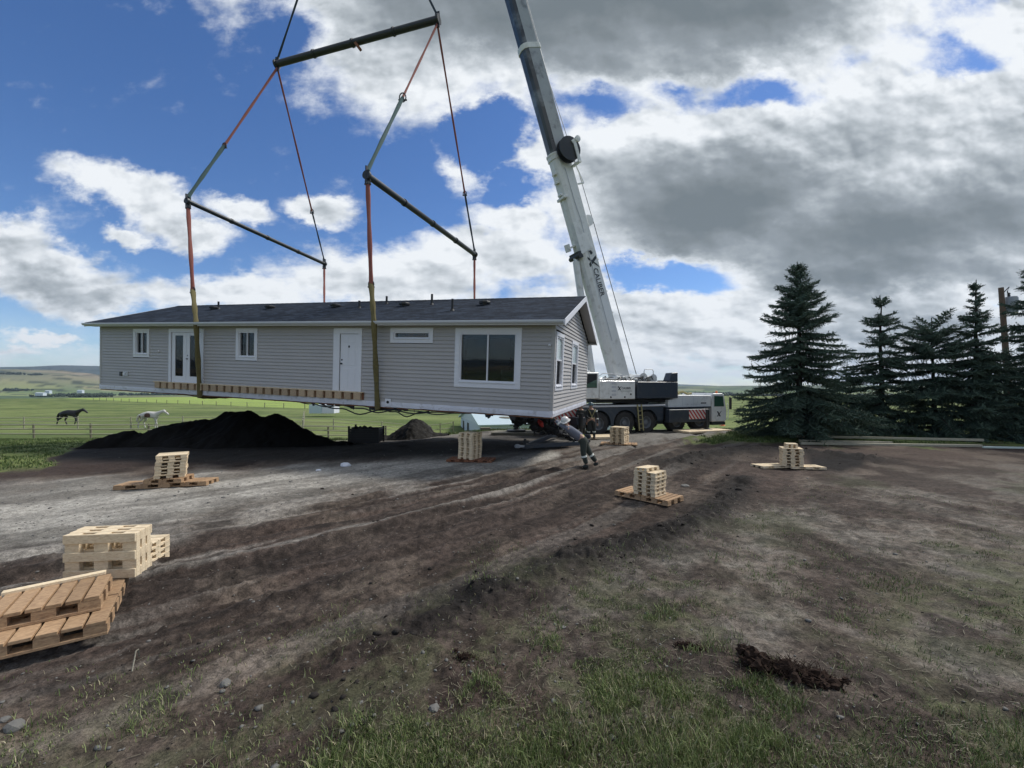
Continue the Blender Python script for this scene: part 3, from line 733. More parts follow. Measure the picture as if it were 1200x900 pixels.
            if kind == 'g':
                g = MB(); bx(g, ix0 + s, ix1 - s, -.06, -.05, iz0 + s, zm); g.build('pane', M['glass'], w)
                g = MB(); bx(g, ix0 + s, ix1 - s, -.03, -.02, zm + .05, iz1 - s); g.build('pane', M['pane_pale'], w)
            elif kind == 't': g = MB(); bx(g, ix0 + s, ix1 - s, -.06, -.05, iz0 + s, iz1 - s); g.build('pane', M['glass'], w)
            else:
                g = MB(); bx(g, ix0 + s, xm, -.06, -.05, iz0 + s, iz1 - s); g.build('pane', M['glass'], w)
                g = MB(); bx(g, xm + .045, ix1 - s, -.04, -.03, iz0 + s, iz1 - s); g.build('pane', M['glass'] if kind == 'b' else M['glass'], w)
            if kind == 'w':
                c = MB()
                for i in range(7): bx(c, xm + .03 + i * .05, xm + .03 + i * .05 + .04, -.2, -.17, iz0, iz1)
                c.build('curtain', M['curtain'], w)
        if kind == 'd':
            d = MB(); bx(d, ix0 + .02, ix1 - .02, -.03, .008, iz0 + .01, iz1 - .01)
            lf = d.build('door_leaf', M['trim'], w, bevel=.003)
            pn = MB(); cw = (ix1 - ix0 - .04)
            for c0, c1 in ((.14, .46), (.54, .86)):
                for u0, u1 in ((.06, .40), (.45, .80), (.85, .95)):
                    a0, a1 = ix0 + .02 + cw * c0, ix0 + .02 + cw * c1; b0, b1 = iz0 + (iz1 - iz0) * u0, iz0 + (iz1 - iz0) * u1
                    bx(pn, a0, a1, .008, .016, b0, b1)
            pn.build('raised_panel', M['trim'], lf, bevel=.004)
            k = MB(); k.cbox(q((ix0 + ix1) / 2, .02, iz0 + 1.62), (.05, .02, .07)); k.build('knocker', M['black'], lf)
            k = MB(); k.lathe([(.03, 0), (.03, .02), (0, .025)], q(ix0 + .09, 0, iz0 + 1.14), (0, -1, 0), 12); k.build('deadbolt', M['steel_dark'], lf, smooth=True)
            k = MB(); k.lathe([(.03, 0), (.03, .02), (.012, .03), (.03, .06), (.025, .08), (0, .085)], q(ix0 + .09, 0, iz0 + 1.0), (0, -1, 0), 12); k.build('handle', M['steel_dark'], lf, smooth=True)
        if kind == 'f':
            xm = (ix0 + ix1) / 2
            for (a0, a1) in ((ix0 + .02, xm - .005), (xm + .005, ix1 - .02)):
                d = MB(); m_ = .19; gz0, gz1 = iz0 + .27, iz1 - .14
                bx(d, a0, a0 + m_, -.03, .01, iz0 + .01, iz1 - .01); bx(d, a1 - m_, a1, -.03, .01, iz0 + .01, iz1 - .01)
                bx(d, a0 + m_, a1 - m_, -.03, .01, iz0 + .01, gz0); bx(d, a0 + m_, a1 - m_, -.03, .01, gz1, iz1 - .01)
                lf = d.build('door_leaf', M['trim'], w, bevel=.003)
                g = MB(); bx(g, a0 + m_, a1 - m_, -.02, -.01, gz0, gz1); g.build('pane', M['glass'], lf)
            k = MB(); k.lathe([(.025, 0), (.02, .02), (0, .025)], q(xm + .07, 0, iz0 + 1.14), (0, -1, 0), 12); k.build('deadbolt', M['steel_dark'], w, smooth=True)
            k = MB(); k.lathe([(.025, 0), (.025, .02), (.01, .03), (.028, .06), (0, .08)], q(xm + .07, 0, iz0 + 1.0), (0, -1, 0), 12); k.build('handle', M['steel_dark'], w, smooth=True)
            th = MB(); bx(th, x0 + .1, x1 - .1, -.05, .07, z0 - .03, z0 + .012); th.build('threshold', M['fascia'], w)
        return w
    for k, a, b, c, d in fo: window(a, b, c, d, k)
    for a, b, c, d in go: window(a, b, c, d, 'g', lambda al, o, u: Vector((o, al, u)))
    # ledger with joist ends below the doors
    ld = MB(); ld.box((-17.38, -.16, .435), (-6.81, .0, .468)); led = ld.build('deck_ledger', M['pale_wood'], ho); lb_ = MB(); lb_.box((-17.38, -.05, .185), (-6.81, -.036, .434)); lb_.build('ledger_back', M['red_wood'], led)
    jb = MB(); x_ = -17.36
    while x_ < -6.9:
        jb.box((x_ + .06, -.15, .19), (x_ + .34, -.051, .433)); x_ += .405
    jb.build('ledger_blocks', M['tan_wood'], led)
    # roof: two slopes, fascia, rake boards, soffits, gutter
    x0, x1 = -HL - OG, OG; T = .09
    for side in (0, 1):
        mb = MB()
        def rp(x, v, l=0.0):
            vv = v if side == 0 else HD - v
            return Vector((x, vv, HH + .06 + SL * (v + OE) + l))
        NX, NV = 60, 14
        vs = []; fs = []
        for j in range(NV + 1):
            v = -OE + (HD / 2 + OE) * j / NV
            for i in range(NX + 1): vs.append(rp(x0 + (x1 - x0) * i / NX, v, T + random.uniform(-.004, .004) * (0 < j < NV)))
        for j in range(NV):
            for i in range(NX): fs.append((j * (NX + 1) + i, j * (NX + 1) + i + 1, (j + 1) * (NX + 1) + i + 1, (j + 1) * (NX + 1) + i))
        mb.add(vs, fs)
        a = [rp(x0, -OE), rp(x1, -OE), rp(x1, HD / 2), rp(x0, HD / 2)]; b = [rp(x0, -OE, T), rp(x1, -OE, T), rp(x1, HD / 2, T), rp(x0, HD / 2, T)]
        mb.add(a + b, [(3, 2, 1, 0), (0, 1, 5, 4), (1, 2, 6, 5), (3, 0, 4, 7)])
        mb.build('roof_slope', M['shingle'], ho)
    rc = MB(); rz_ = roofz(HD / 2) + T
    for i in range(70):
        xx = x0 + i * (x1 - x0) / 70; rc.add([Vector((xx, HD/2 - .15, rz_ - .045)), Vector((xx, HD/2, rz_ + .014)), Vector((xx, HD/2 + .15, rz_ - .045)), Vector((xx + .31, HD/2 - .15, rz_ - .04)), Vector((xx + .31, HD/2, rz_ + .02)), Vector((xx + .31, HD/2 + .15, rz_ - .04))], [(0, 1, 4, 3), (1, 2, 5, 4)])
    rc.build('ridge_cap', M['shingle'], ho)
    fa = MB(); eb = HH + .06
    for yy0, yy1 in ((-OE - .02, -OE - .002), (HD + OE + .002, HD + OE + .02)): fa.box((x0, yy0, eb - .08), (x1, yy1, eb + .075))
    fa.build('fascia', M['trim'], ho, bevel=.003)
    gt = MB()
    for s_, y_ in ((-1, -OE - .022), (1, HD + OE + .022)):
        pr = [(0, .095), (0, 0), (s_ * .07, 0), (s_ * .11, .05), (s_ * .11, .10), (s_ * .10, .10), (s_ * .10, .055), (s_ * .065, .01), (s_ * .01, .01), (s_ * .01, .095)]
        q = Matrix(((0, 1, 0), (0, 0, 1), (1, 0, 0))).transposed().to_3x3()
        gt.prism([(p[0], p[1]) for p in pr], Matrix(((0, 0, 1), (1, 0, 0), (0, 1, 0))), (x0 + .01, y_, eb - .045), x1 - x0 - .02)
    gt.build('gutter', M['fascia'], ho)
    for xx in (x0 - .022, x1 + .002):
        for side in (0, 1):
            f = (lambda v, l: Vector((xx, v, HH + .06 + SL * (v + OE) + l))) if side == 0 else (lambda v, l: Vector((xx, HD - v, HH + .06 + SL * (v + OE) + l)))
            a, b = -OE - .02, HD / 2; rk = MB()
            vs = [f(a, -.09), f(b, -.09), f(b, T + .01), f(a, T + .01)]; vs += [v + Vector((.02, 0, 0)) for v in vs]
            rk.add(vs, [(0, 1, 2, 3), (7, 6, 5, 4), (0, 1, 5, 4), (1, 2, 6, 5), (2, 3, 7, 6), (3, 0, 4, 7)]); rk.build('rake_board', M['trim'], ho)
    so = MB()
    so.box((x0 + .02, -OE, HH + .005), (x1 - .02, -.03, HH + .02)); so.box((x0 + .02, HD + .03, HH + .005), (x1 - .02, HD + OE, HH + .02))
    for (xa, xb) in ((.03, OG), (-HL - OG, -HL - .03)):
        for side in (0, 1):
            f = (lambda x, v, l: Vector((x, v, HH + .06 + SL * (v + OE) + l))) if side == 0 else (lambda x, v, l: Vector((x, HD - v, HH + .06 + SL * (v + OE) + l)))
            vs = [f(xa, -OE, -.055), f(xb, -OE, -.055), f(xb, HD / 2, -.055), f(xa, HD / 2, -.055), f(xa, -OE, -.04), f(xb, -OE, -.04), f(xb, HD / 2, -.04), f(xa, HD / 2, -.04)]
            so.add(vs, [(3,2,1,0),(4,5,6,7),(0,1,5,4),(1,2,6,5),(2,3,7,6),(3,0,4,7)])
    so.build('soffit', M['soffit'], ho)
    # roof vents and pipes, on the front slope
    def roofpt(px, py):
        d = Vector(((px - 600) / F, 1, (HZ - py) / F)); o_ = Vector((0, 0, CAMH)); Mi = HM.inverted()
        dl = Mi.to_3x3() @ d; ol = Mi @ o_
        n = Vector((0, -SL, 1)); k = HH + .06 + SL * OE + T
        t = (k - n.dot(ol)) / n.dot(dl); return ol + dl * t
    for px_, py_ in ((251, 362.5), (316, 361.5), (393, 360), (474, 358.5), (568, 357)):
        p = roofpt(px_, py_); v_ = MB()
        v_.lathe([(.17, -.03), (.17, .03), (.23, .04), (.23, .10), (.2, .13), (0, .14)], p, (0, 0, 1), 8); v_.build('roof_vent', M['black'], ho)
    for px_, py_, h_ in ((256, 362, .35), (421, 361, .3), (453, 356, .32), (506, 357, .42), (530, 364, .42)):
        p = roofpt(px_, py_); v_ = MB(); v_.tube(p - Vector((0, 0, .05)), p + Vector((0, 0, h_)), .045, n=10); v_.lathe([(.11, -.05), (.06, .06)], p, (0, 0, 1), 10); v_.build('vent_pipe', M['black'], ho, smooth=True)
    # outlet boxes
    bx = MB(); bx.box((-5.93, -.06, .02), (-5.70, -.036, .28)); b1 = bx.build('outlet_box', M['trim'], ho, bevel=.004)
    bh = MB(); bh.lathe([(.05, 0), (.05, .012), (0, .014)], (-5.81, -.061, .16), (0, -1, 0), 14); bh.build('outlet_hole', M['black'], b1)
    bx = MB(); bx.box((-19.48, -.05, .62), (-19.18, -.023, .82)); b1 = bx.build('meter_box', M['fascia'], ho, bevel=.004)
    bx = MB(); bx.box((-19.41, -.09, .66), (-19.31, -.051, .78)); bx.build('socket_cover', M['trim'], b1)
    bx = MB(); bx.box((-19.72, -.05, .62), (-19.58, -.023, .80)); bx.build('dryer_vent', M['steel_dark'], ho)
    for zx, zz in ((-.14, 2.2), (-17.2, 1.75)):
        bx = MB(); bx.lathe([(.04, 0), (.04, .05), (.02, .07), (0, .075)], (zx, -.02, zz), (0, -1, 0), 10); bx.build('wall_tap', M['trim'], ho, smooth=True)
    # slack cables and torn underlay hanging below the edge
    for s_, e_, sag in ((-9.9, -7.4, .10), (-8.8, -5.5, .24), (-7.8, -5.0, .16), (-6.9, -3.2, .12), (-6.2, -4.2, .22), (-5.6, -2.6, .10), (-16.5, -14.0, .05)):
        yy_ = random.uniform(-.03, .12); cb = MB()
        cb.path([(s_ + (e_ - s_) * t, yy_ + .05 * math.sin(9 * t), -.03 - sag * 4 * t * (1 - t) * (1 + .3 * math.sin(14 * t))) for t in [i / 16 for i in range(17)]], .016 + random.random() * .012, 6)
        cb.build('slack_cable', M['black'], ho)
    for i in range(26):
        tr = MB(); x_ = -random.uniform(5.0, 9.5) if i < 14 else -random.uniform(.2, 2.6); l = random.uniform(.05, .16); wd = random.uniform(.1, .3)
        y_ = random.uniform(-.02, .1); y2_ = random.uniform(-.03, .12); vs = [Vector((x_, y_, -.032)), Vector((x_ + wd, y_ + .03, -.032)), Vector((x_ + wd * .8, y2_, -.03 - l)), Vector((x_ + wd * .3, y2_, -.05 - l * .8))]
        tr.add(vs + [v + Vector((0, .012, 0)) for v in vs], [(0, 1, 2, 3), (7, 6, 5, 4), (0, 1, 5, 4), (1, 2, 6, 5), (2, 3, 7, 6), (3, 0, 4, 7)]); tr.build('torn_underlay', M['belly'], ho)
    return ho
HOUSE = build_house()

# ================================================================== lifting rig
def proj_x(px, py, D): return at(px, py, D)
A1, A2 = at(220.5, 236, 18.9), at(380, 309, 26.6)      # far spreader
B1, B2 = at(431, 206, 15.3), at(556, 298, 24.0)        # near spreader
T1, T2 = at(325, 75, 22.0), at(512.5, 23, 19.6)        # top spreader
HOOK = Vector((-7.4, 19.6, 27.6))
def spreader(name, a, b, r, label, lug=True):
    c = (a + b) / 2; o = empty(name, c, label=label, cat='spreader beam', group='spreader beams of the lifting rig')
    d = (b - a).normalized(); a, b = a - c, b - c
    m_ = MB(); m_.tube(a, b, r, n=16); m_.build('beam_pipe', M['steel_dark'], o, smooth=True)
    up = Vector((0, 0, 1)); side = d.cross(up).normalized()
    for p in (a, b):
        e = MB(); s_ = -1 if p == a else 1
        e.tube(p + d * s_ * .0, p + d * s_ * .10, r * 1.35, n=16)
        e.bar(p + up * (r + .20) , p - up * (r + .20), .05, .22, d); e.build('end_cap', M['steel_dark'], o)
    for k in (.25, .5, .75) if lug else (.5,):
        f = MB(); p = a + (b - a) * k; f.tube(p - d * .05, p + d * .05, r * 1.22, n=16); f.build('flange', M['steel_dark'], o, smooth=True)
    return o
spreader('spreader_beam', T1, T2, .16, 'thick dark steel spreader beam at the top of the rig')
spreader('spreader_beam', A1, A2, .10, 'thin dark steel spreader beam over the far end of the house')
spreader('spreader_beam', B1, B2, .12, 'dark steel spreader beam over the front door end of the house')
hd = MB(); pm = T1.lerp(T2, .52); hd.bar(pm + Vector((0, -.1, -.1)), pm + Vector((.28, -.12, -.48)), .10, .12); hdo = hd.build('shackle_plate', M['red_wood'])
tag(hdo, 'rusty plate hanging under the middle of the top spreader beam', 'plate')
def shackle(p, label, d=Vector((0, 0, 1)), r=.09):
    o = MB(); n = 14; side = Vector((1, 0, 0))
    pts = [p + side * (r * math.cos(t)) + d * (r * 1.4 * math.sin(t)) for t in [math.pi * 2 * i / n for i in range(n + 1)]]
    o.path([q - p for q in pts], .024, 6); o.bar(side * -r * 1.3 - d * .1, side * r * 1.3 - d * .1, .05, .05)
    ob = o.build('shackle', M['steel_dark'], smooth=True); ob.location = p
    return tag(ob, label, 'shackle', 'shackles joining the slings')
def sling(pts, w, m_, label, flat=True, name='lifting_sling', width2=None):
    """woven sling as a soft band along pts, slightly twisted"""
    c = pts[0]; vs, fs = [], []
    P = []
    for a, b in zip(pts[:-1], pts[1:]):
        for i in range(8): P.append(a.lerp(b, i / 8))
    P.append(pts[-1]); n = len(P); q = None
    for i, p in enumerate(P):
        d = (P[min(i + 1, n - 1)] - P[max(i - 1, 0)]).normalized()
        view = (p - Vector((0, 0, CAMH))).normalized()
        s = d.cross(view).normalized(); t_ = .30 * math.sin(i * .7 + w * 30); s = (s * math.cos(t_) + s.cross(d) * math.sin(t_)).normalized()
        u = d.cross(s)
        ww = .8 * (w if width2 is None else w + (width2 - w) * i / (n - 1)) * (1 + .14 * math.sin(i * 1.7)); th = ww * .34
        for k in range(8):
            a = 2 * math.pi * k / 8; vs.append(p - c + s * (ww / 2 * math.cos(a)) + u * (th * math.sin(a)))
    for i in range(n - 1):
        for k in range(8): fs.append((i * 8 + k, i * 8 + (k + 1) % 8, (i + 1) * 8 + (k + 1) % 8, (i + 1) * 8 + k))
    fs += [tuple(range(8))[::-1], tuple(range((n - 1) * 8, n * 8))]
    mb = MB(); mb.add(vs, fs); o = mb.build(name, M[m_], smooth=True); o.location = c
    return tag(o, label, 'sling', 'slings of the lifting rig')
def two(a, b, k): return a.lerp(b, k)
dz = Vector((0, 0, .2))
sling([T1 + dz, two(T1, HOOK, .5), HOOK], .12, 'sling_navy', 'dark blue sling rising from the left end of the top beam', width2=.07)
sling([T2 + dz, two(T2, HOOK, .5), HOOK], .12, 'sling_navy', 'dark blue sling rising from the right end of the top beam', width2=.07)
j = two(T1, A1, .63)
sling([T1 - dz, j], .13, 'sling_red', 'red sling from the top beam towards the far front corner'); shackle(j, 'shackle between red and grey slings of the far front corner')
sling([j, A1 + dz], .18, 'sling_green', 'grey green sling down to the far spreader beam')
j = two(T1, A2, .70)
sling([T1 - dz, j], .11, 'sling_red', 'red sling from the top beam to the far rear corner'); shackle(j, 'shackle in the sling to the far rear corner')
sling([j, A2 + dz], .10, 'sling_navy', 'dark lower sling to the rear end of the far spreader')
j = two(T2, B1, .56)
sling([T2 - dz, j], .11, 'sling_red', 'red sling from the top beam towards the near front corner'); shackle(j, 'ring between red and green slings of the near front corner', r=.13)
sling([j, B1 + dz], .17, 'sling_green', 'grey green sling down to the near spreader beam')
j = two(T2, B2, .70)
sling([T2 - dz, j], .11, 'sling_red', 'red sling from the top beam to the near rear corner'); shackle(j, 'shackle in the sling to the near rear corner')
sling([j, B2 + dz], .12, 'sling_navy', 'dark lower sling to the rear end of the near spreader')
# slings down to the house; yellow sleeved ones wrap under the floor
def drop_front(P1, pxm, pym, pxb, pyb, lab, sx):
    foot = H(sx, -.09, -.09); ed_ = H(sx - .3, -OE - .19, HH); kk = (378 - pym) / (pyb - pym); edge = at(pxm + (pxb - pxm) * kk, 378, ed_.y)
    mid = at(pxm, pym, (P1.y + edge.y) / 2)
    shackle(P1 - dz, 'shackle under the front end of the ' + lab + ' spreader beam')
    sling([P1 - dz * 1.6, mid], .19, 'sling_red', 'red sling hanging from the front end of the ' + lab + ' spreader')
    shackle(mid, 'shackle above the yellow sleeve at the ' + lab + ' spreader')
    sling([mid, edge, foot, H(sx, 1.2, -.11), H(sx, HD - .3, -.11), H(sx, HD + .12, .1), H(sx, HD + .5, HH)], .22, 'sling_yellow', 'olive yellow sleeved sling down the house front under the ' + lab + ' spreader')
drop_front(A1, 226, 340, 238, 460, 'far', -14.72)
drop_front(B1, 435, 333, 445, 475, 'near', -6.2)
for P1, lab, sx, ex in ((A2, 'far', -14.72, (380, 361)), (B2, 'near', -6.2, (556, 358))):
    shackle(P1 - dz, 'shackle under the rear end of the ' + lab + ' spreader beam')
    sling([P1 - dz * 1.6, at(ex[0], ex[1], H(sx, HD + .5, HH).y + .2), H(sx, HD + .5, HH)], .15, 'sling_red', 'red sling dropping behind the roof from the ' + lab + ' spreader')

# ================================================================== mobile crane
def text_mesh(body, size, name, m_, parent, Mx, extrude=.003, xscale=1.0):
    cu = bpy.data.curves.new(name, 'FONT'); cu.body = body; cu.size = size; cu.extrude = extrude; cu.align_x = 'LEFT'; cu.align_y = 'CENTER'; cu.offset = size * .012
    t = bpy.data.objects.new('tmp', cu); COL.objects.link(t); bpy.context.view_layer.update()
    me = bpy.data.meshes.new_from_object(t.evaluated_get(bpy.context.evaluated_depsgraph_get())); bpy.data.objects.remove(t)
    me.name = name; me.materials.clear(); me.materials.append(M[m_])
    me.transform(Matrix.Diagonal((xscale, 1, 1, 1)))
    o = bpy.data.objects.new(name, me); COL.objects.link(o); o.parent = parent; o.matrix_local = Mx; return o
def emblem_x(size, name, m_, parent, Mx):
    """the big slanted X with a long upper right arm and a tick"""
    mb = MB(); I = Matrix.Identity(3); s = size
    mb.prism([(-.5*s, .5*s), (-.2*s, .5*s), (.5*s, -.5*s), (.15*s, -.5*s)], I, (0, 0, 0), .006)
    mb.prism([(-.55*s, -.5*s), (-.3*s, -.5*s), (.75*s, .62*s), (.35*s, .38*s)], I, (0, 0, .0065), .006)
    o = mb.build(name, M[m_], parent); o.matrix_local = Mx; return o
def mat4(x, y, z, loc):
    m4 = Matrix((x, y, z)).transposed().to_4x4(); m4.translation = Vector(loc); return m4
def wheel(parent, c, r=.60, w=.42, out=-1, rr=.0):
    """tyre and rim; axis along local Y, out = side facing outwards"""
    wh = empty('wheel'); wh.parent = parent; wh.location = c; wh.rotation_euler = (0, 0, rr)
    t = MB(); y = Vector((0, 1, 0))
    t.lathe([(r * .56, -w/2), (r * .93, -w/2), (r, -w/2 + .05), (r, w/2 - .05), (r * .93, w/2), (r * .56, w/2), (r * .56, -w/2)], (0, 0, 0), (0, 1, 0), 32, caps=False)
    for i in range(30):
        a = 2 * math.pi * i / 30; t.cbox((0, 0, 0), (.07, w * .9, .03), Matrix.Rotation(a, 4, 'Y') @ Matrix.Translation((0, 0, r + .008)))
    t.build('tyre', M['rubber'], wh, smooth=True)
    k = MB(); o = out
    k.lathe([(r * .57, -w * .42), (r * .57, w * .42), (r * .50, w * .40), (r * .42, w * .10), (r * .24, w * .12), (r * .22, w * .34), (r * .12, w * .38), (0, w * .38)], (0, 0, 0), (0, out, 0), 24)
    for i in range(10):
        a = 2 * math.pi * i / 10; k.tube((r * .33 * math.cos(a), out * w * .10, r * .33 * math.sin(a)), (r * .33 * math.cos(a), out * w * .19, r * .33 * math.sin(a)), .022, n=6)
    k.build('rim', M['rim_paint'], wh, smooth=True)
    return wh
CR = empty('mobile_crane', (4.07, 23.75, 0), R(20.7), 'big white and dark grey mobile crane with raised telescopic boom', 'crane')
CRM = Matrix.Translation((4.07, 23.75, 0)) @ Matrix.Rotation(R(20.7), 4, 'Z')
def build_carrier():
    zg = -.12
    AX = [0, 1.65, 3.05, 5.15, 6.85]
    for i, x in enumerate(AX):
        for s_ in (-1, 1): wheel(CR, (x, s_ * 1.12, .60 + zg + .05), out=s_, rr=R(-14) if i == 4 else 0)
    ax = MB()
    for x in AX: ax.tube((x, -1, .56), (x, 1, .56), .09, n=10); ax.lathe([(.05, -.25), (.24, 0), (.05, .25)], (x, 0, .56), (0, 1, 0), 12)
    ax.build('axles', M['steel_dark'], CR)
    # main chassis box and side skirts with arches
    ch = MB(); ch.box((-2.3, -.84, .36), (7.6, .84, 1.25)); ch.build('chassis_frame', M['crane_grey'], CR, bevel=.01)
    for s_ in (-1, 1):
        sk = MB(); segs = []
        y0, y1 = (s_ * 1.36, s_ * 1.30)
        pts = [(-2.2, .62), (-.78, .62)]
        for i, x in enumerate(AX[:3]):
            for k in range(11):
                a = math.pi - math.pi * k / 10; pts.append((x + .72 * math.cos(a), .60 + .66 * math.sin(a) * .98))
            if i == 0: pts += [(x + .74, .40), (AX[1] - .74, .40)]
        pts += [(4.15, .62), (4.15, 1.40), (-2.2, 1.40)]
        # remove duplicates that fold back
        cl = []
        for p in pts:
            if not cl or (abs(p[0] - cl[-1][0]) + abs(p[1] - cl[-1][1])) > .01: cl.append(p)
        q = Matrix(((1, 0, 0), (0, 0, 1), (0, -1, 0))).transposed()   # X along, Y up, Z to -y
        sk.prism(cl, q, (0, max(y0, y1), 0), abs(y1 - y0))
        o = sk.build('side_skirt', M['crane_grey'], CR)
        dk = MB(); dk.box((-1.6, min(s_ * 1.40, s_ * .7), 1.405), (4.3, max(s_ * 1.40, s_ * .7), 1.50)); dk.build('deck_edge', M['fascia'], CR, bevel=.01)
    dk = MB(); dk.box((-2.3, -.69, 1.26), (7.6, .69, 1.46)); dk.build('deck', M['crane_grey'], CR)
    for x in AX[3:]:
        for s_ in (-1, 1): fd = MB(); fd.box((x - .8, min(s_ * .85, s_ * 1.34), 1.27), (x + .78, max(s_ * .85, s_ * 1.34), 1.33)); fd.build('fender', M['crane_grey'], CR)
    # ladder
    la = MB()
    for x in (2.36, 2.62): la.bar((x, -1.62, .12), (x, -1.44, 1.52), .04, .06)
    for k in range(6): la.bar((2.36, -1.60 + k * .03, .25 + k * .23), (2.62, -1.60 + k * .03, .25 + k * .23), .05, .03)
    la.build('ladder', M['strap'], CR)
    # rear end: bumper, lamps, chevrons, hanging rubber flaps
    re = MB(); re.box((-2.9, -1.25, .45), (-2.3, 1.25, 1.2)); re.box((-3.05, -.9, .62), (-2.91, .9, .85)); re.build('rear_bumper', M['steel_dark'], CR, bevel=.03)
    for y in (-1.0, 1.0):
        l = MB(); l.lathe([(.13, 0), (.13, .05), (.09, .07), (0, .08)], (-2.91, y, .95), (-1, 0, 0), 14); l.build('tail_lamp', M['red'], CR, smooth=True)
    hb = MB(); hb.lathe([(.20, -.12), (.23, -.08), (.23, .08), (.20, .12)], (-3.15, -.75, .88), (0, 1, 0), 18); hb.tube((-3.15, -.95, .88), (-3.15, -.5, .88), .08); hb.build('stowed_hook_block', M['steel_dark'], CR, smooth=True)
    fl = MB()
    for i in range(9):
        x = -3.1 + random.uniform(-.3, .4); y = -1.3 + i * .28; fl.bar((x, y, 1.35), (x - .15 + random.random() * .3, y + .1, .55 + random.random() * .35), .12, .05)
        fl.cbox((x - .1, y, 1.25 + random.random() * .2), (.4, .25, .22))
    fl.build('rubber_flaps', M['belly'], CR)
    # outriggers
    def outrig(x, yb, ye, lab, zb=.78):
        ob = MB(); s_ = 1 if ye > yb else -1
        ob.box((x - .22, min(yb, ye), zb - .16), (x + .22, max(yb, ye), zb + .2)); o = ob.build('outrigger_beam', M['crane_grey'], CR, bevel=.01)
        lg = MB(); gz_ = .12
        lg.tube((x, ye, 1.2), (x, ye, .5), .12, n=14); lg.tube((x, ye, .5), (x, ye, gz_ + .08), .075, n=12); lg.lathe([(.28, 0), (.28, .04), (.10, .10), (.10, .14)], (x, ye, gz_ - .02), (0, 0, 1), 18)
        lg.build('outrigger_leg', M['steel_dark'], o, smooth=True)
        return o
    outrig(-1.75, -.9, -2.55, ''); outrig(4.2, .9, 2.7, '')
    fb = MB(); fb.box((4.25, -1.74, .50), (7.05, -1.40, 1.22)); fbo = fb.build('outrigger_box', M['crane_grey'], CR, bevel=.02)
    cv = MB(); cv.box((5.62, -1.752, .66), (7.0, -1.742, 1.19)); cv.build('warning_stripes', M['chevron'], fbo)
    lg = MB(); lg.tube((6.75, -1.95, 1.2), (6.75, -1.95, .2), .10, n=14); lg.lathe([(.30, 0), (.30, .04), (.10, .10), (.10, .14)], (6.75, -1.95, .04), (0, 0, 1), 18); lg.build('outrigger_leg', M['steel_dark'], fbo, smooth=True)
    rb = MB(); rb.box((-2.85, -1.75, .55), (-1.2, -1.38, 1.35)); rbo = rb.build('outrigger_box', M['crane_grey'], CR, bevel=.02)
    cv = MB(); cv.box((-2.8, -1.762, .60), (-1.35, -1.752, 1.32)); cv.build('warning_stripes', M['chevron'], rbo)
    # front carrier body: white hood and cab
    hd_ = MB(); q = Matrix(((1, 0, 0), (0, 0, 1), (0, -1, 0))).transposed()
    hd_.prism([(4.6, 1.32), (7.72, 1.32), (7.72, 1.98), (5.0, 2.02), (4.95, 1.78), (4.6, 1.74)], q, (0, 1.25, 0), 2.5)
    hdo_ = hd_.build('engine_hood', M['crane_white'], CR, bevel=.02)
    gr = MB()
    for k in range(4): gr.box((5.7, -1.258, 1.50 + k * .1), (6.9, -1.252, 1.505 + k * .1))
    for xx in (5.6, 6.4, 7.2): gr.box((xx, -1.258, 1.36), (xx + .008, -1.252, 1.95))
    gr.build('hood_seam', M['fascia'], hdo_)
    tx = MB()
    for k in range(7): tx.prism([(k * .058, 0), (k * .058 + .042, 0), (k * .058 + .055, .075), (k * .058 + .013, .075)], q, (6.95, -1.2521, 1.50), .004)
    tx.build('badge', M['black'], hdo_)
    bl = MB(); bl.lathe([(.16, 0), (.2, .12), (.17, .2), (.0, .22)], (5.9, -.4, 1.99), (0, 0, 1), 12); bl.path([(5.9, -.4, 2.12), (6.3, -.5, 2.2), (6.6, -.55, 2.06), (6.9, -.55, 2.1)], .07, 8); bl.build('exhaust', M['strap'], CR, smooth=True)
    cb = MB(); prof = [(7.8, .42), (8.85, .42), (8.94, .55), (8.94, 1.15), (8.74, 2.02), (8.6, 2.10), (7.9, 2.10), (7.8, 2.0)]
    cb.prism(prof, q, (0, 1.25, 0), 2.5); cab = cb.build('driver_cab', M['crane_white'], CR, bevel=.035)
    g = MB(); g.prism([(7.96, 1.32), (8.73, 1.32), (8.64, 1.93), (7.96, 1.95)], q, (0, -1.251, 0), .012); g.build('side_window', M['cab_glass'], cab, bevel=.01)
    g = MB(); ws = frame((Vector((.975, 0, .22))), (0, 1, 0)); g.add([Vector((8.94 - (z - 1.15) * .23 + .012, y, z)) for y, z in ((-1.1, 1.22), (1.1, 1.22), (1.1, 1.95), (-1.1, 1.95))], [(0, 1, 2, 3)]); wsd = g.build('windscreen', M['cab_glass'], cab)
    so_ = wsd.modifiers.new('t', 'SOLIDIFY'); so_.thickness = .015
    emblem_x(.30, 'emblem', 'black', cab, mat4((1, 0, 0), (0, 0, 1), (0, -1, 0), (8.32, -1.256, .88)))
    mr = MB(); mr.bar((8.94, -1.3, 1.9), (9.08, -1.40, 1.85), .03, .03); mr.box((9.02, -1.50, 1.15), (9.08, -1.33, 1.85)); mr.build('mirror', M['black'], cab, bevel=.02)
    wh_ = MB(); wh_.path([(9.0, -1.28, .55), (9.02, -1.3, 1.2), (8.96, -1.28, 1.5)], .02, 6); wh_.build('grab_rail', M['trim'], cab)
    bm_ = MB(); bm_.box((7.85, -1.22, .22), (8.88, 1.22, .41)); bm_.build('front_bumper', M['steel_dark'], cab, bevel=.02)
    be = MB(); be.lathe([(.07, 0), (.07, .10), (.04, .14), (0, .15)], (8.4, -1.0, 2.1), (0, 0, 1), 12); be.build('beacon', M['orange'], cab, smooth=True)
build_carrier()
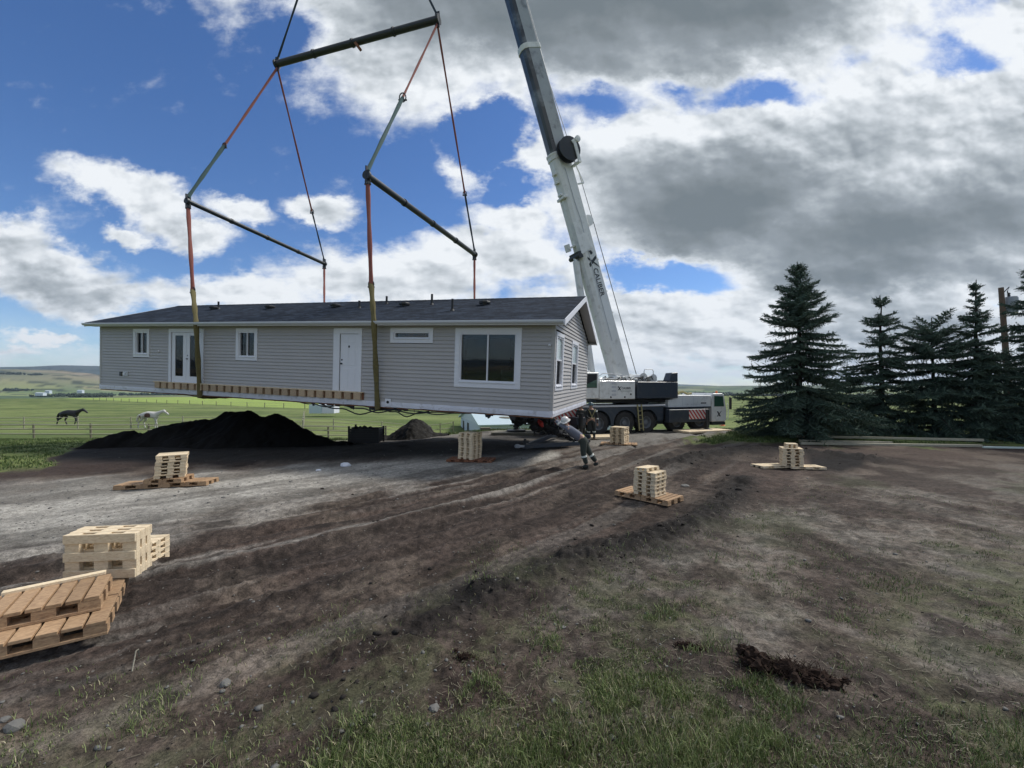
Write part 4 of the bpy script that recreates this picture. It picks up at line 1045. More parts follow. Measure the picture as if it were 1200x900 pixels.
S0 = Vector((6.8, 24.7, 0)); TIP = Vector((-7.62, 18.4, 47.0)); BF = Vector((6.12, 24.35, 2.74))
pl = Vector((TIP.x - BF.x, TIP.y - BF.y, 0)).normalized(); SANG = math.atan2(pl.y, pl.x)
SUP = Matrix.Translation(S0) @ Matrix.Rotation(SANG, 4, 'Z')
CRI = CRM.inverted()
def build_super():
    up = empty('upper_works'); up.parent = CR; up.matrix_local = CRI @ SUP
    q = Matrix(((1, 0, 0), (0, 0, 1), (0, -1, 0))).transposed(); ql = Matrix(((1, 0, 0), (0, 0, 1), (0, -1, 0))).transposed()
    t = MB(); t.lathe([(1.0, 1.3), (1.0, 1.75), (.85, 1.8)], (0, 0, 0), (0, 0, 1), 32); t.box((-2.2, -1.0, 1.62), (3.0, 1.0, 1.8)); t.build('turntable', M['black'], up, bevel=.01)
    b = MB(); b.box((.75, .45, 1.82), (3.05, 1.36, 2.80)); pnl = b.build('machinery_housing', M['crane_white'], up, bevel=.03)
    b2 = MB(); b2.box((-.2, -1.3, 1.82), (3.0, -.45, 2.7)); b2.build('machinery_housing', M['crane_white'], up, bevel=.03)
    # in this frame +x is towards the cab, +y is the side seen from the camera
    g = MB()
    for k in range(4): g.box((2.02, 1.361, 2.0 + k * .2), (2.3, 1.372, 2.12 + k * .2))
    g.build('step_slot', M['fascia'], pnl)
    g = MB()
    for (x_, z_) in ((2.35, 1.93), (1.45, 1.93), (1.05, 2.08)): g.lathe([(.05, 0), (.05, .01), (0, .012)], (x_, 1.361, z_), (0, 1, 0), 10)
    g.build('latch', M['black'], pnl)
    g = MB()
    for x_ in (1.95, 2.38): g.box((x_, 1.361, 1.86), (x_ + .012, 1.364, 2.77))
    g.build('door_seam', M['fascia'], pnl)
    X_ = Vector((-1, 0, 0)); Y_ = Vector((0, 0, 1)); Z_ = Vector((0, 1, 0))
    emblem_x(.20, 'emblem', 'black', up, mat4(X_, Y_, Z_, (1.80, 1.364, 2.40)))
    text_mesh('CALIBER', .16, 'lettering', 'steel_dark', up, mat4(X_, Y_, Z_, (1.66, 1.364, 2.40)), .003, 1.0)
    tx = MB()
    for k in range(14): tx.box((.98 + k * .055, 1.362, 2.24), (.98 + k * .055 + .032, 1.366, 2.265))
    tx.build('small_print', M['steel_dark'], up)
    # operator cab, front near side
    c = MB(); c.prism([(3.12, 1.86), (4.55, 1.86), (4.62, 2.4), (4.35, 3.20), (3.12, 3.22)], ql, (0, 1.40, 0), .95); cab = c.build('operator_cab', M['crane_white'], up, bevel=.03)
    w = MB(); w.prism([(3.25, 2.42), (4.42, 2.42), (4.26, 3.12), (3.25, 3.14)], ql, (0, 1.415, 0), .012); w.build('cab_window', M['black'], cab)
    w = MB(); w.prism([(3.27, 2.44), (4.30, 2.44), (3.27, 2.86)], ql, (0, 1.43, 0), .010); w.build('sliding_pane', M['cab_glass'], cab)
    w = MB(); w.add([Vector((x + .012, y, z)) for x, y, z in ((4.62, .5, 2.42), (4.62, 1.36, 2.42), (4.37, 1.36, 3.15), (4.37, .5, 3.15))], [(0, 1, 2, 3)]); o = w.build('front_window', M['cab_glass'], cab)
    sm = o.modifiers.new('t', 'SOLIDIFY'); sm.thickness = .012
    w = MB(); w.box((3.5, .6, 3.225), (4.2, 1.2, 3.30)); w.build('roof_hatch', M['fascia'], cab, bevel=.02)
    # counterweight
    cw = MB(); cw.box((-2.28, -1.36, 1.84), (.6, 1.36, 2.76)); cwo = cw.build('counterweight', M['crane_grey'], up, bevel=.03)
    fn = MB(); fn.prism([(-2.29, 2.765), (-1.60, 2.765), (-1.82, 3.27), (-2.29, 3.31)], ql, (0, 1.34, 0), .50); fn.build('counterweight_wing', M['crane_grey'], cwo, bevel=.03)
    lt = MB()
    for k in range(5): lt.cbox((-1.1 - .16 * k, 1.2, 2.80), (.13, .2, .07))
    lt.build('lifting_eye', M['black'], cwo)
    # winches, hoses and rails on top
    wn = MB()
    for x_, z_, r_ in ((-.15, 2.98, .27), (-.85, 2.95, .25)):
        wn.lathe([(r_, -.62), (r_, -.56), (r_ * .75, -.55), (r_ * .75, .55), (r_, .56), (r_, .62)], (x_, .35, z_), (0, 1, 0), 20)
    wn.build('winch', M['crane_white'], up, smooth=True)
    rng2 = random.Random(5)
    for i in range(46):
        x_ = rng2.uniform(-1.3, 2.6); y_ = rng2.uniform(.35, 1.2); z_ = rng2.uniform(2.6, 3.02); sx = rng2.uniform(.06, .35)
        if z_ < 2.84 and x_ > .7: z_ = 2.87
        ml = MB(); ml.cbox((x_, y_, z_), (sx, rng2.uniform(.06, .3), rng2.uniform(.05, .16)), Matrix.Translation((x_, y_, z_)) @ Matrix.Rotation(rng2.uniform(-.4, .4), 4, 'Y') @ Matrix.Translation((-x_, -y_, -z_))); ml.build('valve_block', M['crane_white'], up, bevel=.01)
    ho = MB()
    for i in range(14):
        x_ = rng2.uniform(-.9, 2.4); y_ = rng2.uniform(.5, 1.25); l = rng2.uniform(.3, .8)
        ho.path([(x_, y_, 2.84), (x_ + l * .2, y_, 2.98 + rng2.random() * .1), (x_ + l * .7, y_ + .05, 2.98), (x_ + l, y_, 2.84)], .022, 6)
    ho.path([(.7, 1.2, 2.82), (2.6, 1.2, 2.88)], .03, 6)
    ho.build('hose', M['black'], up)
    rl = MB(); rl.path([(-.62, 1.2, 2.55), (-.62, 1.2, 3.35), (-.55, 1.2, 3.45), (-.05, 1.2, 3.45), (.02, 1.2, 3.35), (.02, 1.2, 2.84)], .022, 8); rl.build('hand_rail', M['fascia'], up); rl = MB()
    rl.path([(3.1, 1.3, 3.0), (2.8, 1.3, 3.18), (1.6, 1.3, 3.12), (1.5, 1.3, 2.85)], .02, 8); rl.build('hand_rail', M['fascia'], up)
    cl = MB()
    for s_ in (-.5, .5): cl.prism([(-1.1, 1.8), (1.4, 1.8), (.4, 2.3), (-.2, 3.05), (-.75, 3.05)], ql, (0, s_ + .04, 0), .08)
    cl.build('boom_bracket', M['crane_white'], up, bevel=.02)
build_super()
def build_boom():
    d = (TIP - BF); L = d.length; d.normalize()
    side = Vector((pl.y, -pl.x, 0)) * -1   # horizontal, towards the camera
    if side.y > 0: side = -side
    nrm = d.cross(side).normalized()
    if nrm.z > 0: nrm = -nrm              # belly side: forward-down
    # belly points forward (towards pl) and down
    if nrm.dot(pl) < 0: nrm = -nrm
    BM_ = mat4(side, nrm, d, BF)          # local x = near side, y = belly, z = along the boom
    if BM_.to_3x3().determinant() < 0: BM_ = mat4(side, nrm, d, BF)
    bo = empty('boom'); bo.parent = CR; bo.matrix_local = CRI @ BM_
    def z_at(py):  # length along the boom where it crosses image row py
        v = (HZ - py) / F; return (v * BF.y - (BF.z - CAMH)) / (d.z - v * d.y)
    def section(name, z0, z1, h, w, m_, collar=True, cm=None):
        mb = MB(); c = .10 * h
        pr = [(-w/2, -h/2 + c * .6), (-w/2 + c * .6, -h/2), (w/2 - c * .6, -h/2), (w/2, -h/2 + c * .6), (w/2, h * .22), (w * .40, h * .40), (w * .2, h * .49), (-w * .2, h * .49), (-w * .40, h * .40), (-w/2, h * .22)]
        mb.prism(pr, Matrix.Identity(3), (0, 0, z0), z1 - z0)
        o = mb.build(name, M[m_], bo, smooth=False, bevel=.02)
        if collar:
            cb = MB(); k = 1.09; cb.prism([(x * k, y * k) for x, y in pr], Matrix.Identity(3), (0, 0, z1 - .28), .30); cb.prism([(x * 1.13, y * 1.13) for x, y in pr], Matrix.Identity(3), (0, 0, z1 - .05), .1)
            cb.build('boom_collar', M[cm or m_], o, bevel=.01)
        return o
    z1 = z_at(182); z2 = z_at(57)
    sa = section('boom_section', -.1, z1, 1.04, .80, 'crane_white')
    foot = MB(); foot.tube((-.5, 0, 0), (.5, 0, 0), .3, n=20); foot.build('boom_pivot', M['crane_white'], bo, smooth=True)
    # upper sections: lit near side and shaded belly painted into the colours
    def lit_shaded_section(name, z0, z1, h, w):
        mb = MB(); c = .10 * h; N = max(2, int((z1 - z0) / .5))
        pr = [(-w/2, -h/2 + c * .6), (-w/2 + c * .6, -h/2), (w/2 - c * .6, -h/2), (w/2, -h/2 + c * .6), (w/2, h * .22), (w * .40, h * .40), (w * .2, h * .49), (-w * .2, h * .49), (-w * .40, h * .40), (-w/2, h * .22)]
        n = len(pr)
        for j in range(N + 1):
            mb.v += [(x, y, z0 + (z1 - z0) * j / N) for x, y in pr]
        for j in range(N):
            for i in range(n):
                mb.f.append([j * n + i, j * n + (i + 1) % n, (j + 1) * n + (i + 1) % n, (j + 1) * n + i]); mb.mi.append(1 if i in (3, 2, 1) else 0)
        o = mb.build(name, None, bo, mats=[M['boom_shade'], M['boom_lit']])
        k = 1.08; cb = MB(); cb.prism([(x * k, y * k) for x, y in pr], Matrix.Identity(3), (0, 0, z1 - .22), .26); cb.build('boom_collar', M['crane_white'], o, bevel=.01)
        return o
    lit_shaded_section('boom_section', z1, z2, .99, .80); lit_shaded_section('boom_section', z2, z2 + 9.5, .93, .75)
    lit_shaded_section('boom_section', z2 + 9.5, L - 1.2, .80, .64)
    hd_ = MB(); q = Matrix(((0, 1, 0), (0, 0, 1), (1, 0, 0))).transposed()
    for s_ in (-.34, .30): hd_.prism([(-.45, 0), (.5, 0), (.75, 1.3), (.3, 1.7), (-.5, 1.5)], Matrix(((0, 1, 0), (0, 0, 1), (1, 0, 0))).transposed(), (s_, 0, L - 1.3), .04)
    hd_.build('boom_head', M['crane_white'], bo)
    sv = MB()
    for x_ in (-.2, -.07, .07, .2): sv.lathe([(.38, -.04), (.34, 0), (.38, .04)], (x_, .5, L + .0), (1, 0, 0), 20)
    sv.lathe([(.3, -.04), (.27, 0), (.3, .04)], (0, -.3, L + .1), (1, 0, 0), 20); sv.build('sheave', M['steel_dark'], bo)
    # details on the near side of the base section
    zr = z_at(184); x0 = .405
    rl = MB(); rl.lathe([(.12, 0), (.14, .10), (.62, .12), (.62, .17), (.30, .18), (.30, .40), (.62, .41), (.62, .46), (.1, .48)], (x0 + .02, -.25, zr), (1, 0, 0), 28)
    reel = rl.build('cable_reel', M['steel_dark'], bo, smooth=True)
    br = MB(); br.bar((x0 + .56, -.55, zr + .25), (x0 + .56, -.55, zr - .75), .18, .06, (1, 0, 0)); br.bar((x0 + .56, -.40, zr + .25), (x0 + .56, -.85, zr + .45), .16, .06, (1, 0, 0))
    br.bar((x0 + .0, -.45, zr - .75), (x0 + .6, -.55, zr - .75), .2, .1); br.lathe([(.16, 0), (.16, .1), (0, .12)], (x0 + .56, -.75, zr + .35), (1, 0, 0), 14); br.build('reel_bracket', M['crane_white'], reel, bevel=.01)
    z_b = z_at(262); dr = MB(); dr.lathe([(.30, -.1), (.30, -.06), (.2, -.05), (.2, .05), (.30, .06), (.30, .1), (.1, .12)], (.05, -.76, z_b), (1, 0, 0), 22)
    dr.bar((.05, -.50, z_b), (.05, -.78, z_b), .12, .2); dr.build('rope_pulley', M['crane_white'], bo, smooth=True)
    z_c = z_at(218); ar = MB(); ar.bar((.3, -.5, z_c - .1), (.3, -.95, z_c - .1), .07, .07); ar.bar((.3, -.95, z_c - .1), (.3, -.62, z_c + 1.5), .05, .05); ar.build('rope_guide', M['crane_white'], bo)
    zb = z_at(286); b2 = MB(); b2.bar((0, .5, zb), (0, .95, zb - .1), .3, .10); b2.bar((0, .95, zb - .25), (0, .95, zb + .15), .3, .08); b2.build('belly_bracket', M['crane_white'], bo, bevel=.01)
    for py_ in (204, 214, 228, 308, 345, 370):
        zz = z_at(py_); b3 = MB(); sgn = 1 if py_ in (204, 214, 228) else -1
        b3.cbox((.1, sgn * .56, zz), (.3, .16, .10)); b3.build('lug', M['crane_white'], bo, bevel=.01)
    cl = MB(); z_d = z_at(232); cl.cbox((.1, .50, z_d), (.75, .24, .14)); cl.build('clamp', M['crane_white'], bo, bevel=.02)
    # gusset where the luffing cylinder holds the boom
    zg0, zg1 = z_at(299), z_at(262)
    gs = MB()
    gs.prism([(.50, zg0), (-.30, zg0 + .25), (-.1, zg0 + .9), (.3, zg1), (.50, zg1)], Matrix(((0, 1, 0), (0, 0, 1), (1, 0, 0))).transposed(), (.405, 0, 0), .05); gs.build('gusset', M['crane_white'], bo, bevel=.01)
    gs = MB(); gs.tube((-.5, .62, zg0), (.5, .62, zg0), .13, n=14); gs.cbox((0, .56, zg0 + .05), (.9, .25, .35)); gs.build('cylinder_pin', M['steel_dark'], bo, smooth=True)
    # lettering that runs down the near side
    X_ = Vector((0, 0, -1)); Y_ = Vector((0, -1, 0)); Z_ = Vector((1, 0, 0))   # the boom frame is mirrored, so this reads the right way round
    emblem_x(.55, 'emblem', 'steel_dark', bo, mat4(X_, Y_, Z_, (.4105, -.10, z_at(309))))
    text_mesh('CALIBER', .40, 'lettering', 'steel_dark', bo, mat4(X_, Y_, Z_, (.4105, -.12, z_at(317))), .004, 1.02)
    mk = MB()
    for py_, s_ in ((290, .10), (299, .12)): mk.prism([(-s_, -s_), (s_, -s_ * .2), (s_ * .4, s_), (-s_, s_ * .4)], Matrix((X_, Y_, Z_)).transposed(), (.4105, -.12, z_at(py_)), .006)
    mk.build('boom_mark', M['steel_dark'], bo)
    # cable along the side
    cb = MB(); cb.path([(.43, .05, z_at(200)), (.43, .02, z_at(240)), (.44, -.05, z_at(262)), (.43, .03, z_at(300)), (.43, .08, z_at(400))], .018, 6); cb.build('cable', M['fascia'], bo)
    # luffing cylinder from the upper works to the pin
    top = BM_ @ Vector((0, .62, zg0)); bot = SUP @ Vector((2.4, 0, 1.95))
    Ci = CRI; lf = MB(); a = Ci @ bot; b = Ci @ top
    lf.tube(a, a.lerp(b, .97), .19, n=20); cyl = lf.build('luffing_cylinder', M['crane_white'], CR, smooth=True)
    lr = MB(); lr.tube(a.lerp(b, .9), b, .12, n=16); lr.build('piston_rod', M['chrome'], cyl, smooth=True)
    # hoist rope along the back of the boom, over the head, down to the hook
    W_ = lambda p: Ci @ (BM_ @ Vector(p))
    w = MB(); drum = Ci @ (SUP @ Vector((-.15, .35, 3.2)))
    w.path([drum, W_((.1, -.78 - .28, z_b))], .022, 6); w.path([W_((.1, -1.05, z_b)), W_((.1, -1.0, z_c)), W_((.1, -.68, z_at(100))), W_((0, -.62, L - .3)), W_((0, -.3, L + .42)), W_((0, .5, L + .39)), W_((0, .86, L + .2))], .018, 6)
    hk = Ci @ (HOOK + Vector((0, 0, 1.6)))
    for dx in (-.2, -.07, .07, .2): w.path([W_((dx, .86, L)), hk + Vector((dx, 0, 0))], .014, 5)
    w.build('hoist_rope', M['wire'], CR)
    hb = MB(); h0 = Ci @ HOOK
    hb.lathe([(.34, -.25), (.38, -.2), (.38, .2), (.34, .25)], h0 + Vector((0, 0, 1.4)), (1, 0, 0), 22); hb.bar(h0 + Vector((0, 0, 1.1)), h0 + Vector((0, 0, .5)), .2, .2)
    hb.path([h0 + Vector((.25 * math.sin(t), 0, .25 - .25 * math.cos(t))) for t in [i * .5 for i in range(10)]], .06, 8); hb.build('hook_block', M['red'], CR)
build_boom()
# ================================================================== outrigger mats and timber on the ground
def gpt(px, py, dz=0.0):
    """point on the terrain seen at a picture position"""
    d = Vector(((px - 600) / F, 1, (HZ - py) / F)); lo, hi = 1.0, 200.0
    ys = np.linspace(1, 120, 2400); zz = height(d.x * ys, ys, False); ray = CAMH + d.z * ys
    k = np.argmax(ray < zz); y = ys[k] if ray[k] < zz[k] else 100.0
    return Vector((d.x * y, y, float(zz[k]) + dz))
def plank_obj(name, a, b, w, h, m_, label, cat='timber', group=None, z=None):
    a = Vector(a); b = Vector(b); c = (a + b) / 2; mb = MB(); mb.bar(a - c, b - c, w, h); o = mb.build(name, M[m_], bevel=.008); o.location = c
    return tag(o, label, cat, group)
# front mat below the near front outrigger
def mat_pad(c, size, rz, m_, label, nb=6):
    o = MB(); L, Wd, Hh = size; w = Wd / nb
    for i in range(nb): o.box((-L/2 + random.uniform(-.03, .03), -Wd/2 + i * w, 0), (L/2 + random.uniform(-.03, .03), -Wd/2 + (i + 1) * w - .012, Hh))
    ob = o.build('outrigger_mat', M[m_], bevel=.006); ob.location = c; ob.rotation_euler = (0, 0, rz)
    return tag(ob, label, 'mat', 'mats under the outriggers')
def crw(x, y, z=0): 
    p = CRM @ Vector((x, y, 0)); return Vector((p.x, p.y, hz(p.x, p.y) + z))
mat_pad(crw(6.2, -2.1, .02), (3.0, 1.3, .10), R(20.7), 'pale_wood', 'pale plank mat on the ground under the front outrigger of the crane')
mat_pad(crw(-1.3, -2.75, .02), (2.4, 1.1, .10), R(12), 'pale_wood', 'pale plank mat under the rear outrigger beside the standing workers')
# the free-standing leg seen below the house
jc = gpt(605, 509); JD = jc.y
o = mat_pad(jc + Vector((-.15, 0, .02)), (2.2, 1.4, .12), R(-6), 'grey_wood', 'grey plank mat under the round jack foot left of the crane')
jk = empty('jack_stand', jc + Vector((0, .1, .15)), label='dark round steel jack leg standing on mats under the house edge', cat='jack')
m_ = MB(); m_.lathe([(.50, 0), (.50, .07), (.46, .09), (.16, .12), (.14, .17)], (0, 0, 0), (0, 0, 1), 28); m_.build('jack_foot', M['steel_dark'], jk, smooth=True)
m_ = MB(); m_.tube((0, 0, .15), (0, 0, 1.5), .11, n=18); m_.lathe([(.11, 0), (.17, .02), (.17, .10), (.11, .12)], (0, 0, .2), (0, 0, 1), 18); m_.build('jack_leg', M['steel_dark'], jk, smooth=True)
m_ = MB(); m_.bar((-.34, -.02, .33), (.34, .05, .38), .05, .05); m_.build('jack_handle', M['steel_dark'], jk)
m_ = MB(); m_.box((-.1, -.15, 1.38), (2.4, .15, 1.6)); m_.build('outrigger_arm', M['crane_grey'], jk, bevel=.02)
c = gpt(630, 507.5); plank_obj('timber_block', c + Vector((-.1, 0, .14)), c + Vector((.75, .12, .14)), .35, .22, 'grey_wood', 'dark timber block at the right edge of the jack mat')
c = gpt(567, 506.5); plank_obj('timber_block', c + Vector((-.2, 0, .2)), c + Vector((.35, .1, .2)), .3, .12, 'grey_wood', 'dark timber block at the left edge of the jack mat')

bnd = empty('hanging_bundle', at(640, 498, 17.2), label='dark tangled bundle of torn underlay and hoses hanging below the house end', cat='bundle'); rb_ = random.Random(9)
bp_ = [at(*q) for q in ((606, 490, 16.8), (616, 493, 17), (628, 496, 17.1), (640, 501, 17.2), (652, 503, 17.3), (662, 508, 17.4), (671, 514, 17.5))]; bm = bmesh.new()
for i in range(90):
    t = rb_.random() * 5.99; k = int(t); c = bp_[k].lerp(bp_[k + 1], t - k) - bnd.location; w_ = .09 + .16 * math.sin(math.pi * min(1, t / 5.2)); c += Vector((rb_.gauss(0, w_ * .7), rb_.gauss(0, .15), rb_.gauss(0, w_ * .7)))
    vs = bmesh.ops.create_icosphere(bm, subdivisions=2, radius=rb_.uniform(.05, .14))['verts']
    for v in vs: v.co = Vector((v.co.x * 1.5, v.co.y, v.co.z)) * rb_.uniform(.7, 1.2) + c
me = bpy.data.meshes.new('torn_sheet'); bm.to_mesh(me); bm.free(); me.materials.append(M['belly']); bo2 = bpy.data.objects.new('torn_sheet', me); COL.objects.link(bo2); bo2.parent = bnd
for i in range(5):
    m_ = MB(); m_.path([q - bnd.location + Vector((rb_.uniform(-.12, .12), rb_.uniform(-.3, -.1), rb_.uniform(-.16, .16))) for q in bp_], .025, 6); m_.build('hose', M['black'], bnd, smooth=True)
m_ = MB(); m_.path([at(630, 492, 16.8) - bnd.location, at(634, 496, 16.75) - bnd.location, at(636, 500, 16.8) - bnd.location], .07, 8, rs=[.05, .10, .05]); m_.build('red_cloth', M['red'], bnd, smooth=True)

# A-frame tow hitch lying on the ground
hg = gpt(607, 527); hgr = gpt(692, 517); hgr2 = gpt(690, 524)
th = empty('tow_hitch', hg, label='dark steel tow hitch frame lying on the soil below the house corner', cat='tow hitch')
def L_(p): return Vector(p) - hg
m_ = MB(); m_.bar(L_(hg + Vector((.25, 0, .12))), L_(gpt(655, 514) + Vector((0, 0, .28))), .13, .16); m_.bar(L_(gpt(655, 514) + Vector((0, 0, .28))), L_(hgr + Vector((0, 0, .2))), .13, .16); m_.build('hitch_arm', M['crane_grey'], th, bevel=.01)
m_ = MB(); m_.bar(L_(hg + Vector((.25, -.05, .12))), L_(hgr2 + Vector((0, 0, .18))), .13, .16); m_.build('hitch_arm', M['crane_grey'], th, bevel=.01)
m_ = MB(); m_.lathe([(.10, -.05), (.12, .02), (.08, .08), (0, .10)], (-.02, 0, .12), (0, 0, 1), 14); m_.bar((-.02, 0, .13), (.3, 0, .14), .12, .08); m_.build('hitch_coupler', M['fascia'], th, smooth=True)
m_ = MB(); m_.tube((.28, .0, .05), (.28, 0, .42), .05, n=12); m_.bar((.20, 0, .30), (.42, .02, .30), .05, .12); m_.lathe([(.10, 0), (.10, .02), (0, .03)], (.28, 0, .02), (0, 0, 1), 12); m_.build('hitch_jack', M['steel_dark'], th, smooth=True)
for (a, b, lab) in (((640, 525.5), (656, 525), 'short dark timber block under the tow hitch arm'), ((673, 517), (690, 519), 'dark timber block under the rear of the tow hitch')):
    pa, pb = gpt(*a), gpt(*b); plank_obj('timber_block', pa + Vector((0, 0, .08)), pb + Vector((0, 0, .08)), .25, .13, 'belly', lab)

# ================================================================== crib pallets
def make_pallet(name, w, d, h, m_, nb=5, boards_along='x', label=None, mode='crib', group=None):
    """block pallet: deck boards on nine blocks, base runners below; origin in the middle of its foot"""
    o = empty(name, label=label, cat='pallet', group=group)
    t = h * .24
    dk = MB(); gap = .012 if mode == 'crib' else .022
    if boards_along == 'x': bw = d / nb; [dk.box((-w/2, -d/2 + i * bw + gap / 2, h - t), (w/2, -d/2 + (i + 1) * bw - gap / 2, h - .0015)) for i in range(nb)]
    else: bw = w / nb; [dk.box((-w/2 + i * bw + gap / 2, -d/2, h - t), (-w/2 + (i + 1) * bw - gap / 2, d/2, h - .0015)) for i in range(nb)]
    dk.build('deck', m_, o, bevel=.003)
    bs = MB(); rw = .2 * (d if boards_along != 'x' else w)
    if boards_along == 'x':
        for k in (-1, 0, 1): bs.box((k * (w/2 - rw/2) - rw/2, -d/2, 0), (k * (w/2 - rw/2) + rw/2, d/2, t * .8))
    else:
        for k in (-1, 0, 1): bs.box((-w/2, k * (d/2 - rw/2) - rw/2, 0), (w/2, k * (d/2 - rw/2) + rw/2, t * .8))
    bs.build('base_boards', m_, o, bevel=.003)
    bx, by = w * .21, d * .21
    for i in (-1, 0, 1):
        for j in (-1, 0, 1):
            b = MB(); cx = i * (w/2 - bx/2); cy = j * (d/2 - by/2); e = .002
            b.box((cx - bx/2 + e, cy - by/2 + e, t * .8 + .0005), (cx + bx/2 - e, cy + by/2 - e, h - t - .0005)); b.build('block', m_, o)
    return o
ORD = ['bottom', 'second', 'third', 'fourth', 'fifth', 'sixth', 'seventh', 'eighth', 'ninth', 'tenth', 'eleventh', 'twelfth']
def stack_at(p, s, h, n, ang, where, m_='pale_wood', d=None, jit=.012, shear=(0, 0), grp=None):
    d = d or s; base = make_pallet('crib_pallet', s, d, h, M[m_], 5, 'x')
    for k in range(n):
        o = base if k == 0 else copy_tree(base)
        pos = Vector(p) + Vector((random.uniform(-jit, jit) + shear[0] * k, random.uniform(-jit, jit) + shear[1] * k, k * h))
        o.location = pos; o.rotation_euler = (0, 0, ang + random.uniform(-.03, .03) + (math.pi / 2 if k % 2 else 0) * (1 if abs(d - s) < .01 else 0))
        which = 'topmost' if k == n - 1 else ORD[k] + (' from the bottom' if k else '')
        tag(o, f'pale crib pallet, {which}, stack {where}' if k else f'pale crib pallet at the bottom of the stack {where}', 'pallet', 'pale crib pallets stacked ' + where)
    return Vector(p) + Vector((0, 0, n * h))
def base_pair(pc, ang, w, d, h, where, m_='brown_wood', sep=None, zoff=0):
    """two low pallets side by side along ang"""
    ax = Vector((math.cos(ang), math.sin(ang), 0)); sep = sep or w + .015
    b = make_pallet('base_pallet', w, d, h, M[m_], 6, 'y', mode='base')
    for k, s_ in enumerate((-.5, .5)):
        o = b if k == 0 else copy_tree(b)
        q = pc + ax * sep * s_; o.location = Vector((q.x, q.y, pc.z)); o.rotation_euler = (0, 0, ang + random.uniform(-.02, .02))
        side = ('left' if (ax.x * s_) < 0 else 'right')
        tag(o, f'low {"reddish brown" if m_ == "red_wood" else "brown"} base pallet, {side} of two under stack {where}', 'pallet', 'low base pallets under the crib stacks')
# stack in the middle right (760,565)
a0 = math.atan2(-.4, .33) * 1.0
cA = Vector(((2.26 + 3.58) / 2 + .02, (9.5 + 8.97) / 2 + .03, 0)); cA.z = hz(cA.x, cA.y, True) + .01
base_pair(cA, R(-47), .62, .66, .11, 'in front of the crane tracks')
t0 = stack_at(cA + Vector((0, -.10, .112)), .50, .083, 6, R(-47), 'in front of the crane tracks', d=.47)
o = make_pallet('crib_pallet', .46, .30, .075, M['pale_wood'], 3); o.location = t0 + Vector((-.04, .05, 0)); o.rotation_euler = (R(-4), 0, R(38)); tag(o, 'narrow pale pallet piece lying loose on top of the middle crib stack', 'pallet')
# stack on the far right (933,535)
p = gpt(931, 549.5); p.z = hz(p.x, p.y, True) + .02
for k, (dx, dy, rz) in enumerate(((-.55, .16, 8), (.35, -.02, -6))):
    o = make_pallet('base_pallet', .95, .55, .07, M['pale_wood'], 6, 'y', mode='base'); o.location = p + Vector((dx, dy + .1, 0)); o.rotation_euler = (R(-2), 0, R(rz))
    tag(o, ('left' if k == 0 else 'right') + ' pale low base pallet under the crib stack near the spruces', 'pallet', 'low base pallets under the crib stacks')
t0 = stack_at(p + Vector((0.02, .18, .072)), .54, .088, 6, R(-22), 'near the spruce trees', d=.50)
o = make_pallet('crib_pallet', .30, .26, .13, M['pale_wood'], 3); o.location = t0 + Vector((-.01, 0, 0)); o.rotation_euler = (0, 0, R(-18)); tag(o, 'small pale block pallet on top of the crib stack near the spruces', 'pallet')
# stack below the house (550,523)
p = gpt(550, 541); p.z = hz(p.x, p.y, True) + .01
base_pair(p + Vector((.05, .15, 0)), R(-8), .75, .7, .07, 'below the house', 'red_wood')
stack_at(p + Vector((0, .22, .072)), .56, .078, 11, R(-32), 'below the house', shear=(.001, 0))
# stack by the crane (727,508)
p = gpt(728, 522); p.z = hz(p.x, p.y, True) + .01
base_pair(p + Vector((-.05, .2, 0)), R(-15), .75, .7, .05, 'beside the crane wheels')
stack_at(p + Vector((0, .28, .052)), .62, .076, 9, R(-34), 'beside the crane wheels')
# stack on the left gravel (195,555)
p = gpt(193, 571); p.z = hz(p.x, p.y, True) + .0
for k, (dx, dy, rz, zz, ww) in enumerate(((-.42, .05, 14, 0, 1.15), (.42, .32, 10, 0, .95), (.0, .15, 12, .115, .8))):
    o = make_pallet('base_pallet', ww, .62, .11, M['brown_wood'], 6, 'y', mode='base'); o.location = p + Vector((dx, dy, zz)); o.rotation_euler = (R(-2 if k < 2 else 0), 0, R(rz))
    tag(o, 'weathered brown base pallet, ' + ('left one', 'right one', 'upper one')[k] + ' under the gravel stack', 'pallet', 'low base pallets under the crib stacks')
stack_at(p + Vector((.02, .16, .235)), .60, .079, 7, R(34), 'on the pale gravel', shear=(.010, 0))
# the near group on the left
e1 = Vector((-.82, -.572, 0)).normalized(); e2 = Vector((-.572, .82, 0)); c0 = Vector((-3.87, 4.12, 0)); ga = math.atan2(e2.y, e2.x) - math.pi / 2
def npal(u, v, z, w, d, h, m_, nb, name, lab, grp='brown base pallets of the nearest pile', rz=0):
    o = make_pallet(name, w, d, h, M[m_], nb, 'y', mode='base'); q = c0 + e1 * u + e2 * v; o.location = (q.x, q.y, z); o.rotation_euler = (0, 0, ga + rz); return tag(o, lab, 'pallet', grp)
zb = hz(-4.3, 4.4, True) + .015
npal(.42, .33, zb, .82, .64, .14, 'brown_wood', 5, 'base_pallet', 'brown pallet at the front right of the nearest pile, partly covered')
npal(1.27, .31, zb - .01, .82, .64, .14, 'brown_wood', 5, 'base_pallet', 'brown pallet running out of the picture edge in the nearest pile')
npal(.42, 1.0, zb, .82, .64, .14, 'brown_wood', 5, 'base_pallet', 'brown pallet under the upright pale pallets of the nearest pile')
npal(1.27, .99, zb, .82, .64, .14, 'brown_wood', 5, 'base_pallet', 'brown pallet at the back left of the nearest pile')
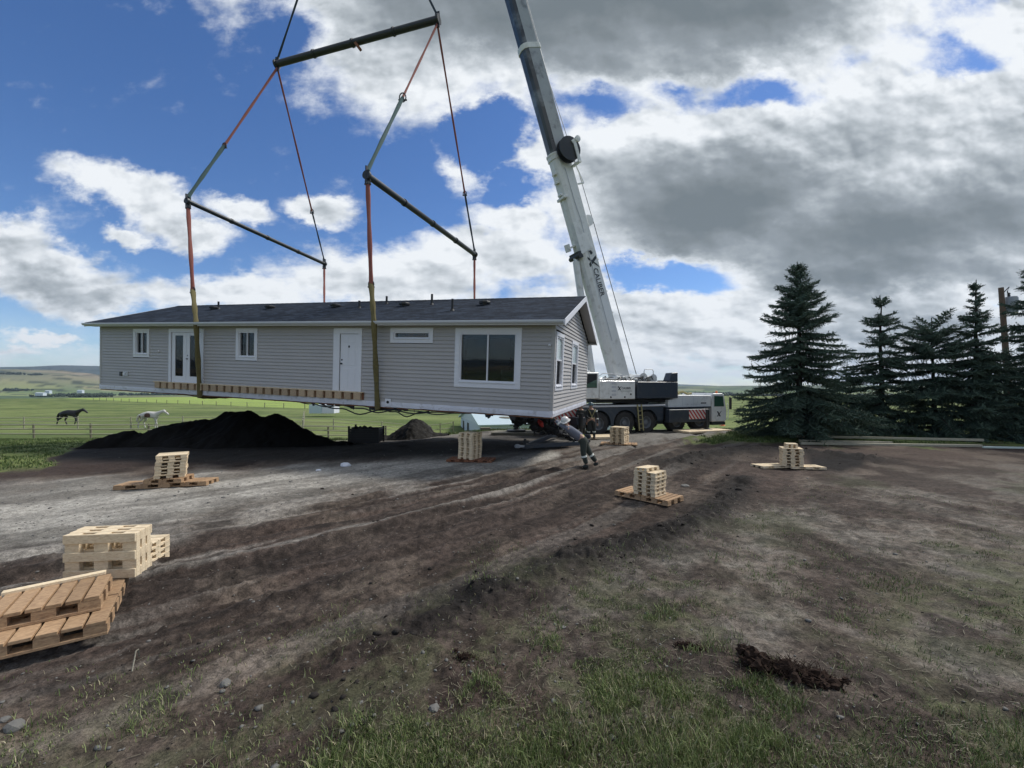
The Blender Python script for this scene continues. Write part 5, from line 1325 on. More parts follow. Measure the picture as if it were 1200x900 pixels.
npal(.50, .60, zb + .142, .80, .62, .15, 'brown_wood', 6, 'base_pallet', 'brown six board pallet lying on top of the nearest pile')
bd = MB(); a = c0 + e1 * .16 + e2 * .94 + Vector((0, 0, zb + .31)); b = c0 + e1 * .92 + e2 * .88 + Vector((0, 0, zb + .30)); bd.bar(a - (a + b) / 2, b - (a + b) / 2, .075, .03); bo_ = bd.build('board', M['pale_wood'], bevel=.003); bo_.location = (a + b) / 2
tag(bo_, 'loose pale board along the back of the top brown pallet', 'board')
# pale pallets standing on edge: front one faces the camera
fl = Vector((-5.25, 5.0, 0)); fr = Vector((-4.42, 5.08, 0)); fx = (fr - fl).normalized(); fy = Vector((-fx.y, fx.x, 0)); fang = math.atan2(fx.y, fx.x)
names = ['front', 'second', 'third', 'rear']
def open_pallet(w, d, h, m_):
    """three spaced thick boards on both faces with cross boards between; local z is the thickness"""
    o = empty('crib_pallet', cat='pallet'); bw = d * .20; t = h * .22
    for nm, z0, z1 in (('base_boards', 0, t), ('deck', h - t, h)):
        q = MB()
        for k in (-1, 0, 1): c = k * (d/2 - bw/2); q.box((-w/2, c - bw/2, z0 + .001), (w/2, c + bw/2, z1 - .001))
        q.build(nm, m_, o, bevel=.004)
    for k in (-1, 0, 1):
        q = MB(); c = k * (w/2 - w * .10); q.box((c - w * .10, -d/2 + .002, t), (c + w * .10, d/2 - .002, h - t)); q.build('cross_board', m_, o, bevel=.004)
    return o
fl = Vector((-5.17, 4.93, 0)); fr = Vector((-4.42, 5.02, 0)); fx = (fr - fl).normalized(); fy = Vector((-fx.y, fx.x, 0)); fang = math.atan2(fx.y, fx.x)
sp = open_pallet(.76, .52, .115, M['pale_wood'])
for k in range(3):
    o = sp if k == 0 else copy_tree(sp)
    q = fl + fx * (.38 - k * .02) + fy * (.12 + k * .117); o.location = (q.x, q.y, zb + .145 + .26)
    o.rotation_mode = 'QUATERNION'; o.rotation_quaternion = Quaternion((0, 0, 1), fang) @ Quaternion((1, 0, 0), R(90))
    tag(o, f'pale crib pallet standing on edge, {("front", "middle", "rear")[k]} of three in the nearest pile', 'pallet', 'pale pallets standing on edge in the nearest pile')
lo_ = make_pallet('crib_pallet', .46, .50, .082, M['pale_wood'], 4)
for k in range(4):
    o = lo_ if k == 0 else copy_tree(lo_)
    o.location = (-5.18, 5.98, hz(-5.2, 6, True) + .01 + k * .083); o.rotation_euler = (0, 0, R(8 + random.uniform(-2, 2)))
    tag(o, 'pale crib pallet, ' + ('bottom', 'second', 'third', 'top')[k] + ' of the four lying behind the nearest pile', 'pallet', 'pale pallets lying behind the nearest pile')

# ================================================================== soil piles, crate, debris
def soil_pile(name, prof, D, slope, yr, m_, label, res=(240, 110), amp=.16, seed=3):
    """prof: outline of the crest as picture points at depth D"""
    Dl = D if isinstance(D, (list, tuple)) else [D, D]; pxs = [p[0] for p in prof]; Ds = np.interp(pxs, np.linspace(pxs[0], pxs[-1], len(Dl)), Dl); D = float(np.mean(Dl))
    xs = [(px - 600) / F * d for (px, _), d in zip(prof, Ds)]; zs = [CAMH + (HZ - py) / F * d for (_, py), d in zip(prof, Ds)]
    X = np.linspace(xs[0] - .8, xs[-1] + .8, res[0]); Y = np.linspace(D - yr, D + yr, res[1])
    gx, gy = np.meshgrid(X, Y, indexing='ij'); crest = np.interp(gx, xs, zs)
    wob = (fbm(gx * .5, gy * .5, 3, seed) - .5) * 1.2
    dd = np.abs(gy - np.interp(gx, xs, Ds) + wob * .8); dd = np.sqrt(dd ** 2 + .09) - .3
    z = crest - slope * dd
    z += (fbm(gx * 1.6, gy * 1.6, 4, seed + 1) - .5) * amp * 2 + (fbm(gx * 6, gy * 6, 4, seed + 2) - .5) * amp * .9
    g = height(gx.ravel(), gy.ravel(), False).reshape(gx.shape) - .12
    z = np.maximum(z, g)
    V = np.stack([gx.ravel(), gy.ravel(), z.ravel()], 1); n0, n1 = gx.shape
    i = np.arange(n0 - 1)[:, None] * n1; j = np.arange(n1 - 1)[None, :]
    Fc = np.stack([i + j, i + n1 + j, i + n1 + j + 1, i + j + 1], -1).reshape(-1, 4)
    o = mesh_np(name, V, Fc, M[m_], smooth=False); return tag(o, label, 'soil pile')
soil_pile('soil_pile', [(58, 535), (74, 528), (95, 521), (107, 515), (127, 508), (153, 504), (160, 507), (175, 505), (187, 499), (201, 496), (211, 497), (227, 492), (247, 491), (258, 487), (267, 483.5), (280, 481), (291, 481), (301, 486), (320, 486), (333, 491), (347, 498), (355, 503), (373, 511), (390, 517)], [16.8, 18.6, 20.2, 20.5, 20.5, 20.0], .62, 5.6, 'soil_black', 'long black heap of topsoil behind the gravel track')
soil_pile('soil_pile', [(455, 510), (461, 506), (472, 498), (482, 491), (488, 491), (496, 496), (503, 502), (508, 508)], 23.2, .7, 1.8, 'soil_grey', 'small dark dirt heap at the edge of the meadow', (130, 110), .13, 23)
# black bulk crate filled with bags
p = gpt(426, 520); CD = p.y; bc = empty('bulk_crate', p + Vector((0, .45, 0)), R(2), 'black slatted bulk crate full of dark bags below the house', 'crate')
wx, wy, hh = .70, .5, .74
m_ = MB()
for sx in (-1, 1):
    for sy in (-1, 1):
        c = MB(); c.box((sx * wx - .04, sy * wy - .04, 0), (sx * wx + .04, sy * wy + .04, hh + (.12 if sx < 0 else .05))); c.build('corner_post', M['black'], bc)
for nm, rng_ in (('side_panel', [(-1, 0), (1, 0), (0, -1), (0, 1)]),):
    for ax_, ay_ in rng_:
        s_ = MB()
        for k in range(6):
            z_ = .06 + k * .115
            if ay_: s_.box((-wx + .041, ay_ * wy - .012, z_), (wx - .041, ay_ * wy + .012, z_ + .085))
            else: s_.box((ax_ * wx - .012, -wy + .041, z_), (ax_ * wx + .012, wy - .041, z_ + .085))
        s_.build(nm, M['black'], bc)
m_ = MB(); m_.box((-wx + .05, -wy + .05, .03), (wx - .05, wy - .05, .52)); m_.build('liner', M['belly'], bc)
bm = bmesh.new()
for i in range(9):
    v = bmesh.ops.create_icosphere(bm, subdivisions=2, radius=1)['verts']; s = Vector((random.uniform(.14, .22), random.uniform(.15, .25), random.uniform(.16, .26))); c = Vector((-.55 + .14 * i, random.uniform(-.3, .3), random.uniform(.5, .66)))
    for q in v: q.co = Vector((q.co.x * s.x, q.co.y * s.y, q.co.z * s.z)) * random.uniform(.86, 1.12) + c
me = bpy.data.meshes.new('bags'); bm.to_mesh(me); bm.free(); me.materials.append(M['belly']); bg = bpy.data.objects.new('bags', me); COL.objects.link(bg); bg.parent = bc
def rock(px, py, s, m_='stone', name='rock', label='', cat='rock', flat=.6, sub=2, group=None):
    p = gpt(px, py); bm = bmesh.new(); bmesh.ops.create_icosphere(bm, subdivisions=sub, radius=1)
    sd_ = random.uniform(0, 50)
    for v in bm.verts:
        n = float(fbm(np.array([v.co.x * 1.8 + sd_]), np.array([v.co.y * 1.8 + v.co.z * 1.3]), 3, 5)[0])
        v.co = v.co * (.6 + .8 * n); v.co.z *= flat
    bm.transform(Matrix.Scale(s, 4)); me = bpy.data.meshes.new(name); bm.to_mesh(me); bm.free(); me.materials.append(M[m_])
    o = bpy.data.objects.new(name, me); COL.objects.link(o); o.location = (p.x, p.y, hz(p.x, p.y, True) + s * flat * .25); return tag(o, label, cat, group)
rock(405, 547, .15, 'trim', 'rubble', 'white jagged lump of rubble on the gravel in front of the black crate', 'rubble', .6)
rock(373, 552, .08, 'trim', 'rubble', 'smaller pale rubble piece left of the white jagged lump', 'rubble', .4)
rock(265, 806, .045, label='small pointed grey stone lying in the grass edge')
rock(18, 858, .06, label='flat grey stone in the lower left corner')
rock(6, 850, .035, label='smaller stone at the picture edge beside the flat stone')
rock(660, 742 - 6, .03, label='pale pebble on the dried soil right of the dark ridge')
rock(509, 836, .04, label='round grey pebble in the near grass')
rock(803, 569, .10, 'stone', 'rubble', 'pale crushed rubble on the soil right of the middle crib stack', 'rubble', .3)
st = MB(); p = gpt(163, 772); st.path([Vector((0, 0, .02)), Vector((.02, -.03, .10)), Vector((.06, -.10, .13)), Vector((.12, -.2, .05)), Vector((.17, -.27, .02))], .006, 5)
so_ = st.build('twig', M['grey_wood']); so_.location = (p.x, p.y, hz(p.x, p.y, True)); tag(so_, 'thin crooked twig on the dark soil right of the nearest pallets', 'twig')
# torn-up sod clumps
def sod(px, py, s, label, n=95):
    p = gpt(px, py); zz = hz(p.x, p.y, True); bm = bmesh.new()
    for i in range(n):
        lb = random.choice(((-.55, .42, .34, .30), (-.45, .25, .30, .22), (-.1, 0, .34, .16), (.35, -.25, .36, .12), (.8, -.35, .30, .08))); c = Vector((s * (lb[0] + random.gauss(0, lb[2] * .5)), s * (lb[1] + random.gauss(0, lb[2] * .42)), random.random() * s * lb[3] + .005)); k = random.uniform(.03, .15) * s
        vs = bmesh.ops.create_icosphere(bm, subdivisions=2, radius=k)['verts']
        for v in vs: v.co = v.co * random.uniform(.45, 1.35) + c
    me = bpy.data.meshes.new('sod'); bm.to_mesh(me); bm.free(); me.materials.append(M['sod']); o = bpy.data.objects.new('sod_clump', me); COL.objects.link(o); o.location = (p.x, p.y, zz)
    rt = MB()
    for i in range(420):
        a = random.uniform(0, 6.28); r_ = random.random() * s * 1.05; b = Vector((r_ * math.cos(a), r_ * .5 * math.sin(a) - .25 * r_ * math.cos(a), .20 * s * (1 - r_ / s))); e = b + Vector((random.uniform(-.12, .12), random.uniform(-.12, .12), random.uniform(-.02, .09))) * s * 2
        rt.path([b, b.lerp(e, .5) + Vector((0, 0, .03 * s)), e], .0022, 3)
    rt.build('roots', M['sod'], o); return tag(o, label, 'sod clump')
sod(924, 797, .37, 'torn clump of reddish root soil lying in the grass at the lower right')
sod(808, 762, .14, 'small patch of torn red brown sod in the middle foreground', 16)
sod(545, 775, .14, 'small dark torn clod left of the red brown sod patch', 14)
# timber under the spruces
M['plank'] = wood('weathered_plank', (.36, .34, .26), (.24, .22, .17))
def beam_row(a, b, w, h, m_, lab, up=0.0):
    m_ = 'plank'
    pa, pb = gpt(*a), gpt(*b); plank_obj('timber_beam', pa + Vector((0, 0, h / 2 + up)), pb + Vector((0, 0, h / 2 + up)), w, h, m_, lab, 'timber', 'long timbers under the spruces')
beam_row((938, 521), (1150, 524), .14, .10, 'grey_wood', 'long grey timber lying in front of the spruces, nearest of three')
beam_row((936, 519), (1045, 521.5), .14, .10, 'grey_wood', 'shorter grey timber behind the nearest one under the spruces', .04)
beam_row((934, 516), (1152, 521), .12, .10, 'grey_wood', 'long timber resting high at its left end under the spruces', .14)
pa, pb = gpt(1152, 526.5), gpt(1290, 529); plank_obj('pipe', pa + Vector((0, 0, .08)), pb + Vector((0, 0, .08)), .09, .07, 'pipe', 'pale green pipe on the ground right of the timbers', 'pipe')
# traffic cone
p = gpt(847, 499); cn = empty('traffic_cone', p, label='faded orange traffic cone on the gravel in front of the crane cab', cat='traffic cone')
m_ = MB(); m_.lathe([(.22, .03), (.17, .10), (.12, .40), (.07, .66), (.05, .68), (0, .68)], (0, 0, 0), (0, 0, 1), 20); m_.build('cone_body', M['orange'], cn, smooth=True)
m_ = MB(); m_.box((-.26, -.26, 0), (.26, .26, .04)); m_.build('cone_foot', M['orange'], cn, bevel=.01)
m_ = MB(); m_.lathe([(.132, .34), (.098, .52)], (0, 0, 0), (0, 0, 1), 20); m_.build('cone_band', M['reflect'], cn, smooth=True)
# white shed in the dip, low trailer, farm buildings
def zz0(x, y): return hz(x, y)
def shed(name, fl_, nr_, length, zr, wall, label, m_w='shed_wall', m_r='shed_roof', wins=()):
    """fl_: far left wall corner, nr_: near corner of the gable side, then runs to the right"""
    a = Vector((*fl_, 0)); b = Vector((*nr_, 0)); sd_ = (b - a); w = sd_.length; sd_.normalize(); lx = Vector((-sd_.y, sd_.x, 0)); lx = lx if lx.x > 0 else -lx
    Mx = Matrix.Identity(4); Mx.col[0][:3] = lx; Mx.col[1][:3] = sd_; Mx.col[2][:3] = (0, 0, 1); Mx.translation = a + Vector((0, 0, zr - wall))
    if Mx.to_3x3().determinant() < 0: pass
    o = empty(name, label=label, cat='shed'); o.location = Mx.translation; o.rotation_euler = (0, 0, math.atan2(sd_.y, sd_.x) + math.pi / 2)
    # local: X = along lx, Y = from near to far
    wl = MB(); wl.box((0, -w, 0), (length, 0, wall)); wo = wl.build('wall', M[m_w], o)
    rb = MB()
    for i in range(int(length / .6)): rb.box((i * .6 + .1, -w - .03, .0), (i * .6 + .14, -w - .001, wall - .05))
    for i in range(int(w / .6)): rb.box((-.03, -i * .6 - .3, 0), (-.001, -i * .6 - .26, wall - .05))
    rb.build('rib', M[m_w], wo)
    rf = MB(); k = .12
    rf.add([Vector(v) for v in ((-.3, -w - .35, wall), (length + .3, -w - .35, wall), (length + .3, -w / 2, wall + w * k), (-.3, -w / 2, wall + w * k), (length + .3, .35, wall), (-.3, .35, wall))], [(0, 1, 2, 3), (3, 2, 4, 5)])
    ro = rf.build('roof', M[m_r], o); sm = ro.modifiers.new('t', 'SOLIDIFY'); sm.thickness = .15
    gb = MB(); gb.prism([(-w, wall - .01), (0, wall - .01), (-w / 2, wall + w * k - .02)], Matrix(((0, 1, 0), (0, 0, 1), (1, 0, 0))).transposed(), (0, 0, 0), .1); gb.build('gable', M[m_w], o)
    for (y0, y1, z0, z1) in wins:
        wn = MB(); wn.box((-.05, -y1, z0), (-.031, -y0, z1)); wn.build('window', M['black'], o)
    return o
shed('white_shed', (-7.15, 60), (-3.42, 46.5), 16, -1.55, 2.5, 'low white metal shed with a sky reflection painted on its roof, in the dip behind the house', wins=[(2.0, 3.2, .6, 2.1), (5.5, 6.8, .6, 2.1)])
vb = MB(); p = at(592, 489.5, 49.5); vb.lathe([(.9, 0), (.9, .15), (.6, .3), (0, .32)], (0, 0, 0), (0, 0, 1), 12); vo = vb.build('roof_cowl', M['grey_wood'], None); vo.location = p - Vector((0, 0, .12)); vo.scale = (1, .5, .8); tag(vo, 'dark flat ventilator on the shed roof painted with reflected sky', 'ventilator')
def far_box(px0, px1, py0, py1, D, label, name, cat, m_='shed_wall', roof=None):
    a = at(px0, py1, D); b = at(px1, py0, D); o = empty(name, ((a.x + b.x) / 2, D, a.z), R(random.uniform(-6, 6)), label, cat); w = b.x - a.x; h = b.z - a.z
    m1 = MB(); m1.box((-w/2, 0, -h * .5), (w/2, w * .5, h * .75)); m1.build('wall', M[m_], o)
    m2 = MB(); m2.prism([(-.04 * w - 0, h * .75), (w * .54, h * .75), (w * .25, h)], Matrix(((0, 1, 0), (0, 0, 1), (1, 0, 0))).transposed(), (-w * .52, 0, 0), w * 1.04); m2.build('roof', M[roof or m_], o)
    return o
tz = zz0(-40, 88)
tr_ = empty('storage_box', label='long low pale blue storage box standing in the meadow below the house floor', cat='container'); a = at(362, 482.5, 70); tr_.location = (a.x, 70, a.z - .3)
m_ = MB(); m_.box((0, 0, 0), (2.1, 2.2, 1.42)); m_.build('box_body', M['shed_roof'], tr_, bevel=.03)
m_ = MB(); m_.box((2.12, 0, 0), (4.1, 2.2, 1.50)); m_.build('box_cover', M['trim'], tr_, bevel=.05)
for i, (x0_, x1_, y0_, y1_, D_, lab) in enumerate(((41, 50, 460, 462.5, 900, 'white farm building on the plain, left of the tree line'), (52, 58, 457.5, 460, 1100, 'small pale farm building beside the white one on the plain'), (90, 96, 457, 459.5, 1100, 'pale green roofed farm building between the far trees'))):
    far_box(x0_, x1_, y0_, y1_, D_, lab, 'farm_building', 'farm building')
# ================================================================== fences
def fence(name, pts, n, hgt_, rails, label, rail=.045, pr=.07, m_r='fence_paint', m_p='fence_post', sag=0.0):
    a, b = Vector((*pts[0], 0)), Vector((*pts[1], 0)); o = empty(name, (a.x, a.y, zz0(a.x, a.y)), label=label, cat='fence', group='pasture fences'); base = o.location.copy()
    P = []
    for i in range(n + 1):
        q = a.lerp(b, i / n); q.z = zz0(q.x, q.y); P.append(q - base)
    for q in P:
        m_ = MB(); m_.tube(q - Vector((0, 0, .1)), q + Vector((random.uniform(-.04, .04), 0, hgt_ + random.uniform(0, .1))), pr, n=8); m_.build('post', M[m_p], o)
    for k in range(rails):
        z_ = hgt_ * (1 - k * .9 / rails) - .06
        m_ = MB(); m_.path([q + Vector((0, -pr - .01, z_ + random.uniform(-.03, .03))) for q in P], rail, 4); m_.build('rail', M[m_r], o)
    return o
fence('rail_fence', ((-46, 33.5), (-27.5, 32.5)), 4, 1.15, 3, 'weathered cream three rail fence in front of the horses')
fence('rail_fence', ((-27.5, 32.5), (-10, 34)), 4, 1.1, 3, 'rail fence continuing behind the black soil heap', rail=.035)
fence('rail_fence', ((-60, 43), (-9, 47)), 10, 1.2, 3, 'second pale rail fence just behind the horses feet', rail=.03, pr=.06, m_p='fence_paint')
fence('rail_fence', ((-19.5, 40), (-30, 62)), 5, 1.2, 3, 'short rail fence running away to the left behind the crate', rail=.035, m_p='fence_paint')
fence('wire_fence', ((-200, 205), (-20, 88)), 22, 1.3, 2, 'far thin post and wire fence along the field painted as sunlit', rail=.02, pr=.09)
fence('rail_fence', ((-7.5, 33), (-4.6, 33.5)), 3, 1.3, 3, 'thin rail panel standing behind the small dirt heap', rail=.025, pr=.04)
# utility pole
pD = 28.0; pt_ = at(1173, 337, pD); pbz = zz0(32.2, pD)
up_ = empty('utility_pole', (32.6, pD, pbz), label='leaning brown utility pole with grey transformer between the spruces', cat='utility pole'); top = pt_ - Vector((32.6, pD, pbz))
m_ = MB(); m_.tube((0, 0, -.3), top, .19, .13, 14); m_.build('pole_shaft', M['pole_wood'], up_, smooth=True)
m_ = MB(); q = top * .84; m_.lathe([(.0, 0), (.30, 0), (.32, .05), (.32, .95), (.28, 1.05), (0, 1.08)], q + Vector((.50, -.05, -.2)), (0, 0, 1), 16); m_.bar(q + Vector((0, 0, .3)), q + Vector((.5, 0, .3)), .12, .1); m_.build('transformer', M['grey_box'], up_, smooth=True)
m_ = MB(); m_.path([top * .84 + Vector((.45, 0, .85)), top * .84 + Vector((.3, 0, 1.2)), top * .84 + Vector((.42, 0, 1.5)), top * .95], .03, 6); m_.lathe([(.05, 0), (.09, .06), (.05, .12), (.09, .18), (.04, .26)], top * .84 + Vector((.4, 0, .87)), (0, 0, 1), 8); m_.build('insulator', M['steel_dark'], up_)

# ================================================================== spruce trees
def needle_mat(name, col, col2):
    m = bpy.data.materials.new(name); m.use_nodes = True; t = NT(m.node_tree); b = t.n['Principled BSDF']
    geo = t.node('ShaderNodeNewGeometry').outputs['Random Per Island']; co = t.node('ShaderNodeTexCoord').outputs['Object']
    c = t.mix(t.m('MULTIPLY', t.m('ADD', geo, t.noise(co, 1.2, 3)), .5), (*col, 1), (*col2, 1))
    t.put(b.inputs['Base Color'], c); b.inputs['Roughness'].default_value = .75; b.inputs['Specular IOR Level'].default_value = .25
    return m
M['needle'] = needle_mat('spruce_needles', (.034, .064, .044), (.12, .170, .125))
def spruce(base, H_, Rm, label, seed, lean=(0, 0), gap=1.0, low=.25, taper=1.0, leader=.06, whorl=.27, density=1.0, flat=0.0):
    rd = random.Random(seed); base = Vector(base); o = empty('spruce_tree', base, label=label, cat='spruce', group='dark spruces on the right')
    top = Vector((lean[0], lean[1], H_)); tk = MB(); axis = lambda z: Vector((top.x * (z / H_), top.y * (z / H_), z))
    tk.path([axis(H_ * k / 12) + Vector((rd.uniform(-.03, .03), rd.uniform(-.03, .03), 0)) for k in range(13)], .1, 8, rs=[.17 * H_ / 8 * (1 - k / 12.6) + .008 for k in range(13)])
    tk.build('trunk', M['bark'], o, smooth=True)
    V, Fq = [], []; limb = MB()
    def twig(p, d, L, w):
        """a bushy needle spray: crossed thin leaf-like blades"""
        nonlocal V, Fq
        nseg = max(4, int(L / .045)); up = Vector((0, 0, 1)); s = d.cross(up)
        s = s.normalized() if s.length > .05 else Vector((1, 0, 0))
        for i in range(nseg):
            k = (i + .3) / nseg; c = p + d * (L * k); ww = w * (1 - .55 * k)
            for j in range(4):
                a = rd.uniform(0, 6.28); r_ = (s * math.cos(a) + d.cross(s) * math.sin(a)); e = c + (r_ * .75 + d * .65).normalized() * ww * rd.uniform(.7, 1.25)
                q = d.cross(r_).normalized() * (ww * .30); b = len(V)
                V += [tuple(c - q), tuple(c + q), tuple(e)]; Fq.append((b, b + 1, b + 2))
    z = low; k = 0
    while z < H_ - leader * H_ * .5:
        f = (z - low) / (H_ - low); R_ = Rm * (1 - f) ** taper * (1 if f > .08 else .86 + f * 1.7) * (1 + .04 * math.sin(z * 5.1 + seed)) + .06
        nb = int(rd.choice((6, 7, 8)) * density) if f < .85 else 4
        a0_ = rd.uniform(0, 6.28)
        for b_ in range(nb):
            if rd.random() > gap - .08 * (f > .3): continue
            a = a0_ + 6.283 * b_ / nb + rd.uniform(-.3, .3); L = R_ * rd.choice((rd.uniform(.55, .85), rd.uniform(.8, 1.05), rd.uniform(.95, 1.22))); st_ = axis(z + rd.uniform(-.08, .08))
            out_ = Vector((math.cos(a), math.sin(a), 0)); rise = (.75 if f > .86 else (.30 if f > .6 else .0)) + rd.uniform(-.16, .2); drop = (.42 * (1 - f) + .05) * rd.uniform(.6, 1.3)
            pts = []
            for i in range(7):
                t = i / 6; pts.append(st_ + out_ * (L * t) + Vector((0, 0, L * (rise * t - drop * t * t * (1.15 - .55 * t)) + .05 * L * t ** 4)))
            limb.path(pts, .02, 4, rs=[.028 * (1 - .8 * i / 6) * (L / 2 + .3) for i in range(7)])
            n_ = max(3, int(L / .115))
            for i in range(n_ + 1):
                t = .12 + .88 * (i / n_); x_ = min(int(t * 6), 5); c = pts[x_].lerp(pts[x_ + 1], t * 6 - x_); d = (pts[x_ + 1] - pts[x_]).normalized()
                sd_ = d.cross(Vector((0, 0, 1))).normalized(); tl = min(.62, .14 + L * .30 * math.sin(math.pi * min(t * .9 + .1, 1)) + .1)
                for s_ in (-1, 1):
                    dd = (d * .75 + sd_ * s_ * rd.uniform(.5, 1.0) + Vector((0, 0, rd.uniform(-.35, .05)))).normalized(); twig(c, dd, tl * rd.uniform(.6, 1.15), .10)
                if rd.random() < .9: twig(c, (d * .4 + Vector((rd.uniform(-.3, .3), rd.uniform(-.3, .3), rd.choice((-.8, -.7, .5))))).normalized(), tl * .55, .09)
            twig(pts[-1], (pts[-1] - pts[-2]).normalized() + Vector((0, 0, .2)), .20, .08)
        z += whorl * rd.uniform(.45, 1.15) * (1 if f < .8 else .8); k += 1
    # leader
    twig(axis(H_ - .6), Vector((0, 0, 1)), .66, .09)
    crown = mesh_np('crown', np.array(V), np.array(Fq), M['needle'], o); lb = limb.build('limbs', M['bark'], o)
    return o
def tree_at(px, D, ytop, Rm, label, seed, **kw):
    x = (px - 600) / F * D; zb_ = hz(x, D); zt = CAMH + (HZ - ytop) / F * D; return spruce((x, D, zb_ - .05), zt - zb_, Rm, label, seed, **kw)
tree_at(938, 20.2, 306, 3.15, 'tall full dark spruce at the left end of the row', 11, taper=.92, lean=(-.15, 0), whorl=.29)
tree_at(1034, 22.5, 345, 2.75, 'thinner spruce with a sparse top, second from the left', 12, gap=.8, taper=1.0, lean=(-.1, 0), whorl=.38)
tree_at(1096, 21.5, 371, 3.1, 'broad spruce with a blunt bushy top in the middle of the row', 13, gap=.9, taper=.55, lean=(-.2, 0), whorl=.33)
tree_at(1143, 20.6, 327, 2.7, 'dark spruce with a long bare leader left of the utility pole', 14, gap=.8, taper=1.4, lean=(.05, 0), whorl=.37)
tree_at(1236, 19.6, 270, 3.1, 'tallest spruce cut by the right edge of the picture', 15, gap=.85, taper=.85, whorl=.33)
tree_at(992, 23.5, 435, 2.6, 'low dark spruce filling the gap right of the tallest left one', 17, gap=.95, taper=.7, whorl=.34)
tree_at(1250, 24.0, 330, 3.2, 'broad spruce beyond the right edge of the picture', 18, gap=.9, taper=.8, whorl=.36)
tree_at(1178, 25.5, 415, 2.8, 'low spruce behind the foot of the utility pole', 19, gap=.9, taper=.7, whorl=.36)
# ================================================================== people and horses
def skin_mesh(name, J, edges, root, m_, parent=None, sub=2, loc=(0, 0, 0)):
    names = list(J); me = bpy.data.meshes.new(name); L = Vector(loc)
    me.from_pydata([tuple(Vector(J[n][0]) - L) for n in names], [(names.index(a), names.index(b)) for a, b in edges], [])
    o = bpy.data.objects.new(name, me); COL.objects.link(o)
    sk = o.modifiers.new('skin', 'SKIN'); sk.use_smooth_shade = True
    if not me.skin_vertices: me.attributes.new  # layer is created with the modifier
    dat = me.skin_vertices[0].data if me.skin_vertices else None
    if dat is None:
        bm = bmesh.new(); bm.from_mesh(me); bm.verts.layers.skin.verify(); bm.to_mesh(me); bm.free(); dat = me.skin_vertices[0].data
    for i, n in enumerate(names):
        r = J[n][1]; dat[i].radius = (r, r) if not isinstance(r, tuple) else r; dat[i].use_root = (n == root)
    sb = o.modifiers.new('sub', 'SUBSURF'); sb.levels = sub; sb.render_levels = sub
    bpy.context.view_layer.update(); dg = bpy.context.evaluated_depsgraph_get()
    m2 = bpy.data.meshes.new_from_object(o.evaluated_get(dg)); m2.name = name; o.modifiers.clear(); o.data = m2; bpy.data.meshes.remove(me)
    m2.materials.clear(); m2.materials.append(M[m_]); m2.polygons.foreach_set('use_smooth', [True] * len(m2.polygons))
    o.location = L
    if parent is not None: o.parent = parent; o.location = (0, 0, 0)
    return o
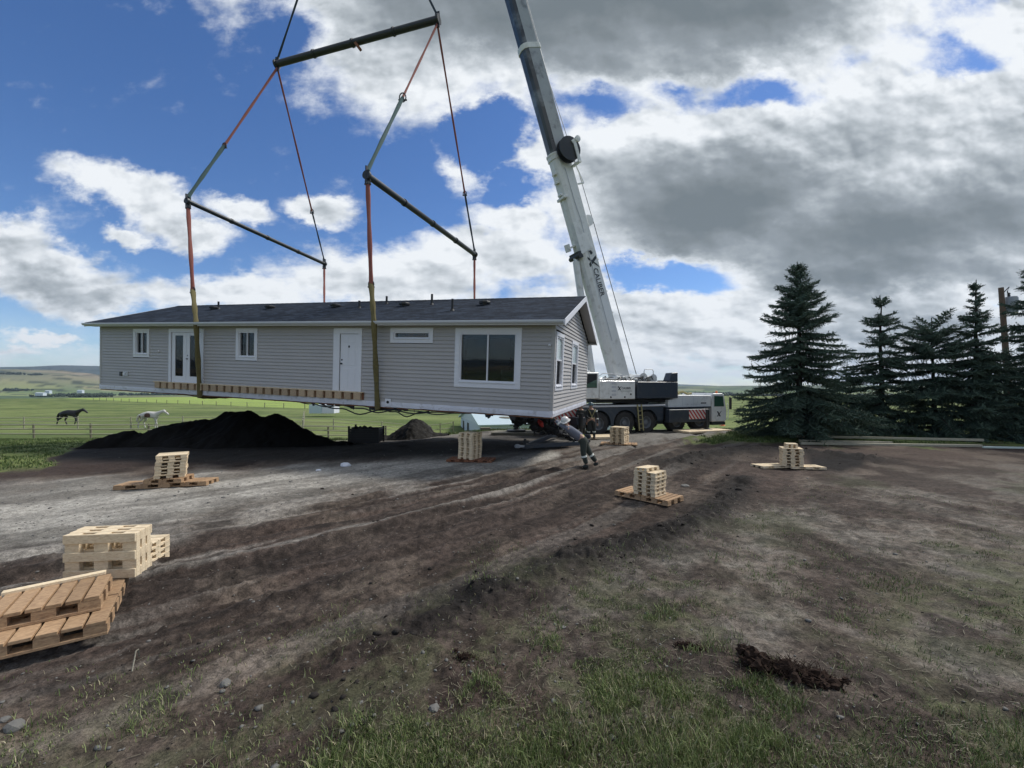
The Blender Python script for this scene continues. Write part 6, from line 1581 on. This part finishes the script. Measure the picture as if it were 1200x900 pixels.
def person(label, base, J, top_mat, leg_mat, hat_mat, vest=False, bands=(), curl=.6, straps=False):
    """J: joint positions in world space; a continuous body plus clothes following it"""
    base = Vector(base); J = {k: Vector(v) - base for k, v in J.items()}; o = empty('person', base, label=label, cat='person')
    B = {}; E_ = []
    def chain(*ns): 
        for a, b in zip(ns[:-1], ns[1:]): E_.append((a, b))
    rad = dict(pelvis=.140, belly=.135, chest=.155, neck=.055, skull=.088, crown=.07, shL=.062, shR=.062, elL=.042, elR=.042, wrL=.028, wrR=.028, paL=.034, paR=.034, hiL=.098, hiR=.098, knL=.068, knR=.068, anL=.040, anR=.040, toL=.038, toR=.038)
    for k in rad: B[k] = (J[k], rad[k])
    chain('pelvis', 'belly', 'chest', 'neck', 'skull', 'crown')
    for s in 'LR': chain('chest', 'sh' + s, 'el' + s, 'wr' + s, 'pa' + s); chain('pelvis', 'hi' + s, 'kn' + s, 'an' + s, 'to' + s)
    for s in 'LR':
        d = (J['pa' + s] - J['wr' + s]).normalized(); side = d.cross(Vector((0, 0, 1))); side = side.normalized() if side.length > .2 else Vector((0, 1, 0)); dn = d.cross(side).normalized()
        if dn.z > 0: dn = -dn
        for i, (off, ln) in enumerate(((-.028, .060), (-.010, .072), (.010, .068), (.028, .052))):
            k0, k1, k2 = f'f{s}{i}a', f'f{s}{i}b', f'f{s}{i}c'; p0 = J['pa' + s] + side * off + d * .045
            B[k0] = (p0, .0105); B[k1] = (p0 + d * ln * .55 + dn * ln * .15 * curl, .0095); B[k2] = (p0 + d * ln * .9 + dn * ln * .5 * curl, .0075); chain('pa' + s, k0, k1, k2)
        k0, k1 = f't{s}a', f't{s}b'; p0 = J['wr' + s].lerp(J['pa' + s], .6) + side * .038; B[k0] = (p0 + d * .012, .012); B[k1] = (p0 + d * .045 + side * .022, .009); chain('wr' + s, k0, k1)
    body = skin_mesh('body', B, E_, 'pelvis', 'skin', o)
    # face: nose, ears, eyes joined into the body mesh
    hd = J['skull']; fw = J['face'].normalized() if 'face' in J else Vector((-1, 0, 0)); fw = (J['look'] ).normalized() if 'look' in J else fw
    up = (J['crown'] - J['neck']).normalized(); fw = (fw - up * fw.dot(up)).normalized(); sd_ = up.cross(fw)
    bm = bmesh.new(); bm.from_mesh(body.data)
    def blob_(c, s3, r=1): 
        vs = bmesh.ops.create_icosphere(bm, subdivisions=2, radius=r)['verts']
        for v in vs: v.co = c + fw * v.co.x * s3[0] + sd_ * v.co.y * s3[1] + up * v.co.z * s3[2]
    blob_(hd + fw * .095 - up * .005, (.022, .014, .024)); blob_(hd + fw * .082 - up * .05, (.012, .026, .008)); blob_(hd + fw * .06 - up * .075, (.035, .035, .028))
    for s in (-1, 1): blob_(hd + sd_ * s * .085 - up * .005, (.018, .010, .030)); blob_(hd + fw * .082 + sd_ * s * .032 + up * .02, (.010, .013, .008))
    bm.to_mesh(body.data); bm.free()
    # shirt
    g = .018; S = {k: (J[k], rad[k] + g) for k in ('belly', 'chest', 'shL', 'shR', 'elL', 'elR')}; S['pel'] = (J['pelvis'].lerp(J['belly'], .05), rad['pelvis'] + g * 1.2)
    S['col'] = (J['chest'].lerp(J['neck'], .75), .07)
    ed = [('pel', 'belly'), ('belly', 'chest'), ('chest', 'col')]
    for s in 'LR': S['cu' + s] = (J['elL' if s == 'L' else 'elR'].lerp(J['wr' + s], .86), .040); ed += [('chest', 'sh' + s), ('sh' + s, 'el' + s), ('el' + s, 'cu' + s)]
    skin_mesh('shirt', S, ed, 'chest', top_mat, o)
    T = {k: (J[k], rad[k] + .022) for k in ('pelvis', 'hiL', 'hiR', 'knL', 'knR')}; T['wa'] = (J['pelvis'].lerp(J['belly'], .5), .128)
    ed = [('wa', 'pelvis')]
    for s in 'LR': T['he' + s] = (J['kn' + s].lerp(J['an' + s], .9), .068); ed += [('pelvis', 'hi' + s), ('hi' + s, 'kn' + s), ('kn' + s, 'he' + s)]
    skin_mesh('trousers', T, ed, 'pelvis', leg_mat, o)
    for s in 'LR':
        a, t = J['an' + s], J['to' + s]; heel = a - (t - a).normalized() * .05; heel.z = t.z
        skin_mesh('boot', {'a': (J['kn' + s].lerp(a, .82), .055), 'b': (a, .052), 'c': (a.lerp(t, .5) , .050), 'd': (t, .040), 'e': (heel, .040)}, [('a', 'b'), ('b', 'c'), ('c', 'd'), ('b', 'e')], 'b', 'cloth_dark', o)
        gl = {'a': (J['wr' + s].lerp(J['el' + s], .12), .036), 'b': (J['wr' + s], .036), 'c': (J['pa' + s], .044)}; skin_mesh('glove', gl, [('a', 'b'), ('b', 'c')], 'b', 'glove', o)
    ht = MB(); q = frame(up, fw); c = hd + up * .035
    ht.lathe([(.128, 0), (.125, .03), (.115, .075), (.085, .115), (.045, .135), (0, .14)], c, up, 20, fw); ht.lathe([(.128, .0), (.165, -.005), (.165, .004), (.128, .012)], c, up, 20, fw)
    ht.bar(c + fw * .12 + up * .0, c + fw * .19 - up * .012, .14, .012, up); h = ht.build('hard_hat', M[hat_mat], o, smooth=True)
    if vest:
        skin_mesh('vest', {'a': (J['pelvis'].lerp(J['belly'], -.25), .158), 'b': (J['belly'].lerp(J['pelvis'], .3), .160)}, [('a', 'b')], 'a', 'hivis', o)
    for (a, b, t, r) in bands:
        pa, pb = J[a], J[b]; d = (pb - pa).normalized(); c = pa.lerp(pb, t); mb = MB(); mb.tube(c - d * .028, c + d * .028, r, n=14); mb.build('reflective_band', M['reflect'], o, smooth=True)
    if straps:
        mb = MB(); ch, be = J['chest'], J['belly']
        for s in 'LR':
            mb.path([J['sh' + s] + Vector((0, 0, .07)), J['sh' + s].lerp(ch, .35) + Vector((0, -.135, .0)), be + Vector((0, -.145, -.02)), J['hi' + ('R' if s == 'L' else 'L')] + Vector((0, -.10, .10))], .018, 6)
        mb.path([be + Vector((.145 * math.cos(t), .145 * math.sin(t), -.06)) for t in [i * 6.283 / 14 for i in range(15)]], .018, 6); mb.build('harness', M['strap'], o)
    return o
# worker leaning against the house corner
C0 = H(0, 0, 0)
gz = lambda x, y: hz(x, y, True)
X, Y = 2.2, 12.95
g1, g2 = gz(2.22, 12.9), gz(2.62, 13.05)
person('worker in grey shirt and white hard hat leaning forward, pushing the house corner', (2.2, 12.95, (g1 + g2) / 2), dict(
    pelvis=(2.12, 12.96, .86), belly=(1.97, 12.96, .98), chest=(1.76, 12.95, 1.14), neck=(1.64, 12.92, 1.28), skull=(1.60, 12.88, 1.39), crown=(1.585, 12.87, 1.46), look=(-1, .15, -.1),
    shL=(1.66, 12.79, 1.20), shR=(1.68, 13.11, 1.22), elL=(1.44, 12.86, 1.30), elR=(1.45, 13.12, 1.34), wrL=(1.30, 12.98, 1.46), wrR=(1.30, 13.20, 1.45), paL=(1.245, 13.05, 1.485), paR=(1.24, 13.25, 1.475),
    hiL=(2.15, 12.86, .80), hiR=(2.18, 13.06, .80), knL=(2.13, 12.84, .46), knR=(2.36, 13.06, .44), anL=(2.24, 12.86, g1 + .11), anR=(2.58, 13.06, g2 + .13), toL=(2.10, 12.85, g1 + .045), toR=(2.48, 13.05, g2 + .05)),
    'cloth_grey', 'cloth_green', 'helmet_white', vest=True, bands=[('knL', 'anL', .25, .082), ('knR', 'anR', .25, .082), ('elL', 'wrL', .2, .058)])
# standing worker
x, y = gpt(693, 515.5).x, gpt(693, 515.5).y; g = gz(x, y) + .02
def stand(x, y, g, hh, st=0.0):
    k = hh / 1.75
    return dict(pelvis=(x, y, g + .95 * k), belly=(x + .0, y, g + 1.10 * k), chest=(x - .01, y, g + 1.30 * k), neck=(x - .02, y, g + 1.47 * k), skull=(x - .03, y, g + 1.60 * k), crown=(x - .03, y, g + 1.67 * k), look=(-.8, -.6, 0),
        shL=(x - .18, y - .04, g + 1.38 * k), shR=(x + .19, y - .02, g + 1.37 * k), elL=(x - .27, y - .14, g + 1.10 * k), elR=(x + .27, y - .02, g + 1.08 * k), wrL=(x - .14, y - .30, g + 1.02 * k), wrR=(x + .27, y - .09, g + .84 * k), paL=(x - .07, y - .34, g + 1.02 * k), paR=(x + .265, y - .11, g + .76 * k),
        hiL=(x - .10, y, g + .88 * k), hiR=(x + .10, y, g + .88 * k), knL=(x - .13 - st, y - .04, g + .49 * k), knR=(x + .12, y - .02, g + .49 * k), anL=(x - .15 - st, y, g + .10), anR=(x + .13, y, g + .10), toL=(x - .18 - st, y - .14, g + .045), toR=(x + .15, y - .15, g + .045))
person('standing worker in dark clothes with yellow harness straps and teal hard hat', (x, y, g), stand(x, y, g, 1.72), 'cloth_dark', 'cloth_dark', 'helmet_blue', bands=[('knL', 'anL', .3, .080), ('knR', 'anR', .3, .080), ('elR', 'wrR', .4, .055), ('shR', 'elR', .1, .088)], straps=True)
x2, y2 = gpt(684, 514).x, gpt(684, 514).y + .7; g3 = gz(x2, y2) + .02
person('worker in black standing half hidden behind the harnessed worker', (x2, y2, g3), stand(x2, y2, g3, 1.62, .04), 'cloth_dark', 'cloth_dark', 'helmet_blue', bands=[('knL', 'anL', .3, .080)])

def horse(label, base, rz, m_, hair, pose, scale=1.0, patch=None, head=0.0):
    o = empty('horse', base, rz, label, 'horse'); o.scale = (scale,) * 3
    z = 1.0
    J = dict(rump=((-.62, 0, 1.22), .24), loin=((-.25, 0, 1.27), .25), mid=((.08, 0, 1.20), .27), chest=((.45, 0, 1.18), .27), wither=((.60, 0, 1.30), .20),
        n1=((.84, 0, 1.48 + head * .3), .155), n2=((1.06, 0, 1.66 + head * .7), .115), poll=((1.20, 0, 1.76 + head), .10), ch=((1.34, 0, 1.68 + head), .095), nose=((1.55, 0, 1.50 + head), .062), muz=((1.62, 0, 1.44 + head), .055), dock=((-.86, 0, 1.27), .09))
    E_ = [('loin', 'rump'), ('loin', 'mid'), ('mid', 'chest'), ('chest', 'wither'), ('wither', 'n1'), ('n1', 'n2'), ('n2', 'poll'), ('poll', 'ch'), ('ch', 'nose'), ('nose', 'muz'), ('rump', 'dock')]
    for nm, (sx, a) in pose.items():
        y_ = .14 if nm[1] == 'l' else -.14
        if nm[0] == 'h':  # hip, stifle, hock, fetlock, hoof
            pts = [((-.66, y_, 1.02), .15), ((-.50 + a * .5, y_, .84), .105), ((-.80 + a, y_, .56), .055), ((-.74 + a * 1.25 + sx, y_, .16), .042), ((-.69 + a * 1.3 + sx, y_, .04), .055)]
        else:
            pts = [((.50, y_, .98), .12), ((.48 + a * .45, y_, .80), .078), ((.50 + a, y_, .48), .052), ((.50 + a + sx, y_, .15), .040), ((.54 + a + sx * 1.2, y_, .04), .055)]
        prev = 'rump' if nm[0] == 'h' else 'chest'
        for i, (p, r) in enumerate(pts): k = nm + str(i); J[k] = (p, r); E_.append((prev, k)); prev = k
    for s in (-1, 1): J[f'e{s}'] = ((1.19, s * .06, 1.86 + head), .022); J[f'ee{s}'] = ((1.21, s * .07, 1.95 + head), .010); E_ += [('poll', f'e{s}'), (f'e{s}', f'ee{s}')]
    J = {k: (v[0], v[1] * (1.12 if k in ('rump', 'loin', 'mid', 'chest', 'wither', 'n1', 'n2') else 1.12)) for k, v in J.items()}
    b = skin_mesh('body', J, E_, 'mid', m_, o)
    t = skin_mesh('tail', dict(a=((-.90, 0, 1.27), .05), b=((-1.02, 0, 1.12), .09), c=((-1.12, .02, .80), .11), d=((-1.16, .02, .55), .05)), [('a', 'b'), ('b', 'c'), ('c', 'd')], 'a', hair, o)
    mn = skin_mesh('mane', dict(a=((.62, .02, 1.44), .05), b=((.82, .03, 1.58 + head * .3), .07), c=((1.02, .03, 1.74 + head * .7), .06), d=((1.17, 0, 1.84 + head), .04), e=((1.30, 0, 1.80 + head), .03)), [('a', 'b'), ('b', 'c'), ('c', 'd'), ('d', 'e')], 'b', hair, o)
    return o
def pinto():
    m = bpy.data.materials.new('white_and_brown_coat'); m.use_nodes = True; t = NT(m.node_tree); b = t.n['Principled BSDF']; co = t.node('ShaderNodeTexCoord').outputs['Object']
    acc = None
    for c, s in (((-.05, -.2, 1.16), (.30, .5, .26)), ((-.72, -.2, 1.0), (.12, .4, .22)), ((-.1, .3, 1.3), (.3, .3, .2)), ((1.5, 0, 1.5), (.1, .2, .05))):
        mp = t.node('ShaderNodeMapping', vector_type='TEXTURE'); t.put(mp.inputs[0], co); mp.inputs['Location'].default_value = c; mp.inputs['Scale'].default_value = s
        g = t.node('ShaderNodeTexGradient', gradient_type='SPHERICAL'); t.put(g.inputs[0], mp.outputs[0]); acc = g.outputs['Fac'] if acc is None else t.m('MAXIMUM', acc, g.outputs['Fac'])
    f = t.smooth(t.m('ADD', acc, t.m('MULTIPLY', t.m('SUBTRACT', t.noise(co, 6, 3), .5), .3)), .05, .12)
    t.put(b.inputs['Base Color'], t.mix(f, (.55, .53, .50, 1), (.10, .045, .035, 1))); b.inputs['Roughness'].default_value = .7
    return m
M['pinto'] = pinto()
def at_field(px, py, D):
    x_ = (px - 600) / F * D; return Vector((x_, D, hz(x_, D)))
hb_ = at_field(82, 0, 49); 
horse('black horse walking to the right across the pasture', hb_, R(4), 'horse_black', 'hair_black', dict(hl=(.05, .22), hr=(-.12, -.16), fl=(-.10, -.10), fr=(.08, .26)), 1.18, head=-.22)
horse('white horse with a brown flank patch walking right behind the fence', at_field(176, 0, 45), R(3), 'pinto', 'hair_white', dict(hl=(-.04, .16), hr=(-.08, -.10), fl=(-.06, -.14), fr=(.04, .16)), 1.16, head=-.22)

# ================================================================== ground cover
def grass_mesh(name, pts, hts, wid, m_, label, bend=.5):
    n = len(pts); ang = rng.uniform(0, 2 * np.pi, n); la = rng.uniform(0, 2 * np.pi, n); le = hts * rng.uniform(.15, bend * 1.6, n)
    dx, dy = np.cos(ang) * wid, np.sin(ang) * wid; lx, ly = np.cos(la) * le, np.sin(la) * le
    P = np.asarray(pts); V = np.zeros((n, 5, 3))
    V[:, 0] = P + np.stack([-dx, -dy, 0 * dx], 1); V[:, 1] = P + np.stack([dx, dy, 0 * dx], 1)
    V[:, 2] = P + np.stack([dx * .7 + lx * .35, dy * .7 + ly * .35, hts * .55], 1); V[:, 3] = P + np.stack([-dx * .7 + lx * .35, -dy * .7 + ly * .35, hts * .55], 1)
    V[:, 4] = P + np.stack([lx, ly, hts * (1 - .35 * (le / hts) ** 2).clip(.3, 1)], 1)
    b = np.arange(n)[:, None] * 5
    Fc = np.concatenate([b + np.array([[0, 1, 2]]), b + np.array([[0, 2, 3]]), b + np.array([[3, 2, 4]])], 0)
    o = mesh_np(name, V.reshape(-1, 3), Fc, m_); return tag(o, label, 'grass', kind='stuff')
def blade_mat(name, c1, c2, c3):
    m = bpy.data.materials.new(name); m.use_nodes = True; t = NT(m.node_tree); b = t.n['Principled BSDF']
    r = t.node('ShaderNodeNewGeometry').outputs['Random Per Island']; co = t.node('ShaderNodeTexCoord').outputs['Object']
    c = t.mix(t.smooth(t.m('ADD', t.m('MULTIPLY', r, .6), t.m('MULTIPLY', t.noise(co, 1.6, 3), .6)), .3, .85), (*c1, 1), (*c2, 1)); c = t.mix(t.m('GREATER_THAN', r, .86), c, (*c3, 1))
    t.put(b.inputs['Base Color'], c); b.inputs['Roughness'].default_value = .6; b.inputs['Specular IOR Level'].default_value = .3; return m
M['blade'] = blade_mat('grass_blades', (.085, .125, .036), (.25, .29, .12), (.40, .36, .23))
M['blade_far'] = blade_mat('meadow_blades', (.055, .095, .025), (.115, .16, .05), (.16, .17, .08))
def sample_view(n, r0, r1, half=54, power=1.0):
    """points on the ground in front, spread evenly per solid angle rather than per area"""
    t = rng.random(n) ** power; r = 1 / (1 / r0 + (1 / r1 - 1 / r0) * t); a = np.radians(rng.uniform(-half, half, n)); return r * np.sin(a), r * np.cos(a)
def near_grass():
    x, y = sample_view(420000, 2.0, 13.5); mk = site_masks(x, y); b = mk['b']
    tuft = fbm(x * 4.6, y * 4.6, 3, 101); patch = fbm(x * 1.1, y * 1.1, 4, 102)
    low = sstep(800, 900, b) * sstep(250, 700, mk['a'] + (b - 800)) 
    p = mk['grass'] * (.08 + .92 * sstep(.42, .60, patch)) * (.07 + .93 * sstep(.44, .58, tuft)) + mk['dry'] * .45 * sstep(.45, .62, patch) * sstep(.42, .6, tuft) + .10 * mk['dry'] * sstep(.5, .7, tuft)
    p = np.clip(p * 1.15 + low * mk['grass'] * .45, 0, 1); keep = rng.random(len(x)) < p * .95
    x, y, low = x[keep], y[keep], low[keep]; z = height(x, y, True)
    cl_ = sstep(.42, .66, fbm(x * 2.6, y * 2.6, 3, 103)); h = rng.uniform(.018, .055, len(x)) * (1 + 1.1 * low * rng.random(len(x))) * (.7 + .8 * cl_)
    r = np.hypot(x, y)
    grass_mesh('grass', np.stack([x, y, z - .004], 1), h, .0021 + .0007 * r / 3, M['blade'], 'short green grass growing out of the trampled soil in front')
near_grass()
def straw():
    x, y = sample_view(9000, 2.2, 16); mk = site_masks(x, y); keep = rng.random(len(x)) < (mk['grass'] * .35 + mk['dry'] * .45 + .05); x, y = x[keep], y[keep]
    n = len(x); z = height(x, y, True) + .006; a = rng.uniform(0, 2 * np.pi, n); l = rng.uniform(.010, .045, n); w = .0010 + .00022 * np.hypot(x, y); up = rng.uniform(0, .012, n)
    V = np.zeros((n, 4, 3)); c, s = np.cos(a), np.sin(a)
    for i, (u, v) in enumerate(((-1, -1), (1, -1), (1, 1), (-1, 1))): V[:, i] = np.stack([x + c * l * u - s * w * v, y + s * l * u + c * w * v, z + up * (u > 0)], 1)
    o = mesh_np('dry_grass', V.reshape(-1, 3), np.arange(n * 4).reshape(-1, 4), mat('dry_straw', (.16, .145, .10), .8, namt=.4)); tag(o, 'dry broken straw scattered over the trampled soil', 'straw', kind='stuff')
straw()
def rough_grass():
    P = []
    x = rng.uniform(-36, -8, 120000); y = rng.uniform(10.5, 34, 120000); mk = site_masks(x, y); k = mk['site'] < .5; P.append((x[k], y[k], .10))
    x = rng.uniform(8.5, 16, 30000); y = rng.uniform(17, 27, 30000); mk = site_masks(x, y); k = (mk['site'] < .5) & (mk['b'] < 522); P.append((x[k], y[k], .16))
    x = rng.uniform(-13, 3, 26000); y = rng.uniform(22.5, 34, 26000); mk = site_masks(x, y); k = mk['site'] < .5; P.append((x[k], y[k], .16))
    x = rng.uniform(12, 36, 30000); y = rng.uniform(18.5, 27, 30000); P.append((x, y, .14))
    X_ = np.concatenate([p[0] for p in P]); Y_ = np.concatenate([p[1] for p in P]); Hh = np.concatenate([np.full(len(p[0]), p[2]) for p in P])
    t = fbm(X_ * 1.3, Y_ * 1.3, 3, 111); k = rng.random(len(X_)) < sstep(.25, .6, t); X_, Y_, Hh, t = X_[k], Y_[k], Hh[k], t[k]
    grass_mesh('meadow_grass', np.stack([X_, Y_, height(X_, Y_, True) - .01], 1), Hh * (.3 + 1.3 * t) * rng.uniform(.5, 1.2, len(X_)), .012, M['blade_far'], 'rough meadow grass round the edges of the building site')
rough_grass()
def lumps(name, x, y, s, m_, label, cat, flat=.7, jit=.35, sink=.2):
    bm = bmesh.new(); bmesh.ops.create_icosphere(bm, subdivisions=1, radius=1); T = np.array([v.co for v in bm.verts]); Fi = np.array([[v.index for v in f.verts] for f in bm.faces]); bm.free()
    n = len(x); z = height(x, y, True); k = len(T); a = rng.uniform(0, 2 * np.pi, n); c, sn = np.cos(a), np.sin(a)
    V = T[None] * (1 + rng.uniform(-jit, jit, (n, k, 1))); sc3 = np.stack([s * rng.uniform(.8, 1.4, n), s * rng.uniform(.7, 1.1, n), s * flat * rng.uniform(.7, 1.1, n)], 1); V = V * sc3[:, None, :]
    Vx = V[..., 0] * c[:, None] - V[..., 1] * sn[:, None]; Vy = V[..., 0] * sn[:, None] + V[..., 1] * c[:, None]
    V = np.stack([Vx + x[:, None], Vy + y[:, None], V[..., 2] + (z + s * flat * (1 - 2 * sink) * .5)[:, None]], -1).reshape(-1, 3)
    Fc = (Fi[None] + (np.arange(n) * k)[:, None, None]).reshape(-1, 3)
    o = mesh_np(name, V, Fc, m_); return tag(o, label, cat, kind='stuff')
def scatter():
    x, y = sample_view(60000, 2.2, 26); mk = site_masks(x, y); bd, bs = seg_dist(x, y, BERM); b2, _ = seg_dist(x, y, BERM2); rd, rs = seg_dist(x, y, ROAD)
    r = np.hypot(x, y); cl = fbm(x * 1.6, y * 1.6, 3, 121)
    pd = (np.exp(-(bd / .42) ** 2) * .34 * sstep(1.2, 3.6, bs) * sstep(.36, .56, fbm(x * 1.4, y * 1.4, 3, 131)) + np.exp(-(b2 / 1.1) ** 2) * .5 + .03 * sstep(.5, .66, cl) * (1 - mk['gA']) * (1 - .8 * mk['dry'])) * mk['site']; k = rng.random(len(x)) < pd
    xx, yy = x[k], y[k]; s = rng.uniform(.003, .012, len(xx)) * (1 + 2.6 * rng.random(len(xx)) ** 6) * (.8 + r[k] * .055) * (1 + .35 * np.exp(-(bd[k] / .4) ** 2))
    lumps('soil_clods', xx, yy, s, M['soil_dark'], 'dark crumbly soil clods thrown up along the ridge and tracks', 'soil clods')
    k = rng.random(len(x)) < (.30 * mk['gA'] + .2 * mk['gB'] + .02) * mk['site']; xx, yy = x[k], y[k]
    lumps('gravel', xx, yy, rng.uniform(.004, .012, len(xx)) * (1 + 1.6 * rng.random(len(xx)) ** 7) * (.8 + r[k] * .06), M['stone'], 'small pale stones scattered over the gravel and soil', 'gravel', .6, .25)
scatter()
def tree_rows():
    """far hedgerows and shelter belts on the plain, too small to tell apart"""
    V, Fq = [], []; rd = random.Random(3)
    for (p0, p1, D, n, h_) in ((( 44, 0), (66, 0), 1150, 40, 7), ((66, 0), (125, 0), 1300, 150, 9), ((88, 0), (120, 0), 1000, 60, 7), ((10, 0), (30, 0), 1700, 40, 9), ((-60, 0), (45, 0), 2100, 120, 10), ((128, 0), (360, 0), 1500, 300, 9), ((845, 0), (980, 0), 1100, 160, 7), ((700, 0), (860, 0), 2000, 160, 9), ((1000, 0), (1300, 0), 900, 200, 8)):
        for i in range(n):
            px = p0[0] + (p1[0] - p0[0]) * rd.random(); x_ = (px - 600) / F * D; y_ = D + rd.uniform(-25, 25); z_ = hz(x_, y_); r_ = h_ * rd.uniform(.5, 1.1)
            for k in range(5):
                b = len(V); c = Vector((x_ + rd.uniform(-.6, .6) * r_, y_ + rd.uniform(-.5, .5) * r_, z_ + r_ * rd.uniform(.2, .8))); q = r_ * rd.uniform(.3, .55)
                V += [tuple(c + Vector(v) * q) for v in ((1, 0, 0), (0, 1, 0), (-1, 0, 0), (0, -1, 0), (0, 0, 1), (0, 0, -1))]
                Fq += [(b + a_, b + e_, b + t_) if t_ == 4 else (b + e_, b + a_, b + 5) for t_ in (4, 5) for a_, e_ in ((0, 1), (1, 2), (2, 3), (3, 0))]
    o = mesh_np('far_woods', np.array(V), np.array(Fq), mat('far_tree_green', (.022, .038, .020), .9, nscale=.02, namt=.4)); tag(o, 'dark rows of distant trees across the plain', 'trees', kind='stuff')
tree_rows()
# ------------------------------------------------------------------ haze
def haze():
    m = bpy.data.materials.new('pale_air'); m.use_nodes = True; t = NT(m.node_tree); t.n.clear(); out = t.node('ShaderNodeOutputMaterial'); v = t.node('ShaderNodeVolumePrincipled')
    v.inputs['Color'].default_value = (.62, .77, .98, 1); v.inputs['Density'].default_value = HAZE; v.inputs['Anisotropy'].default_value = .2; t.put(out.inputs['Volume'], v.outputs[0])
    mb = MB(); mb.box((-12500, -12500, -60), (12500, 12500, 400)); o = mb.build('haze', m); tag(o, kind='stuff'); o['label'] = 'thin pale air over the far plain and hills'; o['category'] = 'haze'
HAZE = 6.5e-5
haze()
